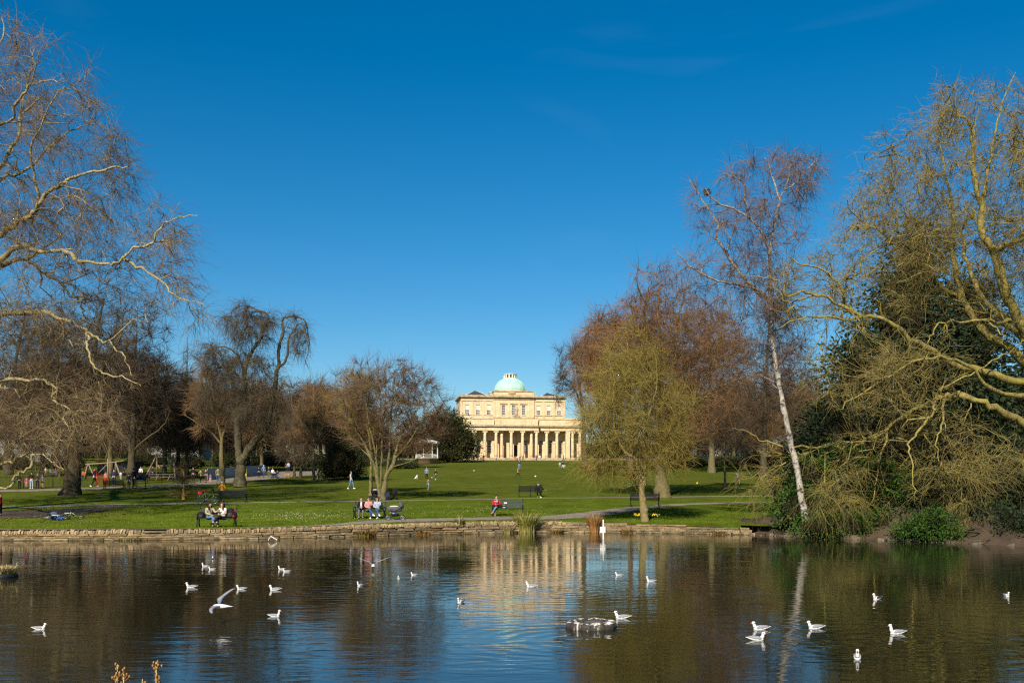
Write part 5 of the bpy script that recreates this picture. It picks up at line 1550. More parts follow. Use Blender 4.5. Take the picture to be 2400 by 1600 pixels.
# ------------------------------------------------------------------ benches
M_BLACK = mat('black_painted_metal', (.014, .015, .017), .6, 3, .3, spec=.25)
M_GREENB = mat('dark_green_slats', (.012, .026, .025), .6, 3, .3, spec=.25)
def make_bench(name, label, w, m_slat, loc, rz, group=None, mid=False):
    t = thing(name, label, 'bench', loc, rz, group)
    sl = MB(); sl.box((0, 0, 0), (w, .062, .03)); me = sl.mesh('slat', m_slat)
    for i in range(5):
        link('slat', me, t, (0, -.20 + i * .085, .44 + .012 * abs(i - 2)))
    bl = MB(); bl.box((0, 0, 0), (w, .026, .062)); mb = bl.mesh('slat', m_slat)
    for i in range(5):
        o = link('slat', mb, t, (0, .20 + i * .026, .53 + i * .088)); o.rotation_euler = (-.28, 0, 0)
    fr = MB()
    for (y0, y1) in ((-.24, -.27), (.16, .24)):
        fr.tube([(0, y0, .44), (0, y1, .0)], [.028, .034], 6)
    fr.tube([(0, -.25, .43), (0, .18, .43), (0, .24, .60), (0, .335, .97)], .028, 6)
    fr.tube([(0, -.25, .43), (0, -.26, .62), (0, -.22, .67), (0, .0, .675), (0, .25, .66)], .026, 6)
    fr.tube([(0, -.10, .43), (0, -.02, .2), (0, .12, .08), (0, .21, .05)], .018, 5)
    fr.ball((0, .345, .99), .045, 8, 5)
    fm = fr.mesh('leg_frame', M_BLACK)
    for x in ([-w / 2 + .06, w / 2 - .06] + ([0] if mid else [])):
        link('leg_frame', fm, t, (x, 0, 0))
    return t
def on(px, py): return G(px, py)
bA = make_bench('park_bench', 'black bench at the wall edge where two women sit with their bags', 2.02, M_BLACK, on(508, 1234) , R(2), 'park benches')
bB = make_bench('park_bench', 'black bench seating three people next to a grey pram', 1.95, M_BLACK, on(866, 1214), R(-4), 'park benches')
bC = make_bench('park_bench', 'dark green bench with a small plaque where a woman in red sits', 1.98, M_GREENB, on(1190, 1208), R(-3), 'park benches')
bD = make_bench('park_bench', 'black bench facing the lawn, seen from behind, with one man at its end', 2.0, M_BLACK, on(1243, 1164), R(181), 'park benches', True)
bE = make_bench('park_bench', 'black bench half hidden by the multi stemmed tree, seen from behind', 2.05, M_BLACK, on(901, 1170), R(180), 'park benches')
bF = make_bench('park_bench', 'black bench in shade behind the trunk of the olive twigged tree', 2.1, M_BLACK, on(1511, 1186), R(176), 'park benches')
bG = make_bench('park_bench', 'thin black bench on the narrow path beside the parked green bicycle', 2.1, M_BLACK, on(546, 1177.5), R(180), 'park benches')
bH = make_bench('park_bench', 'black bench by the playground path next to the red gate', 2.0, M_BLACK, on(268, 1147), R(180), 'park benches')
pl = MB(); pl.box((0, 0, 0), (.19, .012, .075)); pl.obj('plaque', M_WHITE, bC, (-.16, .218, .80))

# ------------------------------------------------------------------ people
SKIN = mat('skin', (.46, .27, .185), .6, 6, .12, spec=.3)
SKIN2 = mat('tanned_skin', (.34, .19, .12), .6, 6, .12, spec=.3)
CL = {}
def cloth(name, c, var=.22, col2=None, scale=9):
    k = 'cloth_' + name
    if k not in CL: CL[k] = mat(k, c, .9, scale, var, col2, .25, 40, spec=.1)
    return CL[k]
C_JEANS = cloth('blue_denim', (.11, .20, .36)); C_JEANS_D = cloth('dark_denim', (.045, .09, .19)); C_BLACK = cloth('black', (.016, .016, .019))
C_GREY = cloth('grey', (.12, .12, .125)); C_WHITE = cloth('white', (.70, .69, .66), .1); C_RED = cloth('red', (.52, .02, .03)); C_PINK = cloth('pink', (.62, .26, .27))
C_NAVY = cloth('navy', (.022, .03, .07)); C_PALE = cloth('pale_blue', (.36, .42, .54)); C_MUST = cloth('mustard', (.50, .23, .018), .4, (.16, .06, .006), 22)
C_ORANGE = cloth('orange', (.66, .12, .035)); C_OLIVE = cloth('olive', (.16, .15, .07)); C_PLAID = cloth('cream_plaid', (.58, .49, .34), .5, (.12, .10, .08), 26)
C_STRIPE = cloth('blue_stripe', (.14, .26, .42)); C_MAROON = cloth('maroon', (.16, .018, .035)); C_TAN = cloth('tan_leather', (.50, .21, .05)); C_DGREY = cloth('charcoal', (.05, .05, .055))
C_SCARF = cloth('grey_scarf', (.24, .235, .22)); C_MAG = cloth('magenta', (.62, .05, .26)); C_YEL = cloth('yellow', (.68, .52, .03)); C_PURP = cloth('purple', (.20, .08, .28)); C_TEAL = cloth('pale_teal', (.40, .56, .58))
H_DARK = mat('dark_brown_hair', (.022, .014, .010), .5, 20, .4); H_BROWN = mat('brown_hair', (.12, .055, .024), .5, 20, .4); H_FAIR = mat('fair_hair', (.36, .25, .12), .5, 20, .3); H_GREY = mat('grey_hair', (.38, .36, .33), .6, 20, .2)
SKINS = []
def skin_obj(name, chains, m, parent, sub=1):
    """one smooth limb network: chains of (point, radius) sharing points by key"""
    idx, V, Rr, E = {}, [], [], []
    for ch in chains:
        prev = None
        for (k, p, r) in ch:
            if k not in idx:
                idx[k] = len(V); V.append(tuple(p)); Rr.append(r)
            if prev is not None: E.append((prev, idx[k]))
            prev = idx[k]
    me = bpy.data.meshes.new(name)
    me.from_pydata(V, E, [])
    o = link(name, me, parent)
    md = o.modifiers.new('skin', 'SKIN'); md.use_smooth_shade = True
    for i, v in enumerate(me.skin_vertices[0].data):
        v.radius = (Rr[i], Rr[i]) if not hasattr(Rr[i], '__len__') else Rr[i]
        v.use_root = (i == 0)
    if sub:
        sb = o.modifiers.new('sub', 'SUBSURF'); sb.levels = sub; sb.render_levels = sub
    SKINS.append((o, m))
    return o
def rotz(p, a, c=(0, 0, 0)):
    x, y = p[0] - c[0], p[1] - c[1]
    return Vector((c[0] + x * math.cos(a) - y * math.sin(a), c[1] + x * math.sin(a) + y * math.cos(a), p[2]))
def person(label, px, py, hpx, top, legs, pose='stand', face=0, arms='down', hair=H_DARK, style='short', shoe=C_BLACK, skin=SKIN, group=None, hat=None, loc=None, scale=None,
           detail=False, bare=False, short_sleeve=False, scarf=None, coat=False, cross=0, lean=0, inner_top=None, glasses=False, look=0):
    q = G(px, py) if loc is None else loc
    if scale is None: scale = hpx / F * depth(py) / 1.74
    t = thing('person', label, 'person', q, R(face), group, scale)
    J = {}
    V = Vector
    sit = pose == 'sit'
    pz = .56 if sit else .95
    J['pelvis'] = V((0, .02, pz))
    ln = lean + (.10 if sit else 0)
    J['waist'] = V((0, .02 - ln * .35, pz + .19)); J['chest'] = V((0, .02 - ln * .8, pz + .40)); J['neck'] = V((0, .01 - ln, pz + .53)); J['jaw'] = V((0, -.02 - ln * 1.1, pz + .60)); J['head'] = V((0, .0 - ln * 1.15, pz + .70)); J['crown'] = V((0, .01 - ln * 1.15, pz + .765))
    for s, sg in (('L', 1), ('R', -1)):
        J['sh' + s] = J['chest'] + V((sg * .175, .0, .07))
        J['hip' + s] = J['pelvis'] + V((sg * .095, 0, -.04))
        if sit:
            J['kn' + s] = V((sg * .12, -.44, .52)); J['an' + s] = V((sg * .12, -.46, .09)); J['toe' + s] = V((sg * .13, -.62, .04))
        else:
            J['kn' + s] = V((sg * .105, -.02, .51)); J['an' + s] = V((sg * .11, .02, .09)); J['toe' + s] = V((sg * .13, -.13, .04))
        J['el' + s] = J['sh' + s] + V((sg * .06, .03, -.28)); J['wr' + s] = J['el' + s] + V((sg * .0, -.07, -.24))
    if sit and cross:
        s, o = ('R', 'L') if cross < 0 else ('L', 'R'); sg = 1 if s == 'L' else -1
        J['kn' + s] = V((-sg * .04, -.46, .62)); J['an' + s] = V((-sg * .26, -.62, .30)); J['toe' + s] = V((-sg * .34, -.74, .22))
        J['kn' + o] = V((-sg * .10, -.42, .52)); J['an' + o] = V((-sg * .10, -.42, .09)); J['toe' + o] = V((-sg * .10, -.58, .04))
    if pose in ('walk', 'run', 'kick'):
        a = {'walk': .30, 'run': .42, 'kick': .45}[pose]
        J['knL'] = V((.09, -a * .62, .53)); J['anL'] = V((.09, -a * .8, .12)); J['toeL'] = V((.09, -a * .8 - .15, .07))
        J['knR'] = V((-.09, a * .18, .50)); J['anR'] = V((-.09, a * 1.0, .13 if pose != 'run' else .32)); J['toeR'] = V((-.09, a * 1.0 - .10, .03 if pose != 'run' else .22))
        if pose == 'kick': J['anL'] = V((.09, -.62, .36)); J['toeL'] = V((.09, -.74, .42)); J['anR'] = V((-.09, .05, .09)); J['toeR'] = V((-.09, -.10, .04))
        for s, k in (('L', 1), ('R', -1)):
            J['el' + s].y += k * a * .35; J['wr' + s].y += k * a * .55
    if arms == 'lap':
        for s, sg in (('L', 1), ('R', -1)):
            J['el' + s] = J['sh' + s] + V((sg * .06, -.05, -.26)); J['wr' + s] = V((sg * .05, J['chest'].y - .28, pz + .16))
    if arms == 'book':
        for s, sg in (('L', 1), ('R', -1)):
            J['el' + s] = J['sh' + s] + V((sg * .08, -.06, -.25)); J['wr' + s] = V((sg * .06, J['chest'].y - .28, pz + .23))
    if arms in ('face', 'drink'):
        J['elL'] = J['shL'] + V((.03, -.17, -.20)); J['wrL'] = J['jaw'] + V((.07, -.12, -.07))
        J['elR'] = J['shR'] + V((-.05, -.04, -.26)); J['wrR'] = V((.02, J['chest'].y - .26, pz + .15))
    if arms == 'out':
        J['elR'] = J['shR'] + V((-.27, -.03, -.02)); J['wrR'] = J['elR'] + V((-.25, -.03, .02))
    if arms == 'pocket':
        for s, sg in (('L', 1), ('R', -1)):
            J['el' + s] = J['sh' + s] + V((sg * .12, .04, -.25)); J['wr' + s] = J['pelvis'] + V((sg * .16, -.07, .05))
    if arms == 'reach':
        J['elR'] = J['shR'] + V((-.14, -.04, -.24)); J['wrR'] = J['elR'] + V((-.24, -.06, -.12))
    if arms == 'talk':
        J['elL'] = J['shL'] + V((.10, -.14, -.20)); J['wrL'] = J['elL'] + V((.10, -.22, .10))
        J['elR'] = J['shR'] + V((-.03, -.10, -.24)); J['wrR'] = V((.03, J['chest'].y - .32, pz + .14))
    hand = {}
    for s in 'LR':
        d = (J['wr' + s] - J['el' + s]).normalized(); hand[s] = J['wr' + s] + d * .09
        J['ha' + s] = hand[s]
    la = R(look)
    # body: one continuous figure
    K = lambda k, r: (k, J[k], r)
    ch = [[K('pelvis', (.13, .10)), K('waist', (.115, .085)), K('chest', (.135, .095)), K('neck', .05), K('jaw', .066), K('head', (.076, .088)), K('crown', .05)]]
    for s in 'LR':
        ch.append([K('chest', .13), K('sh' + s, .052), K('el' + s, .040), K('wr' + s, .028), K('ha' + s, (.034, .018))])
        ch.append([K('pelvis', .13), K('hip' + s, .083), K('kn' + s, .055), K('an' + s, .036), K('toe' + s, .03)])
        if detail:
            d = (J['wr' + s] - J['el' + s]).normalized(); sd = d.cross(V((0, 0, 1)))
            sd = sd.normalized() if sd.length > .1 else V((1, 0, 0)); dn = d.cross(sd).normalized()
            for f in range(4):
                b0 = J['ha' + s] + sd * (.027 - .018 * f) + d * .02; L = (.062, .072, .068, .052)[f]
                ch.append([K('ha' + s, .02), (f'f{s}{f}a', b0, .0095), (f'f{s}{f}b', b0 + d * L * .55 - dn * .008, .0085), (f'f{s}{f}c', b0 + d * L * .85 - dn * .03, .0075)])
            tb = J['wr' + s] + d * .04 + sd * .035
            ch.append([K('ha' + s, .02), (f't{s}a', tb, .011), (f't{s}b', tb + d * .04 + sd * .015 - dn * .012, .009)])
    skin_obj('body', ch, skin, t)
    # clothes
    g = .020
    tc = [[K('pelvis', (.155, .125)) if not coat else ('hem', J['pelvis'] + V((0, -.03 if sit else 0, -.10 if not sit else -.02)), (.185, .16)), K('waist', (.14, .105)), K('chest', (.155, .115)), ('collar', J['neck'] - V((0, 0, .035)), .066)]]
    for s in 'LR':
        if short_sleeve:
            mid = J['sh' + s].lerp(J['el' + s], .55); tc.append([K('chest', .15), ('sh' + s, J['sh' + s], .07), ('m' + s, mid, .062)])
        else:
            tc.append([K('chest', .15), ('sh' + s, J['sh' + s], .075), ('el' + s, J['el' + s], .062), ('cf' + s, J['wr' + s].lerp(J['el' + s], .06), .045)])
    skin_obj('coat' if coat else 'top', tc, top, t)
    lc = [[K('pelvis', (.15, .115)), ('wb', J['pelvis'] + V((0, 0, .07)), (.14, .11))]]
    for s in 'LR':
        if bare: lc.append([K('pelvis', .14), ('hip' + s, J['hip' + s], .10), ('mid' + s, J['hip' + s].lerp(J['kn' + s], .75), .085)])
        else: lc.append([K('pelvis', .14), ('hip' + s, J['hip' + s], .102), ('kn' + s, J['kn' + s], .072), ('an' + s, J['an' + s].lerp(J['kn' + s], .10), .055)])
    skin_obj('shorts' if bare else 'trousers', lc, legs, t)
    for s in 'LR':
        a, c = J['an' + s], J['toe' + s]
        d = (c - a); b = MB()
        b.tube([a + V((0, .03, .02)), a - V((0, -.02, .04)), a.lerp(c, .5) - V((0, 0, .012)), c, c + V((d.x, d.y, 0)) * .18], [.05, .056, .052, .045, .022], 8)
        b.obj('shoe', shoe, t)
    # head covering
    hc = J['head'] + V((0, .012, .028)); b = MB()
    M = Matrix.Translation(J['head']) @ Matrix.Rotation(la, 4, 'Z') @ Matrix.Translation(-J['head'])
    b.ball(hc + V((0, .018, .012)), (.093, .10, .092), 12, 7, M)
    if style == 'long':
        b.tube([hc + V((0, .05, .02)), hc + V((0, .085, -.10)), hc + V((0, .10, -.24)), hc + V((0, .10, -.36))], [.09, .105, .10, .06], 9, M=M, flat=.55)
        for sg in (-1, 1): b.tube([hc + V((sg * .075, .0, .03)), hc + V((sg * .10, -.02, -.10)), hc + V((sg * .105, -.03, -.26)), hc + V((sg * .08, -.03, -.33))], [.03, .038, .034, .018], 7, M=M)
    if style == 'bun': b.ball(hc + V((0, .06, .115)), (.05, .05, .045), 8, 5, M)
    if style == 'curly':
        r_ = random.Random(3)
        for i in range(14):
            a = r_.uniform(0, 6.28); b.ball(hc + V((.09 * math.cos(a), .05 + .05 * math.sin(a), r_.uniform(-.12, .09))), .045, 6, 4, M)
    if style == 'tail': b.tube([hc + V((0, .09, .06)), hc + V((0, .14, .02)), hc + V((0, .14, -.12)), hc + V((0, .12, -.2))], [.03, .04, .035, .01], 7, M=M)
    # keep the face free
    for v in range(len(b.v)):
        p = b.v[v]; lp = M.inverted() @ p
        if lp.y < hc.y - .045 and lp.z < hc.z + .035 and abs(lp.x - hc.x) < .07: b.v[v] = M @ V((lp.x, hc.y - .045, lp.z))
    b.obj('hair', hair, t)
    if hat:
        b = MB(); b.ball(hc + V((0, .01, .035)), (.105, .112, .095), 10, 6); b.tube([hc + V((.108 * math.cos(a), .01 + .115 * math.sin(a), .03)) for a in np.linspace(0, 6.28, 13)[:-1]], .018, 5, closed=True); b.obj('hat', hat, t)
    if detail:
        f = J['head'] + V((0, -.084, 0)); b = MB()
        b.tube([f + V((0, .012, .03)), f + V((0, -.006, .005)), f + V((0, -.024, -.02)), f + V((0, .004, -.032))], [.010, .012, .016, .010], 6, M=M)
        for sg in (-1, 1): b.ball(f + V((sg * .085, .085, -.005)), (.014, .022, .034), 6, 4, M)
        b.obj('nose_and_ears', skin, t)
        b = MB(); b.tube([f + V((x, .006 + abs(x) * .3, -.055)) for x in (-.026, -.01, .01, .026)], [.004, .008, .008, .004], 5, M=M); b.obj('mouth', mat('lips', (.30, .10, .09), .5), t)
        for sg in (-1, 1):
            b = MB()
            if glasses: b.ball(f + V((sg * .034, .0, .012)), (.031, .012, .024), 8, 5, M)
            else: b.ball(f + V((sg * .033, .008, .012)), (.014, .008, .009), 8, 5, M)
            b.obj('sunglasses' if glasses else 'eye', M_BLACK, t)
    if scarf:
        b = MB(); c = J['neck'] + V((0, -.02, .0))
        b.tube([c + V((.085 * math.cos(a), .08 * math.sin(a), .015 * math.sin(3 * a))) for a in np.linspace(0, 6.28, 15)[:-1]], .045, 7, closed=True)
        b.tube([c + V((.03, -.08, 0)), c + V((.04, -.13, -.14)), c + V((.03, -.15, -.30))], [.05, .055, .05], 7); b.obj('scarf', scarf, t)
    if inner_top:
        b = MB(); c = J['chest']
        b.tube([J['neck'] + V((0, -.05, -.03)), c + V((0, -.118, .02)), J['waist'] + V((0, -.105, .02)), J['waist'] + V((0, -.11, -.10))], [.035, .06, .06, .055], 8, flat=.35 if False else 1.0); b.obj('shirt', inner_top, t)
    return t

def seat(bench, dx, dy=.02, face=0):
    a = bench.rotation_euler[2]
    return Vector(bench.location) + rotz((dx, dy, 0), a) , math.degrees(a) + face
def sitter(label, bench, dx, top, legs, face=0, dz=-.05, **kw):
    p, f = seat(bench, dx, .02, face)
    p.z += dz
    return person(label, 0, 0, 0, top, legs, 'sit', f, loc=tuple(p), scale=kw.pop('scale', .97), detail=True, **kw)
GB = 'people sitting on the benches'
sitter('person in a cream plaid overshirt and blue jeans talking on the wall edge bench', bA, -.40, C_PLAID, C_JEANS, 28, arms='talk', hair=H_DARK, style='long', coat=True, cross=-1, group=GB, look=30, lean=.06, shoe=C_BLACK)
sitter('person with long auburn hair and pale pink top beside the heap of black bags', bA, .36, C_WHITE, C_BLACK, -18, arms='lap', hair=H_BROWN, style='long', short_sleeve=True, cross=1, group=GB, look=-25, lean=.05)
sitter('bearded person in a dark jacket and grey trousers holding a cup on the bench', bB, -.48, C_BLACK, C_GREY, 6, arms='lap', hair=H_DARK, group=GB, coat=True, inner_top=C_WHITE, look=20, lean=.05)
sitter('person in a pink cardigan and sunglasses sitting in the middle of the bench of three', bB, -.06, C_PINK, C_JEANS_D, 14, arms='face', hair=H_DARK, style='tail', cross=-1, shoe=C_WHITE, group=GB, glasses=True, look=12)
sitter('person in a pale lilac jumper resting cheek on hand next to the pram', bB, .50, C_PALE, C_JEANS_D, -4, arms='face', hair=H_DARK, style='curly', cross=-1, shoe=C_WHITE, group=GB, glasses=True, look=-38)
sitter('person in a red coat and grey scarf reading with crossed tan boots', bC, -.72, C_RED, C_JEANS, 8, arms='book', hair=H_DARK, style='bun', coat=True, scarf=C_SCARF, shoe=C_TAN, cross=1, group=GB, lean=.08, look=15)
sitter('person in a black jacket seen from behind on the bench facing the lawn', bD, -.66, C_BLACK, C_BLACK, -8, arms='reach', hair=H_BROWN, shoe=C_WHITE, group=GB, coat=True, scarf=C_SCARF)
# things held or lying by them
b = MB(); b.lathe([(.03, 0), (.038, .1), (.036, .105)], 10); o = b.obj('paper_cup', C_WHITE, None, tuple(Vector(bB.location) + Vector((-.46, -.40, .70)))); tag(o, 'white paper cup held by the bearded person in a dark jacket', 'cup')
b = MB(); b.box((0, -.02, 0), (.19, .13, .012), Matrix.Rotation(R(-35), 4, 'X')); b.box((0, -.02, .016), (.17, .12, .02), Matrix.Rotation(R(-35), 4, 'X'))
o = b.obj('book', C_WHITE, None, tuple(Vector(bC.location) + rotz((-.70, -.42, .84), bC.rotation_euler[2]))); tag(o, 'open pale book held by the person in the red coat', 'book')
def bag(name, label, loc, size, m, m2, seed, rz=0, cat='bag'):
    t = thing(name, label, cat, loc, rz)
    r = random.Random(seed); x, y, z = size
    b = MB()
    prof = [(.86, 0), (1.02, .12), (1.05, .4), (.98, .7), (.7, .93), (.25, 1.0)]
    b.lathe([(k, h) for k, h in prof], 14, mod=lambda a, h: (1 + .07 * math.sin(3 * a + seed + 5 * h)) / max(abs(math.cos(a)), abs(math.sin(a))) ** .6)
    for i, v in enumerate(b.v): b.v[i] = Vector((v.x * x * .45, v.y * y * .45, v.z * z))
    b.obj('body', m, t)
    b = MB(); b.lathe([(.5, .12), (.62, .2), (.62, .45), (.5, .52)], 12)
    for i, v in enumerate(b.v): b.v[i] = Vector((v.x * x * .5, v.y * y * .4 - y * .36, v.z * z))
    b.obj('pocket', m2, t)
    b = MB(); b.tube([(-.1 * x, 0, z * .95), (-.14 * x, -.02, z * 1.1), (.0, -.03, z * 1.18), (.14 * x, -.02, z * 1.1), (.1 * x, 0, z * .95)], .013, 6)
    for s in (-1, 1): b.tube([(s * .22 * x, y * .40, z * .85), (s * .26 * x, y * .62, z * .5), (s * .22 * x, y * .42, z * .1)], .02, 6)
    b.obj('strap', m2, t)
    return t
def bloc(bench, dx, dy, dz): return Vector(bench.location) + rotz((dx, dy, dz), bench.rotation_euler[2])
bag('backpack', 'tall black bag propped on the bench beside the auburn haired person', bloc(bA, .72, .02, .46), (.44, .30, .52), C_BLACK, C_DGREY, 1, R(-8))
bag('shoulder_bag', 'small black bag with a red tag behind the tall black bag', bloc(bA, .92, .0, .46), (.30, .24, .32), C_BLACK, C_RED, 2, R(12))
bag('handbag', 'black handbag at the end of the bench beside the plaid overshirt', bloc(bA, -.82, .0, .46), (.40, .28, .34), C_BLACK, C_DGREY, 3)
bag('handbag', 'small dark handbag on the green bench beside the person in red', bloc(bC, -.22, -.02, .46), (.32, .2, .17), C_BLACK, C_PALE, 4)
bag('rucksack', 'dark round rucksack on the ground against the multi stemmed tree', G(909, 1172), (.42, .34, .62), C_NAVY, C_BLACK, 6)

# standing people: label, px, foot row, height in px, top, legs, options
def P_(label, px, py, h, top, legs, **kw): return person(label, px, py, h, top, legs, **kw)
GL = 'people on the lawn'
P_('person in a mustard padded coat standing behind the thin black bench', 521, 1174.5, 46, C_MUST, C_BLACK, face=180, hair=H_GREY, group=GL, coat=True, arms='pocket')
P_('person in a pale blue shirt and blue jeans walking across the lawn alone', 823, 1146, 42, C_PALE, C_JEANS, pose='walk', face=80, hair=H_BROWN, style='short', shoe=C_WHITE, group=GL)
P_('person in a blue striped jumper standing with back turned on the lawn', 1000, 1124, 29, C_STRIPE, C_BLACK, face=180, hair=H_FAIR, group=GL)
P_('child in a bright red hat and black coat on the lawn kicking a leg', 1021, 1124, 25, C_BLACK, C_GREY, pose='kick', face=-70, hat=C_RED, group=GL, shoe=C_WHITE)
P_('child in grey top and jeans in front of the blue striped jumper', 1004, 1148.5, 28, C_GREY, C_JEANS, pose='walk', face=150, hair=H_BROWN, group=GL, shoe=C_ORANGE)
P_('person in a dark grey jumper and jeans far out on the open lawn', 1217, 1101, 24, C_DGREY, C_JEANS, face=0, hair=H_DARK, group=GL)
P_('child in a red orange top running in front of the dark grey jumper', 1214, 1118.5, 23, C_ORANGE, C_BLACK, pose='run', face=60, hair=H_DARK, group=GL)
P_('child in pale teal shirt near the hall steps', 1312, 1097, 15, C_TEAL, C_JEANS, hair=H_DARK, group=GL)
P_('child in black running after a white ball near the hall', 1319, 1098.5, 18, C_BLACK, C_WHITE, pose='run', face=40, group=GL)
P_('person in an orange jacket holding one arm straight out at the lawn edge', 1379, 1116.5, 29, C_ORANGE, C_NAVY, arms='out', face=0, hair=H_GREY, group=GL, coat=True)
P_('person in a dark red jumper behind the olive twigged tree', 1486, 1140, 38, C_MAROON, C_NAVY, face=160, group=GL)
P_('child in a pale shirt and shorts beside the lone young tree', 1729, 1137, 34, C_WHITE, C_GREY, face=20, bare=True, hair=H_BROWN, group=GL, short_sleeve=True, pose='walk')
P_('person in a red coat at the edge of the bare earth under the drooping plane', 1, 1208, 52, C_RED, C_BLACK, face=90, hair=H_DARK, coat=True, group=GL)
GH = 'people in front of the hall'
def ter(px): return None
for (lab, u, vf, h, top, legs, kw) in (
        ('person in black with a red bag in front of the hall columns', 540, 1440, 96, C_BLACK, C_BLACK, dict(arms='pocket')),
        ('person in dark coat crouched beside the red bag by the hall', 597, 1438, 78, C_NAVY, C_RED, {}),
        ('child in a yellow top before the hall columns', 641, 1438, 66, C_YEL, C_YEL, {}),
        ('person in a pale coat behind the child in yellow by the hall', 660, 1432, 84, C_PINK, C_GREY, {}),
        ('tall person in navy standing by the child in yellow near the hall', 684, 1440, 102, C_NAVY, C_PURP, {}),
        ('child in pink and white beside the tall person in navy', 712, 1438, 56, C_PINK, C_WHITE, {}),
        ('person in white sitting low on the hall terrace wall', 865, 1410, 70, C_PALE, C_GREY, {}),
        ('person in orange crouched on the hall steps near the door', 1130, 1436, 74, C_ORANGE, C_ORANGE, {}),
        ('person in white beside the one in orange on the hall steps', 1160, 1428, 76, C_WHITE, C_NAVY, {}),
        ('person in grey in the middle of the group on the hall steps', 1198, 1430, 72, C_DGREY, C_BLACK, {}),
        ('person in dark red at the end of the group on the hall steps', 1240, 1428, 70, C_MAROON, C_BLACK, {}),
        ('person in dark grey leaning by the bright white shirt near the hall', 1432, 1440, 92, C_DGREY, C_BLACK, {}),
        ('person in a bright white shirt and pale trousers by the hall steps', 1477, 1440, 92, C_WHITE, C_PALE, {}),
        ('person in black striding past the end of the hall', 1812, 1442, 100, C_NAVY, C_BLACK, dict(pose='walk', face=70)),
        ('child in dark coat following the one striding past the hall', 1846, 1442, 60, C_DGREY, C_PINK, {})):
    P_(lab, 1020 + u / 6.0316, 840 + max(vf, 1434) / 6.0316 + 2.0, h / 6.03, top, legs, group=GH, **kw)
GP = 'people on the path by the board fence'
for (lab, px, py, h, top, legs, kw) in (
        ('person in a black coat on the path near the narrow spire conifer', 453, 1131, 38, C_BLACK, C_BLACK, dict(face=170)),
        ('person in a grey brown coat walking beside the one in black', 470, 1130, 31, C_OLIVE, C_DGREY, dict(face=180, pose='walk')),
        ('person in a charcoal coat walking with a small child', 482.5, 1131, 34, C_DGREY, C_DGREY, dict(face=175, pose='walk')),
        ('small child in purple on the path', 493, 1131.5, 21, C_PURP, C_PINK, {}),
        ('person in olive jacket and jeans in front of the board fence', 511, 1133, 39, C_OLIVE, C_JEANS_D, dict(face=180)),
        ('person in black carrying a white shopping bag by the fence end', 606.6, 1119, 26, C_BLACK, C_BLACK, dict(face=170)),
        ('person in blue denim jacket walking by the fence end', 618, 1118.5, 29, C_JEANS, C_JEANS_D, dict(face=0, pose='walk', hair=H_GREY)),
        ('person in navy coat just beyond the denim jacket', 630, 1116, 23, C_NAVY, C_GREY, {}),
        ('person in white and dark pushing a buggy on the path', 639, 1121, 24, C_WHITE, C_BLACK, dict(hair=H_FAIR)),
        ('person in dark blue beside the buggy with legs stretched out', 650, 1122, 20, C_NAVY, C_JEANS_D, {}),
        ('person in a bright pale shirt far along the path', 676, 1106.5, 25, C_PALE, C_NAVY, dict(face=180)),
        ('person in black close to the bright pale shirt on the far path', 670, 1106, 22, C_BLACK, C_BLACK, dict(face=180)),
        ('person in white shirt and black shorts bending by the small bare trees', 745, 1124, 31, C_WHITE, C_BLACK, dict(face=70, bare=True, lean=.22, hair=H_FAIR)),
        ('child in dark green top and jeans before the bending person in shorts', 752.5, 1124, 23, C_OLIVE, C_JEANS, dict(face=-60))):
    P_(lab, px, py, h, top, legs, group=GP, **kw)
GQ = 'people around the playground'
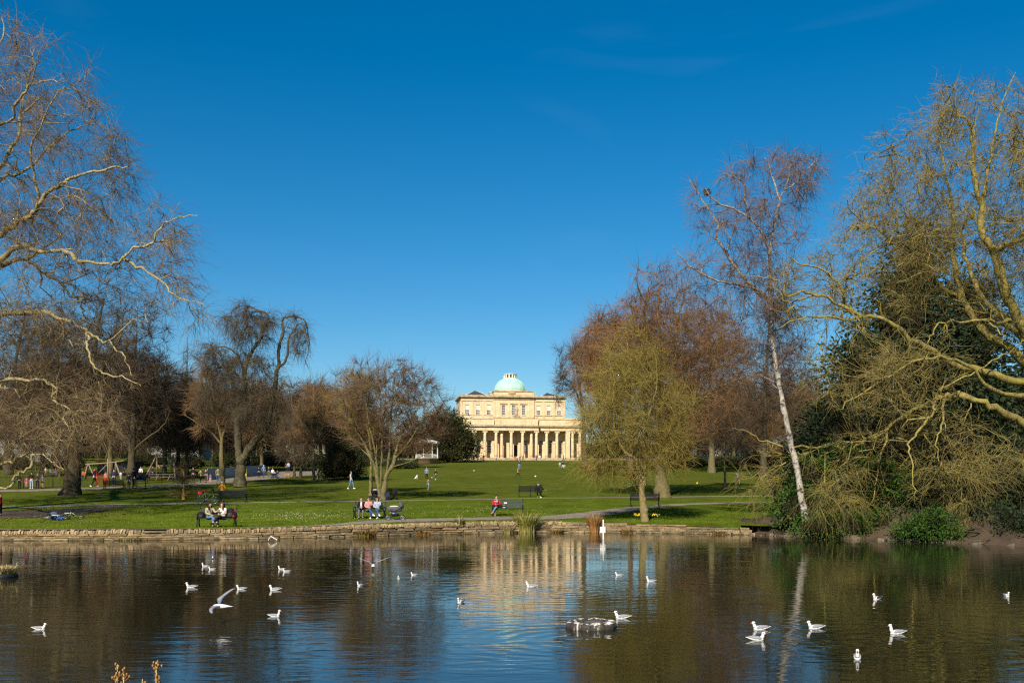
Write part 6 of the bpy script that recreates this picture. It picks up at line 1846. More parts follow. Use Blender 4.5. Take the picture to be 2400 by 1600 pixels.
for (lab, px, py, h, top, legs, kw) in (
        ('person in pale jeans and black jacket by the playground railings', 74, 1145.5, 41, C_BLACK, C_PALE, dict(face=180, shoe=C_WHITE)),
        ('child in pink beside the one in pale jeans', 62, 1143, 25, C_MAG, C_PINK, {}),
        ('person in black at the railings near the child in pink', 46, 1144.5, 36, C_BLACK, C_BLACK, dict(face=180)),
        ('child in grey with bright socks by the railings', 99, 1143.5, 32, C_GREY, C_BLACK, dict(bare=True)),
        ('person in a dark coat near the child in grey', 88, 1143.5, 36, C_DGREY, C_BLACK, {}),
        ('person in cream among the crowd in the playground', 107, 1118, 24, C_PLAID, C_OLIVE, {}),
        ('child in bright blue in the playground', 118, 1117, 19, C_STRIPE, C_NAVY, {}),
        ('person in purple in the playground', 131, 1117, 22, C_PURP, C_GREY, {}),
        ('person in black with a red scarf walking through the red gate', 221, 1141, 45, C_BLACK, C_BLACK, dict(face=110, pose='walk', scarf=C_RED, shoe=C_WHITE)),
        ('person in a dark coat behind the bench near the red gate', 267, 1140.5, 43, C_NAVY, C_NAVY, dict(face=180)),
        ('child in pink hood behind the red gate', 247, 1132, 26, C_PINK, C_RED, {}),
        ('stout person in black standing at the sloping notice board', 302, 1145.5, 37, C_BLACK, C_BLACK, dict(face=170, coat=True)),
        ('tall person in black with dark hair at the sloping notice board', 314, 1145, 48, C_BLACK, C_BLACK, dict(face=150, coat=True)),
        ('person in a white shirt inside the playground near the timber frame', 330, 1122, 29, C_WHITE, C_BLACK, {}),
        ('child in a magenta jacket beside the timber frame', 349, 1119, 22, C_MAG, C_GREY, {}),
        ('person in dark blue leaning by the timber frame', 357.5, 1124, 33, C_NAVY, C_NAVY, dict(face=120)),
        ('person in red top on the far side of the timber frame', 385, 1114, 25, C_RED, C_NAVY, {}),
        ('person in an olive coat beside the timber frame post', 411, 1119, 30, C_OLIVE, C_OLIVE, dict(face=150)),
        ('child in white in the playground behind the bench', 283, 1124, 19, C_WHITE, C_PALE, {}),
        ('child in orange in the playground behind the leaning trunk', 195, 1126, 24, C_ORANGE, C_NAVY, {}),
        ('child in teal in the playground beside the one in orange', 183, 1125, 25, C_TEAL, C_NAVY, {})):
    P_(lab, px, py, h, top, legs, group=GQ, **kw)
# turn the limb networks into plain meshes
bpy.context.view_layer.update()
dg = bpy.context.evaluated_depsgraph_get()
done_ = []
for o, m in SKINS:
    me = bpy.data.meshes.new_from_object(o.evaluated_get(dg))
    done_.append((o, me, m))
for o, me, m in done_:
    o.modifiers.clear(); o.data = me
    me.materials.clear(); me.materials.append(m)
    me.polygons.foreach_set('use_smooth', [True] * len(me.polygons))
# ------------------------------------------------------------------ pram, bicycles
M_TYRE = mat('tyre_rubber', (.02, .02, .021), .8, 8, .3)
M_CHROME = mat('bare_metal', (.45, .45, .46), .35, 6, .2, metal=.8)
M_PGREY = mat('pram_fabric', (.085, .085, .10), .9, 5, .25)
def wheel_parts(parent, c, r, axis='y', spokes=10, tr=.02, name='wheel'):
    o = MB()
    a_ = [2 * math.pi * k / 24 for k in range(24)]
    ring = lambda rr: [(c[0] + rr * math.cos(a), c[1], c[2] + rr * math.sin(a)) for a in a_]
    o.tube(ring(r), tr, 6, closed=True)
    w = o.obj(name, M_TYRE, parent)
    s = MB(); s.tube(ring(r - tr * 1.3), tr * .45, 5, closed=True)
    for k in range(spokes):
        a = 2 * math.pi * k / spokes
        s.tube([c, (c[0] + (r - tr) * math.cos(a), c[1], c[2] + (r - tr) * math.sin(a))], .0035, 4)
    s.tube([(c[0], c[1] - .04, c[2]), (c[0], c[1] + .04, c[2])], .018, 6)
    s.obj('rim', M_CHROME, w)
    return w
def pram(label, loc, rz, scale=1.0, m=M_PGREY):
    t = thing('pram', label, 'pram', loc, rz, None, scale)
    b = MB()
    for y in (-.23, .23):
        b.tube([(-.42, y, .16), (-.15, y, .42), (.30, y, .72), (.62, y, 1.02)], .014, 6)
        b.tube([(.42, y, .14), (.05, y, .45), (-.30, y, .62)], .014, 6)
    b.tube([(.62, -.23, 1.02), (.66, -.2, 1.05), (.66, .2, 1.05), (.62, .23, 1.02)], .018, 6)
    for x, z in ((-.42, .16), (.42, .14)): b.tube([(x, -.24, z), (x, .24, z)], .012, 5)
    b.obj('frame', M_BLACK, t)
    b = MB()
    n, secs = 14, []
    for (z, k) in ((.50, .80), (.56, .95), (.66, 1.0), (.78, 1.04), (.79, .98)):
        secs.append([(-.02 + .44 * k * math.copysign(abs(math.cos(a)) ** .6, math.cos(a)), .22 * k * math.copysign(abs(math.sin(a)) ** .6, math.sin(a)), z) for a in [2 * math.pi * j / n for j in range(n)]])
    vs = [p for s in secs for p in s]
    fs = [(i * n + j, i * n + (j + 1) % n, (i + 1) * n + (j + 1) % n, (i + 1) * n + j) for i in range(4) for j in range(n)] + [tuple(range(n - 1, -1, -1)), tuple(4 * n + j for j in range(n))]
    b.add(vs, fs, True); b.obj('carrycot', m, t)
    b = MB()
    vs, fs = [], []
    for i in range(6):
        a = R(-5 + i * 24)
        for j in range(9):
            c = math.pi * j / 8
            vs.append((.26 + .26 * math.sin(a) * math.sin(c) * 1.0, .23 * math.cos(c), .79 + .29 * math.cos(a) * math.sin(c)))
    for i in range(5):
        for j in range(8): fs.append((i * 9 + j, i * 9 + j + 1, (i + 1) * 9 + j + 1, (i + 1) * 9 + j))
    b.add(vs, fs, True); b.obj('hood', m, t)
    b = MB(); b.ball((-.05, 0, .80), (.28, .17, .05), 10, 5); b.obj('blanket', C_WHITE, t)
    b = MB(); b.lathe([(.16, 0), (.24, .06), (.26, .14), (.24, .15)], 12, (0, 0, .22)); b.obj('basket', C_BLACK, t)
    b = MB(); b.ball((-.08, -.02, .40), (.12, .1, .07), 8, 5); b.ball((.1, .03, .39), (.1, .1, .06), 8, 5); b.obj('bundle', C_PALE, t)
    for x in (-.42, .42):
        for y in (-.25, .25): wheel_parts(t, (x, y, .15), .14, spokes=6, tr=.024)
    return t
pram('grey pram with hood folded back beside the bench of three', G(926, 1218), R(6), 1.0)
pram('dark pram standing against the bench behind the multi stemmed tree', G(881, 1171), R(60), 1.0, C_BLACK)
pram('dark buggy on the path among the group by the board fence', G(644, 1122), R(30), .95, C_NAVY)
def bicycle(label, loc, rz, m, lying=0, scale=1.0, basket=False):
    t = thing('bicycle', label, 'bicycle', loc, rz, None, scale)
    T = bpy.data.objects.new('frame_pose', None)
    r = .33
    objs = []
    b = MB()
    A, B, H, S, D = (-.52, 0, r), (.52, 0, r), (.36, 0, .86), (-.18, 0, .82), (-.10, 0, .29)
    for p, q, rr in ((D, H, .022), (D, S, .018), (A, D, .013), (A, S, .012), (B, (.38, 0, .80), .016), (S, (.35, 0, .80), .017)): b.tube([p, q], rr, 6)
    b.tube([(.38, 0, .80), (.34, 0, .96)], .014, 6)
    objs.append(b.obj('frame', m, t))
    b = MB(); b.tube([(.24, -.27, 1.0), (.32, -.14, .99), (.34, 0, .96), (.32, .14, .99), (.24, .27, 1.0)], .014, 6); objs.append(b.obj('handlebar', M_BLACK, t))
    b = MB(); b.tube([(-.18, 0, .82), (-.20, 0, .93)], .013, 6); b.ball((-.22, 0, .955), (.14, .075, .03), 10, 5); objs.append(b.obj('saddle', C_BLACK if not basket else C_RED, t))
    b = MB(); b.lathe([(.10, -.006), (.10, .006)], 16, M=Matrix.Translation(D) @ Matrix.Rotation(R(90), 4, 'X')); b.tube([(-.22, .07, .2), D, (.02, -.07, .38)], .011, 5); objs.append(b.obj('crank', M_CHROME, t))
    w1 = wheel_parts(t, A, r - .02, spokes=14, tr=.021); w2 = wheel_parts(t, B, r - .02, spokes=14, tr=.021)
    if basket:
        b = MB(); b.box((-.50, 0, .74), (.34, .2, .03)); b.box((-.52, 0, .84), (.30, .22, .16), taper=.8); b.obj('rack_bag', C_RED, t)
        b = MB(); b.ball((.40, 0, 1.04), (.13, .11, .09), 10, 6); b.obj('helmet', C_BLACK, t)
        b = MB(); b.tube([(-.1, -.02, .28), (-.16, -.16, .01)], .01, 5); b.obj('stand', M_BLACK, t)
    bpy.data.objects.remove(T)
    if lying:
        t.rotation_euler = (R(lying), 0, rz)
    return t
bicycle('green framed bicycle with a red rack bag parked by the thin black bench', G(486, 1180), R(4), mat('green_bike_paint', (.16, .22, .10), .4, 4, .2), basket=True)
wb = mat('white_bike_paint', (.70, .70, .68), .4, 4, .1)
q = G(131, 1217); q[2] += .05
bicycle('white and black bicycle lying on the grass half covered by bags', q, R(15), wb, 74)
q = G(172, 1216); q[2] += .05
bicycle('white bicycle lying on the grass with its handlebar sticking up', q, R(-8), wb, 66)
bag('rucksack', 'grey blue rucksack leaning on the lying white and black bicycle', G(127, 1218.5), (.52, .34, .50), cloth('slate_blue', (.06, .09, .16)), C_DGREY, 7, R(20))
bag('bag', 'small bright blue bag on the grass in front of the lying bicycles', G(141, 1219), (.40, .3, .22), cloth('bright_blue', (.03, .10, .42)), C_NAVY, 8)

# ------------------------------------------------------------------ playground
M_TIMBER = mat('weathered_timber', (.24, .185, .12), .85, 5, .35, bump=.3)
M_REDP = mat('red_paint', (.42, .02, .02), .5, 3, .3)
M_BOARD = mat('grey_fence_board', (.34, .38, .38), .8, 4, .35, obj_random=.15)
M_KIOSK = mat('grey_render', (.13, .13, .12), .9, 1, .2)
def seg(b, a, c, r, n=6): b.tube([a, c], r, n)
def frame_thing(name, label, cat, origin, parts, m, r):
    t = thing(name, label, cat, origin)
    o = Vector(origin)
    for pn, pts, rr in parts:
        b = MB(); b.tube([Vector(p) - o for p in pts], rr or r, 7); b.obj(pn, m, t)
    return t
Yp = 122.0
Q = lambda px, py, dy=0: W(px, py, Yp + dy)
gz = lambda px, dy=0: np.array([(px - 1200) / F * (Yp + dy), Yp + dy, zl(Yp + dy)])
frame_thing('swing_frame', 'timber swing frame with slanting posts beside the red gate', 'swing', gz(230), [
    ('beam', [Q(200, 1088), Q(258, 1084), Q(292, 1079)], .09), ('post', [gz(196, -1.5), Q(206, 1086)], .09), ('post', [gz(201, 1.5), Q(206, 1086)], .09), ('brace', [gz(224, -1.2), Q(207, 1086)], .08),
    ('post', [gz(253), Q(253, 1074)], .1), ('post', [gz(285, -1.5), Q(271, 1083)], .09), ('post', [gz(270, 1.5), Q(271, 1083)], .09), ('brace', [Q(231, 1108), Q(252, 1087)], .06)], M_TIMBER, .08)
frame_thing('climbing_frame', 'pale timber climbing frame with a high crossbar at the end of the playground', 'climbing frame', gz(388), [
    ('beam', [Q(365, 1071), Q(408, 1070)], .10), ('rail', [Q(366, 1091), Q(396, 1091)], .08), ('post', [gz(367), Q(368, 1068)], .09), ('post', [gz(402), Q(403, 1068)], .09), ('post', [gz(411, -1.5), Q(406, 1066)], .08),
    ('brace', [gz(338, -1), Q(367, 1066)], .09), ('brace', [Q(380, 1102), Q(370, 1091)], .07)], M_TIMBER, .08)
t = thing('picnic_bench', 'long low timber bench rails in front of the climbing frame', 'bench', G(372, 1126))
for z in (.45, .75):
    b = MB(); b.box((0, .3 if z < .6 else 0, z), (3.6, .28, .06)); b.obj('plank', M_TIMBER, t)
for x in (-1.4, 0, 1.4):
    b = MB(); b.tube([(x - .25, -.3, 0), (x, 0, .74)], .05, 6); b.tube([(x + .25, .5, 0), (x, 0, .74)], .05, 6); b.obj('leg', M_TIMBER, t)
# pavilion
Yk = 142.0
t = thing('pavilion', 'low grey rendered pavilion with a blue door inside the playground', 'pavilion', ((265 - 1200) / F * Yk, Yk, zl(Yk)))
k = Yk / F
w2 = 36 * k; h = CZ - (1083 - HY) * k - zl(Yk)
b = MB(); b.box((-w2 * .58, 0, h / 2), (w2 * .84, .3, h)); b.box((w2 * .60, 0, h / 2), (w2 * .8, .3, h)); b.box((.02 * w2, .003, h * .93), (w2 * .36, .3, h * .14))
b.box((0, 5, h / 2), (w2 * 2, .3, h)); b.box((-w2 + .15, 2.5, h / 2), (.3, 4.7, h)); b.box((w2 - .15, 2.5, h / 2), (.3, 4.7, h)); b.obj('wall', M_KIOSK, t)
b = MB(); b.box((.02 * w2, .06, h * .43), (w2 * .36, .08, h * .86)); b.obj('door', mat('blue_door', (.04, .09, .22), .5), t)
b = MB(); b.box((0, 2.4, h + .09), (w2 * 2.1, 5.8, .16)); b.obj('roof', M_SLATE, t)
b = MB(); b.box((w2 * .45, -.17, h * .62), (.8, .02, .5)); b.obj('notice', C_PALE, t)
b = MB(); b.box((w2 * .6, -.30, .5), (w2 * .75, .3, .9)); b.obj('plinth', M_STONE_D, t)
# railings
def railings(name, label, pts, h, m, pitch=.13, cat='fence'):
    P = [Vector(G(*p)) for p in pts]
    t = thing(name, label, cat, P[0])
    o = P[0]
    bars = MB()
    L = [0]
    for i in range(1, len(P)): L.append(L[-1] + (P[i] - P[i - 1]).length)
    def at(s):
        i = min(max(np.searchsorted(L, s) - 1, 0), len(P) - 2)
        return P[i].lerp(P[i + 1], (s - L[i]) / (L[i + 1] - L[i])) - o
    s = 0
    while s < L[-1]:
        p = at(s); bars.tube([p + Vector((0, 0, .05)), p + Vector((0, 0, h))], .009, 4, False); s += pitch
    bo = bars.obj('bars', m, t); bo['kind'] = 'stuff'
    for z in (.12, h - .1):
        b = MB(); b.tube([at(x) + Vector((0, 0, z)) for x in np.linspace(0, L[-1], 24)], .018, 4); b.obj('rail', m, t)
    pb = MB(); pb.tube([(0, 0, 0), (0, 0, h + .08)], .03, 6); pm = pb.mesh('post', m)
    for x in np.arange(0, L[-1], 2.7): link('post', pm, t, at(x))
    return t
railings('iron_railings', 'black iron railings round the playground beyond the leaning trunk', [(-90, 1147), (20, 1145.5), (120, 1143), (226, 1139.5)], 1.25, M_BLACK)
railings('iron_railings', 'black iron railings between the red gate and the climbing frame', [(257, 1138.5), (330, 1135), (400, 1130), (440, 1126)], 1.25, M_BLACK)
railings('metal_gate', 'red metal gate with upright bars in the playground railings', [(227, 1141.5), (256, 1140.5)], 1.35, M_REDP, .12, 'gate')
# green mound wall inside
b = MB()
# grey board fence along the path
t = thing('board_fence', 'grey upright board fence beside the path behind the weeping tree', 'fence', G(525, 1122))
o = Vector(G(525, 1122))
A, B = Vector(G(486, 1124)), Vector(G(622, 1112))
n = 62
bm2 = MB(); bm2.box((0, 0, .68), ((B - A).length / n - .02, .03, 1.36)); me = bm2.mesh('board', M_BOARD)
ang = math.atan2(B.y - A.y, B.x - A.x)
rg = random.Random(2)
for i in range(n):
    ob = link('board', me, t, A.lerp(B, (i + .5) / n) - o + Vector((0, 0, rg.uniform(-.03, .03)))); ob.rotation_euler = (0, 0, ang)
for z in (.35, 1.1):
    b = MB(); d = Vector((-math.sin(ang), math.cos(ang), 0)) * .05; b.tube([A - o + d + Vector((0, 0, z)), B - o + d + Vector((0, 0, z))], .035, 4); b.obj('rail', M_BOARD, t)
t = thing('marker_post', 'yellow marker post in front of the grey board fence', 'post', G(576, 1118))
b = MB(); b.box((0, 0, .5), (.24, .16, 1.0)); b.lathe([(.12, 1.0), (.1, 1.06), (.0, 1.09)], 10); b.obj('post', mat('yellow_paint', (.62, .48, .02), .5, 3, .2), t)
b = MB(); b.box((0, -.09, .8), (.2, .02, .12)); b.obj('band', M_BLACK, t)
# notice board
t = thing('notice_board', 'black sloping notice board on legs where two people in black stand', 'notice board', G(331, 1144))
b = MB(); b.box((0, 0, 0), (1.15, .75, .06), Matrix.Translation((0, 0, 1.08)) @ Matrix.Rotation(R(32), 4, 'X')); b.box((0, -.05, .92), (.95, .3, .22)); b.obj('panel', M_BLACK, t)
for x in (-.42, .42):
    b = MB(); b.tube([(x, 0, 0), (x, 0, 1.0)], .04, 6); b.obj('leg', M_BLACK, t)
# dogs
def dog(label, loc, rz, m, s=1.0, sit=False):
    t = thing('dog', label, 'dog', loc, rz, None, s)
    V = Vector
    if sit:
        ch = [[('r', V((.18, 0, .14)), (.10, .09)), ('m', V((.05, 0, .28)), (.10, .10)), ('c', V((-.06, 0, .42)), (.09, .10)), ('n', V((-.10, 0, .54)), .06), ('h', V((-.15, 0, .62)), .07), ('z', V((-.25, 0, .59)), .035)]]
        for y in (-.07, .07):
            ch.append([('c', V((-.06, 0, .42)), .09), (f's{y}', V((-.10, y, .34)), .045), (f'e{y}', V((-.10, y, .18)), .028), (f'p{y}', V((-.11, y, .03)), .026), (f'q{y}', V((-.16, y, .02)), .02)])
            ch.append([('r', V((.18, 0, .14)), .1), (f'k{y}', V((.05, y * 1.5, .17)), .055), (f'o{y}', V((.16, y * 1.5, .06)), .03), (f'u{y}', V((.02, y * 1.5, .02)), .024)])
        ch.append([('r', V((.18, 0, .14)), .1), ('t1', V((.30, 0, .06)), .025), ('t2', V((.42, .05, .05)), .015)])
    else:
        ch = [[('r', V((.28, 0, .46)), (.09, .10)), ('m', V((.05, 0, .46)), (.08, .09)), ('c', V((-.18, 0, .46)), (.10, .13)), ('n', V((-.30, 0, .60)), .07), ('h', V((-.37, 0, .68)), .075), ('z', V((-.50, 0, .64)), .035)]]
        for y in (-.08, .08):
            ch.append([('c', V((-.18, 0, .46)), .1), (f's{y}', V((-.20, y, .38)), .05), (f'e{y}', V((-.17, y, .22)), .03), (f'p{y}', V((-.19, y, .03)), .025), (f'q{y}', V((-.24, y, .02)), .02)])
            ch.append([('r', V((.28, 0, .46)), .1), (f'k{y}', V((.22, y, .32)), .06), (f'o{y}', V((.36, y, .20)), .026), (f'u{y}', V((.33, y, .03)), .024), (f'w{y}', V((.28, y, .02)), .02)])
        ch.append([('r', V((.28, 0, .46)), .1), ('t1', V((.40, 0, .52)), .025), ('t2', V((.52, 0, .62)), .014)])
    o = skin_obj('body', ch, m, t)
    b = MB(); hx = (-.15, .62) if sit else (-.37, .68)
    for y in (-.06, .06): b.tube([(hx[0] + .02, y * .8, hx[1] + .05), (hx[0] + .03, y * 1.3, hx[1]), (hx[0] + .01, y * 1.35, hx[1] - .06)], [.02, .028, .012], 6)
    b.obj('ear', C_BLACK, t)
    b = MB(); b.ball((hx[0] - (.125 if sit else .155), 0, hx[1] - .03), .018, 6, 4); b.obj('nose', C_BLACK, t)
    return o
SKINS.clear()
dog('white dog with a dark face sitting on the lawn beside the striped jumper', G(976, 1122), R(200), C_WHITE, .85, True)
dog('tan dog standing on the path edge near two pale trunks', G(674, 1120.5), R(180), cloth('tan_fur', (.40, .20, .06)), .95)
bpy.context.view_layer.update()
dg = bpy.context.evaluated_depsgraph_get()
for o, m in list(SKINS):
    me = bpy.data.meshes.new_from_object(o.evaluated_get(dg)); o.modifiers.clear(); o.data = me
    me.materials.clear(); me.materials.append(m); me.polygons.foreach_set('use_smooth', [True] * len(me.polygons))
# balls
def ball(label, px, py, d, m):
    q = G(px, py); b = MB(); b.ball((0, 0, 0), d / 2, 14, 9)
    o = b.obj('ball', m, None, (q[0], q[1], q[2] + d / 2)); tag(o, label, 'ball', 'balls on the lawn')
MB_W = mat('football', (.74, .74, .72), .5, 14, .35)
ball('white football on the open lawn beyond the man on the bench', 1255, 1118, .24, MB_W)
ball('white football by the child running near the hall', 1324, 1092.5, .24, MB_W)
ball('yellow ball on the shaded grass beside the lone young tree', 1634, 1134.5, .24, C_YEL)
ball('small white ball far out on the middle of the lawn', 1111, 1104, .20, MB_W)
ball('small white ball standing in for a shoe or cup under the bench facing the lawn', 1268, 1167, .12, MB_W)  # plain ball added in place of a white shoe or cup

# --- small bare larch with whorled twigs by the path
t = Tree(50)
bq = G(430, 1170); Yq = depth(1170)
t.limb([bq] + Wl(Yq, [(430, 1150), (431, 1120), (431, 1095), (430, 1070)]), .13, .015, 8, (0, .3), flare=.4)
g = t.g
n = 110
u = g.uniform(.06, .95, n); a = g.uniform(0, 6.28, n)
p0 = np.array(bq) + np.stack([0 * u, 0 * u, u * 3.1], 1)
Lr = (1 - u) * 1.25 + .15
P = np.empty((n, 4, 3))
for i, s_ in enumerate((0, .35, .7, 1)):
    P[:, i] = p0 + np.stack([np.cos(a) * Lr * s_, np.sin(a) * Lr * s_, -.22 * Lr * s_ + .35 * Lr * s_ ** 2.2], 1)
t.out.append((P, np.linspace(.022, .007, 4)[None] * np.ones((n, 1)), 4, .3, .7, False)); t._store(P, np.full((n, 4), .02), 1)
t.twigs(900, [1], .30, 2, .008, .6, .1)
t.build('young_larch', 'small bare larch with orange mossy stem and whorls of twigs by the narrow path', bq, bark_mat('larch_bark', (.26, .15, .045), (.20, .12, .05), (.15, .09, .05), (.28, .20, .03)))

# ------------------------------------------------------------------ gulls
M_GW = mat('white_plumage', (.72, .71, .69), .7, 8, .08)
M_GG = mat('grey_plumage', (.235, .245, .275), .7, 8, .15)
M_GD = mat('dark_plumage', (.03, .03, .035), .6, 8, .3)
M_BILL = mat('dark_red_bill', (.30, .04, .02), .5)
M_BILLY = mat('orange_bill', (.75, .25, .03), .5)
def loft(secs, n=12):
    b = MB(); vs, fs = [], []
    for (x, z, ry, rz) in secs:
        for j in range(n):
            a = 2 * math.pi * j / n
            vs.append((x, ry * math.cos(a), z + rz * math.sin(a)))
    for i in range(len(secs) - 1):
        for j in range(n): fs.append((i * n + j, i * n + (j + 1) % n, (i + 1) * n + (j + 1) % n, (i + 1) * n + j))
    fs.append(tuple(range(n - 1, -1, -1))); fs.append(tuple((len(secs) - 1) * n + j for j in range(n)))
    b.add(vs, fs, True); return b
def make_gull(kind):
    """swims towards -x; kind: calm, upright, dark"""
    t = thing('gull', 'gull', 'gull')
    nk = .045 if kind == 'upright' else 0.0
    mg = M_GD if kind == 'dark' else M_GG
    b = loft([(-.185, .035, .01, .012), (-.165, .04, .045, .045), (-.11, .042, .075, .062), (-.02, .045, .085, .066), (.08, .055, .07, .054), (.16, .07, .045, .032), (.215, .085, .026, .012), (.26, .095, .022, .005)])
    b.tube([(-.135, 0, .07), (-.165, 0, .115), (-.172, 0, .15 + nk), (-.178, 0, .172 + nk)], [.052, .042, .036, .036], 10)
    b.ball((-.186, 0, .182 + nk), (.050, .041, .043), 12, 7); b.obj('body', M_GW, t)
    for s in (-1, 1):
        w = loft([(-.12, .062, .006, .02), (-.08, .070, .022, .042), (.02, .078, .026, .045), (.12, .092, .02, .028), (.20, .108, .012, .012)], 8)
        for i, v in enumerate(w.v): w.v[i] = Vector((v.x, v.y + s * (.066 - max(0, v.x) * .16), v.z))
        wo = w.obj('wing', mg, t)
        p = MB(); p.tube([(.15, s * .035, .10), (.22, s * .015, .122), (.305, s * -.012, .148)], [.016, .012, .003], 6, flat=.5); p.obj('wing_tip', M_GD, wo)
    b = MB(); b.tube([(-.226, 0, .176 + nk), (-.262, 0, .172 + nk), (-.285, 0, .164 + nk)], [.013, .010, .003], 6); b.obj('bill', M_BILLY if kind == 'dark' else M_BILL, t)
    for s in (-1, 1):
        b = MB(); b.ball((-.204, s * .037, .190 + nk), .0085, 6, 4)
        if kind != 'dark': b.ball((-.165, s * .039, .186 + nk), (.014, .007, .016), 6, 4)
        b.obj('eye', M_GD, t)
    return t
protoG = {k: make_gull(k) for k in ('calm', 'upright', 'dark')}
usedG = set()
GG = 'gulls on the lake'
def gull(label, px, py, face, kind='calm', s=1.0, pitch=0):
    q = G(px, py, 0.0)
    s = s * .64 * (q[1] / 17.0) ** .12
    rz = {'left': 0, 'right': math.pi, 'front': R(90), 'away': R(-90)}.get(face, None)
    if rz is None: rz = R(face)
    rg_ = random.Random(int(px * 7 + py)); rz += rg_.uniform(-.12, .12)
    o = protoG[kind]
    if kind in usedG: o = dup(o, (q[0], q[1], -.012), rz, label, GG, s)
    else:
        usedG.add(kind); o.location = (q[0], q[1], -.012); o.rotation_euler = (0, 0, rz); o.scale = (s,) * 3; o['label'] = label; o['group'] = GG
    o.rotation_euler = (0, R(pitch), rz)
for a in (
        ('grey backed gull alone on the dark water by the grassy raft', 92, 1474, 'right', 'calm', .85),
        ('gull swimming in the reflection of the two women, larger of the close pair', 481, 1327, 'left', 'upright', .72),
        ('gull swimming just in front of the close pair leader', 497, 1334, 'left', 'calm', .70),
        ('tiny white gull just beyond the close pair near the wall', 497, 1309, 'away', 'upright', .55),
        ('gull with raised tail just beyond the flying grey gull', 449, 1376, 'left', 'calm', .95),
        ('gull facing the flying grey gull from behind its tail', 566, 1380, 'left', 'calm', .82),
        ('gull with upright neck touching its neighbour off the wall', 660, 1334, 'left', 'upright', .70),
        ('grey backed gull close behind the upright necked gull', 672, 1339, 15, 'calm', .76),
        ('gull with dark raised tail in front of the touching pair', 645, 1382, 'left', 'calm', .95),
        ('grey gull facing the other way with its head up in the blue water', 643, 1444, 'right', 'upright', .82),
        ('gull sitting below the gull with spread wings', 845, 1372, 40, 'upright', .72),
        ('small gull seen end on, left of the swimming pair by the spread wings', 935, 1355, 'front', 'calm', .66),
        ('small gull with dark tail next to the end on gull', 971, 1347, 20, 'calm', .66),
        ('gull facing the camera beside the hall reflection', 1080, 1411, 60, 'calm', .84),
        ('gull with raised dark tail in the middle of the hall reflection', 1246, 1374, 'left', 'calm', .98),
        ('gull on brown water beyond the white sign post', 1451, 1348, 'left', 'calm', .74),
        ('gull beside the reflection of the forked trunk', 1526, 1362, 'left', 'upright', .85),
        ('white gull right behind the floating tyre raft', 1459, 1448, 'left', 'calm', 1.05),
        ('dark backed gull with orange bill in the green reflection', 2056, 1403, 30, 'dark', 1.0),
        ('small gull facing the camera under the dark overhanging bank', 2358, 1396, 'front', 'calm', .8),
        ('gull heading west just above another heading east', 1783, 1474, 'left', 'calm', 1.05),
        ('gull heading east just below another heading west', 1772, 1499, 'right', 'calm', 1.02),
        ('gull beside the reflection of the white birch trunk', 1912, 1472, 'left', 'calm', 1.05),
        ('gull inside faint rings of ripples on the green water', 2103, 1484, 'left', 'upright', 1.02),
        ('gull looking at the camera, lowest on the lake', 2009, 1542, 70, 'upright', .98)):
    gull(*a)
def flying(label, px, py, z, face, wl_, wr, s=1.0, bank=0):
    q = G(px, py, z)
    t = thing('gull', label, 'gull', q, R(face), 'flying gulls', s)
    b = loft([(-.20, .0, .008, .01), (-.17, .0, .038, .036), (-.10, 0, .058, .05), (0, 0, .06, .05), (.10, 0, .045, .035), (.18, 0, .04, .014), (.25, 0, .055, .006)])
    b.obj('body', M_GW, t)
    b = MB(); b.tube([(-.198, 0, .0), (-.235, 0, -.006), (-.258, 0, -.014)], [.012, .009, .003], 6); b.obj('bill', M_BILL, t)
    for sgn, ang in ((1, wl_), (-1, wr)):
        vs, fs = [], []
        secs = [(0, -.085, .07, .012), (.14, -.115, .055, .012), (.28, -.10, .05, .010), (.40, -.05, .045, .007), (.50, .01, .035, .004), (.56, .06, .012, .002)]
        for (l, cx, w, th) in secs:
            bend = R(ang) if l < .2 else R(ang) * .75
            y = sgn * (.03 + l * math.cos(bend)); zz = .02 + l * math.sin(bend) + (.03 if l > .1 else 0)
            vs += [(cx - w, y, zz), (cx, y, zz + th), (cx + w * 1.35, y, zz - .003), (cx, y, zz - th)]
        for i in range(len(secs) - 1):
            for j in range(4): fs.append((i * 4 + j, i * 4 + (j + 1) % 4, (i + 1) * 4 + (j + 1) % 4, (i + 1) * 4 + j))
        fs += [(0, 1, 2, 3), tuple(len(vs) - 1 - k for k in range(4))]
        b = MB(); b.add(vs, fs, True); wo = b.obj('wing', M_GG, t)
        e = vs[-8:-4]; tip = vs[-4:]
        b = MB(); b.tube([Vector(e[1]) * .5 + Vector(tip[1]) * .5, Vector(tip[1]), Vector(tip[1]) + Vector((.04, sgn * .05, 0))], [.02, .012, .003], 5, flat=.4); b.obj('wing_tip', M_GD, wo)
    t.rotation_euler = (R(bank), 0, R(face))
    return t
flying('grey gull flying low with both wings raised over the dark water', 520, 1420, .30, -8, 50, -28, .85, -6)
flying('gull landing with wings spread in a wide v above the ripples', 875, 1325, .12, -84, 34, 34, .95)

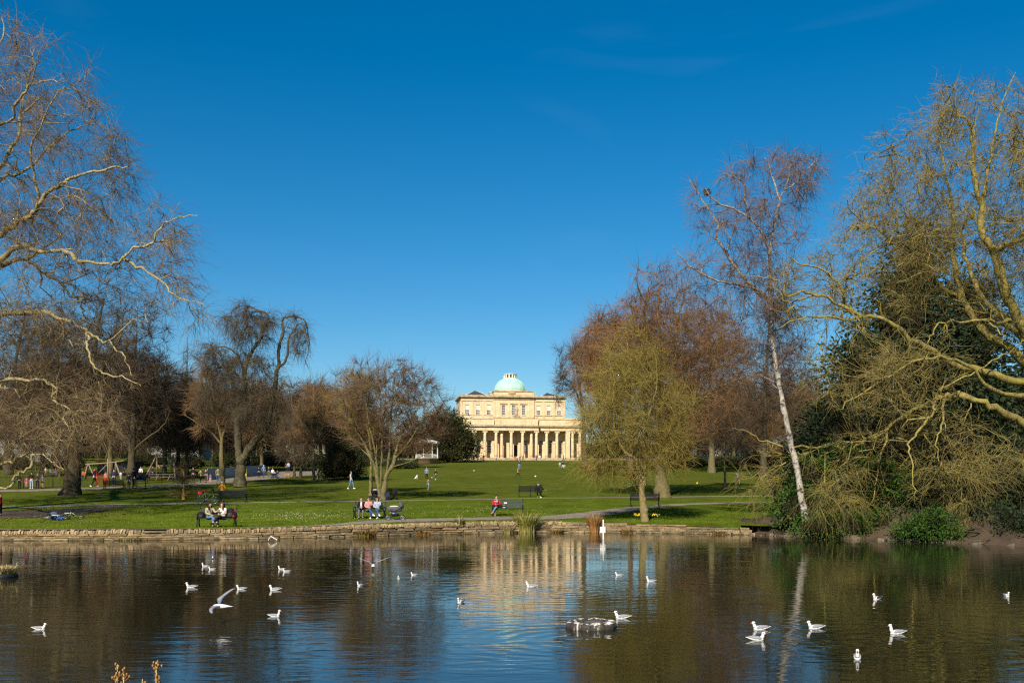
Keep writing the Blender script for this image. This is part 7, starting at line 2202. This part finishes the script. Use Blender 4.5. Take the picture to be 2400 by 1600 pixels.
# ------------------------------------------------------------------ things in the lake
# tyre raft
q = G(1386, 1470, 0)
t = thing('tyre_raft', 'fluted black tyre raft streaked with white droppings floating on the lake', 'raft', (q[0], q[1], 0), .1)
def drop_mat():
    m = bpy.data.materials.new('stained_rubber'); m.use_nodes = True; nt = m.node_tree; b = nt.nodes['Principled BSDF']; b.inputs['Roughness'].default_value = .75
    tc = nt.nodes.new('ShaderNodeTexCoord'); mp = nt.nodes.new('ShaderNodeMapping'); mp.inputs['Scale'].default_value = (9, 9, 1.2); nt.links.new(tc.outputs['Object'], mp.inputs['Vector'])
    a = ramp(nt, nz(nt, 1, 5, .7, mp.outputs[0], .4).outputs['Fac'], [(.56, (0, 0, 0)), (.66, (1, 1, 1))])
    base = ramp(nt, nz(nt, 6, 4, .6, tc.outputs['Object']).outputs['Fac'], [(.3, (.012, .011, .010)), (.7, (.06, .048, .036))])
    nt.links.new(mixc(nt, a.outputs[0], base.outputs[0], (.62, .60, .54)), b.inputs['Base Color']); return m
M_DROP = drop_mat()
rx, ry = .42, .42
b = MB()
prof = [(.93, -.15), (1.0, -.05), (1.02, .08), (1.0, .17), (.95, .225), (.86, .245), (.74, .24), (.62, .225), (.56, .17), (.55, .05)]
b.lathe(prof, 60, mod=lambda a, z: 1 + (.035 * math.cos(10 * a + 1) + .02 * math.sin(23 * a)) * (1 if z > -.1 else .5))
for i, v in enumerate(b.v): b.v[i] = Vector((v.x * rx, v.y * ry, v.z * .46 + .010 * math.sin(v.x * 9 + v.y * 7)))
b.obj('tyre', M_DROP, t)
M_RIM = drop_mat(); M_RIM.name = 'whitened_rubber'
for n_ in M_RIM.node_tree.nodes:
    if n_.type == 'VALTORGB' and n_.color_ramp.elements[0].color[0] == 0: n_.color_ramp.elements[0].position, n_.color_ramp.elements[1].position = .47, .58
b = MB()
b.lathe([(.99, .205), (.94, .242), (.86, .262), (.74, .258), (.63, .240)], 60, mod=lambda a, z: 1 + .035 * math.cos(10 * a + 1) + .02 * math.sin(23 * a))
for i, v in enumerate(b.v): b.v[i] = Vector((v.x * rx, v.y * ry, v.z * .46 + .010 * math.sin(v.x * 9 + v.y * 7) + .004))
b.f = [f for f in b.f if len(f) == 4]; b.sm = b.sm[:len(b.f)]
b.obj('rim', M_RIM, t)
b = MB(); b.lathe([(.58, .05), (.3, .065), (0, .06)], 20)
for i, v in enumerate(b.v): b.v[i] = Vector((v.x * rx, v.y * ry, v.z))
b.obj('soil', mat('raft_soil', (.12, .10, .05), 1, 20, .6, bump=.6), t)
b = MB()
rg = random.Random(9)
for i in range(16):
    a = 6.28 * i / 16; b.box((rx * .80 * math.cos(a), ry * .80 * math.sin(a), .112), (.10, .075, .02), rz=a + .3)
b.obj('strap', M_DROP, t)
# white sign on a post
q = G(1412.5, 1262, 0)
t = thing('sign_post', 'small blank white sign on a white post standing in the lake', 'sign', (q[0], q[1], 0), R(3))
k = q[1] / F
b = MB(); b.box((.02, -.02, .5), (.055, .055, 1.22 - .3)); b.box((.02, -.02, -.2), (.055, .055, .5)); b.obj('post', M_WHITE, t)
b = MB(); b.box((0, .02, .45), (.27, .018, .30)); b.obj('board', M_WHITE, t)
# white metal loop in the shallows
YW = 46.9
t = thing('wire_hoop', 'bent white metal frame sticking out of the shallows by the wall', 'hoop', W(638, 1267, YW))
o = Vector(W(638, 1267, YW)); o.z = 0; t.location = o
pts = [Vector(W(630, 1266.5, YW)) - o, Vector(W(629.5, 1263, YW)) - o, Vector(W(635, 1256, YW)) - o, Vector(W(649.5, 1264, YW)) - o, Vector(W(647, 1267.5, YW)) - o]
b = MB(); b.tube(pts, .022, 6); b.obj('bar', M_WHITE, t)
b = MB(); b.box(tuple((pts[2] + pts[3]) / 2 + Vector((0, .02, -.01))), (.05, .02, .05)); b.obj('bracket', M_WHITE, t)

# blades: grass clumps, dry stems
def blades(name, m, n, base, spread, h, seed, parent, lean=.5, w=.012, fan=1.0, stuff=False, kink=.35):
    g = np.random.default_rng(seed)
    a = g.uniform(0, 6.283, n); r = np.sqrt(g.uniform(0, 1, n))
    p0 = np.stack([np.cos(a) * r * spread[0], np.sin(a) * r * spread[1], np.zeros(n)], 1) + np.array(base)
    L = h * g.uniform(.45, 1.1, n)
    out = np.stack([np.cos(a), np.sin(a) * .8, np.zeros(n)], 1) * (r * fan)[:, None] + g.normal(0, .25, (n, 3)) * np.array([1, 1, 0])
    P = np.empty((n, 4, 3))
    for i, u in enumerate((0, .4, .75, 1)):
        P[:, i] = p0 + out * (lean * L * u ** 1.7)[:, None] + np.array([0, 0, 1]) * (L * (u - kink * u ** 2.6 * lean))[:, None]
    side = np.cross(out, np.array([0, 0, 1.0])); side = unit(side + g.normal(0, .3, (n, 3)))
    W_ = w * np.array([1, .9, .6, .08])
    V = np.empty((n, 4, 2, 3))
    for i in range(4): V[:, i, 0] = P[:, i] - side * W_[i]; V[:, i, 1] = P[:, i] + side * W_[i]
    i0 = np.arange(n)[:, None] * 8 + np.arange(3)[None] * 2
    Q = np.stack([i0, i0 + 1, i0 + 3, i0 + 2], -1).reshape(-1, 4)
    o = link(name, fast_mesh(name, V.reshape(-1, 3), Q, m, False), parent)
    if stuff: o['kind'] = 'stuff'
    return o
M_SEDGE = leaf_mat('sedge_leaves', (.08, .10, .012), (.17, .19, .02), (.33, .24, .06), 7)
M_DRY = leaf_mat('dry_leaves', (.16, .075, .025), (.28, .14, .045), (.42, .25, .10), 8)
M_STRAW = leaf_mat('straw', (.22, .16, .07), (.38, .29, .13), (.55, .44, .24), 8)
M_WEED = leaf_mat('weed_leaves', (.03, .05, .012), (.07, .09, .02), (.14, .13, .04), 8)
def clump(name, label, px, py, parts, cat='plant', z=None, Y=None):
    x, y, a = wall_at(px)
    base = (x, y - .06, .0) if z is None else (x, y + .12, z)
    t = thing(name, label, cat, base)
    for i, (m, n, spread, h, lean, w) in enumerate(parts):
        blades(('leaves', 'dry_leaves', 'stems')[i], m, n, (0, 0, 0), spread, h, int(px) + i, t, lean, w)
    return t
clump('pond_sedge', 'large green arching sedge clump growing at the foot of the wall beside the green bench', 1234, 1247, [(M_SEDGE, 620, (.42, .16), 1.35, .55, .017), (M_STRAW, 160, (.5, .2), 1.5, .5, .010)])
clump('pond_sedge', 'straw coloured thin sedge next to the large green clump', 1188, 1247, [(M_STRAW, 130, (.35, .1), .62, .7, .012), (M_SEDGE, 60, (.35, .1), .5, .6, .012)])
clump('dry_plant', 'dry rust brown plant growing on the wall near the white sign', 1393, 1247, [(M_DRY, 620, (.22, .14), 1.15, .38, .016), (M_STRAW, 70, (.2, .1), 1.35, .3, .007)])
clump('weed_clump', 'brown and green weeds hanging over the wall in front of the bench of three', 850, 1258, [(M_WEED, 260, (.6, .14), .42, .8, .014), (M_DRY, 240, (.7, .14), .5, .7, .012)])
clump('weed_clump', 'brown weeds at the foot of the wall below the pram', 985, 1252, [(M_DRY, 200, (.55, .12), .36, .8, .012), (M_WEED, 160, (.4, .1), .3, .8, .014)])
clump('weed_clump', 'grey green weed growing high on the coping between two benches', 1078, 1225, [(M_WEED, 150, (.22, .1), .55, .6, .012), (M_STRAW, 30, (.1, .05), .8, .3, .006)], z=.45)
clump('weed_clump', 'low dark weeds at the foot of the wall under the olive twigged tree', 1300, 1247, [(M_DRY, 150, (.5, .1), .28, .9, .012), (M_WEED, 130, (.5, .1), .25, .8, .012)])
clump('weed_clump', 'small brown weeds at the foot of the wall beyond the white sign', 1470, 1248, [(M_DRY, 130, (.3, .1), .5, .6, .010), (M_WEED, 90, (.3, .1), .3, .8, .012)])
clump('weed_clump', 'small weeds at the wall foot where the overhanging branches begin', 1690, 1252, [(M_DRY, 120, (.5, .1), .32, .8, .010), (M_WEED, 150, (.5, .1), .3, .8, .012)])
clump('weed_clump', 'green moss and weeds at the wall foot near the gap in the coping', 300, 1266, [(M_WEED, 120, (.7, .08), .18, .9, .012)])
# grass raft at the west edge
q = G(6, 1352, 0)
t = thing('grass_raft', 'floating black raft with a tussock of dry grass and a thin stick', 'raft', (q[0], q[1], 0), 0, None, .68)
b = MB(); b.lathe([(.5, -.1), (.56, 0), (.55, .10), (.48, .15), (0, .17)], 20, mod=lambda a, z: 1 + .06 * math.sin(4 * a)); b.obj('base', M_BLACK, t)
blades('leaves', M_STRAW, 420, (0, 0, .14), (.46, .40), .50, 71, t, .9, .010)
blades('leaves', M_WEED, 160, (.1, 0, .14), (.42, .36), .42, 72, t, .9, .010)
b = MB(); b.tube([(.42, 0, .06), (.52, .0, .32), (.60, 0, .62)], .012, 5); b.obj('stick', M_STUCCO, t)
# dry seed heads on the near bank
def seed_plant(label, px, py, Y, seed, hd):
    tip = W(px, py, Y)
    zb_ = .85 - (Y - 1) * (1.15 / 9)
    t = thing('dry_seed_plant', label, 'plant', (tip[0], Y, zb_ - .05))
    r = random.Random(seed); H = tip[2] - zb_ + .05
    b = MB(); b.tube([(0, 0, 0), (.02, .01, H * .4), (-.01, 0, H * .75), (0, 0, H)], [.010, .009, .007, .004], 6); b.obj('stem', M_STRAW, t)
    b = MB()
    for k in range(hd):
        z = H - r.uniform(0, .26); a = r.uniform(0, 6.28); l = r.uniform(.008, .04)
        b.tube([(0, 0, z - .03), (l * math.cos(a), l * math.sin(a), z)], .003, 4); b.ball((l * 1.15 * math.cos(a), l * 1.15 * math.sin(a), z + .01), (.010, .010, .014), 6, 4)
    b.obj('seed_heads', M_DRY, t)
seed_plant('taller dry seed head poking up in front of the blue water', 368, 1549, 8.6, 1, 26)
seed_plant('dry brown seed head poking up in front of the dark reflections', 276, 1556, 8.6, 2, 22)
seed_plant('broken dry seed head leaning beside the dark reflections', 291, 1566, 8.5, 3, 18)
seed_plant('short pale dry stalk between the seed heads', 334, 1590, 8.5, 4, 6)
# daffodils
def daff(label, px, py, n, seed):
    q = G(px, py); t = thing('daffodil_clump', label, 'flowers', q, 0, 'daffodils round the forked trunk')
    blades('leaves', LAUREL, n * 5, (0, 0, 0), (.22, .12), .26, seed, t, .5, .007)
    r = random.Random(seed); b = MB()
    for i in range(n):
        x, y, h = r.uniform(-.24, .24), r.uniform(-.12, .12), r.uniform(.22, .34)
        for k in range(6):
            a = 6.28 * k / 6; c = Vector((x, y, h)); d = Vector((math.cos(a), -.35, math.sin(a))).normalized()
            s = Vector((-math.sin(a), 0, math.cos(a)))
            b.add([c, c + d * .03 + s * .014, c + d * .052, c + d * .03 - s * .014], [(0, 1, 2, 3)])
        b.lathe([(.012, 0), (.017, .02), (.022, .034)], 8, M=Matrix.Translation((x, y - .004, h)) @ Matrix.Rotation(R(100), 4, 'X'))
    b.obj('flower_heads', mat('daffodil_yellow', (.80, .58, .02), .6, 9, .15), t)
daff('widest clump of yellow daffodils at the foot of the forked trunk', 1496, 1216, 26, 1)
daff('small clump of daffodils on the other side of the forked trunk', 1522, 1214.5, 9, 2)
daff('sparse clump of daffodils furthest from the forked trunk', 1539, 1217, 9, 3)
# daisies and grass tufts on the near turf
g = np.random.default_rng(5)
px = np.concatenate([g.normal(700, 80, 420), g.normal(1090, 120, 160), g.uniform(30, 1480, 330)]); py = np.concatenate([g.normal(1207, 7, 420), g.normal(1195, 8, 160), g.uniform(1180, 1232, 330)])
k = (np.abs(py - 1206) < 24); px, py = px[k], py[k]
C = np.array([G(a, b_) for a, b_ in zip(px, py)]); C[:, 2] += .035
wy = np.interp(C[:, 0], WX, WY); C = C[C[:, 1] > wy + 1.6]; n = len(C)
s = g.uniform(.005, .011, (n, 1))
V = np.stack([C + s * np.array([-1, -.3, -.5]), C + s * np.array([1, -.3, -.5]), C + s * np.array([1, .3, .6]), C + s * np.array([-1, .3, .6])], 1).reshape(-1, 3)
o = link('daisies', fast_mesh('daisies', V, np.arange(4 * n).reshape(-1, 4), M_WHITE, False)); o['kind'] = 'stuff'
n = 26000
py_ = 1166 + 72 * np.sqrt(g.uniform(0, 1, n)); px_ = g.uniform(-40, 1760, n)
Yd = np.interp(py_, np.linspace(1160, 1242, 40), [depth(v) for v in np.linspace(1160, 1242, 40)]); C = np.stack([(px_ - 1200) / F * Yd, Yd, zl(Yd)], 1)
wy = np.interp(C[:, 0], WX, WY); C = C[C[:, 1] > wy + .5]
path_c = [np.array([G(*p) for p in pp]) for pp in ([(-200, 1240.5), (300, 1240), (600, 1236.5), (760, 1231), (900, 1221.5), (1040, 1217.5), (1180, 1214.5), (1270, 1213.5), (1340, 1209.5), (1420, 1200), (1500, 1189.5), (1600, 1182), (1740, 1178)],
                                                   [(-400, 1196), (60, 1187), (260, 1182.5), (640, 1176.5), (1000, 1172), (1240, 1167.5), (1500, 1165), (1760, 1162)], [(-500, 1216), (-60, 1208), (90, 1202), (210, 1193), (285, 1187)])]
for pc, hw in zip(path_c, (1.35, 1.15, 3.2)):
    yy = np.interp(C[:, 0], pc[:, 0], pc[:, 1]); C = C[np.abs(C[:, 1] - yy) > hw]
n = len(C)
d = g.normal(0, .03, (n, 3)); d[:, 2] = g.uniform(.03, .075, n); w = np.array([1, 0, 0]) * g.uniform(.012, .03, (n, 1))
V = np.stack([C - w, C + w, C + d], 1).reshape(-1, 3)
o = link('grass', fast_mesh('grass', V, np.arange(3 * n).reshape(-1, 3), GRASS, False, k=3)); o['kind'] = 'stuff'
# stones and roots along the foot of the bank
rs = random.Random(21)
M_ROCK = mat('bank_stone', (.20, .165, .11), .95, 5, .5, (.06, .05, .035), .6, 12, obj_random=.3)
st = [stone_mesh(s_, .16).mesh('bank_stone', M_ROCK) for s_ in range(8)]
bxs = [q_[0] for q_ in BANK]; bys = [q_[1] for q_ in BANK]
for i in range(44):
    x_ = rs.uniform(bxs[0] + .3, bxs[0] + 17); y_ = float(np.interp(x_, bxs, bys)) + rs.uniform(-.12, .22)
    o = link('stone', rs.choice(st), bpy.data.objects['earth_bank'], (x_, y_, rs.uniform(-.03, .06))); w_ = rs.uniform(.14, .42)
    o.scale = (w_, w_ * rs.uniform(.6, .9), w_ * rs.uniform(.4, .7)); o.rotation_euler = (rs.uniform(-.3, .3), rs.uniform(-.3, .3), rs.uniform(0, 6))
for i in range(9):
    x_ = rs.uniform(bxs[0] + 7, bxs[0] + 17); y_ = float(np.interp(x_, bxs, bys))
    b = MB(); pp_ = [Vector((x_ + rs.uniform(-.2, .2) + k_ * .25 * rs.choice((-1, 1)), y_ + 3.2 - k_ * .62, max(.02, 1.15 - k_ * .21 + rs.uniform(-.05, .1)))) for k_ in range(6)]
    b.tube(pp_, [.09, .08, .06, .05, .035, .015], 6)
    b.obj('root', DARKB, bpy.data.objects['earth_bank'])
# dead leaves and twigs on the earth bank and under the west plane
deps = bpy.context.evaluated_depsgraph_get()
bank = bpy.data.objects['earth_bank']
bw = [bank.matrix_world @ v.co for v in bank.data.vertices]
P = []
polys = [pp for pp in bank.data.polygons if all(bw[i].z > .02 for i in pp.vertices)]
for pp in polys:
    vs = [bw[i] for i in pp.vertices]
    for _ in range(14):
        a, c = g.uniform(0, 1), g.uniform(0, 1)
        P.append(tuple((vs[0].lerp(vs[1], a)).lerp(vs[3].lerp(vs[2], a), c)))
P = np.array(P); P[:, 2] += .015
K = np.array([G(a, c) for a, c in zip(g.uniform(-60, 300, 2500), g.uniform(1180, 1228, 2500))]); K[:, 2] += .035
P = np.vstack([P, K]); n = len(P)
d1 = unit(g.normal(0, 1, (n, 3)) * np.array([1, 1, .45])); d2 = unit(np.cross(d1, g.normal(0, 1, (n, 3)))); s = g.uniform(.025, .075, (n, 1))
V = np.stack([P, P + d1 * s * .5 + d2 * s * .35, P + d1 * s, P + d1 * s * .5 - d2 * s * .35], 1).reshape(-1, 3)
o = link('leaf_litter', fast_mesh('leaf_litter', V, np.arange(4 * n).reshape(-1, 4), leaf_mat('leaf_litter', (.05, .03, .015), (.12, .07, .035), (.22, .13, .06), 5), False)); o['kind'] = 'stuff'
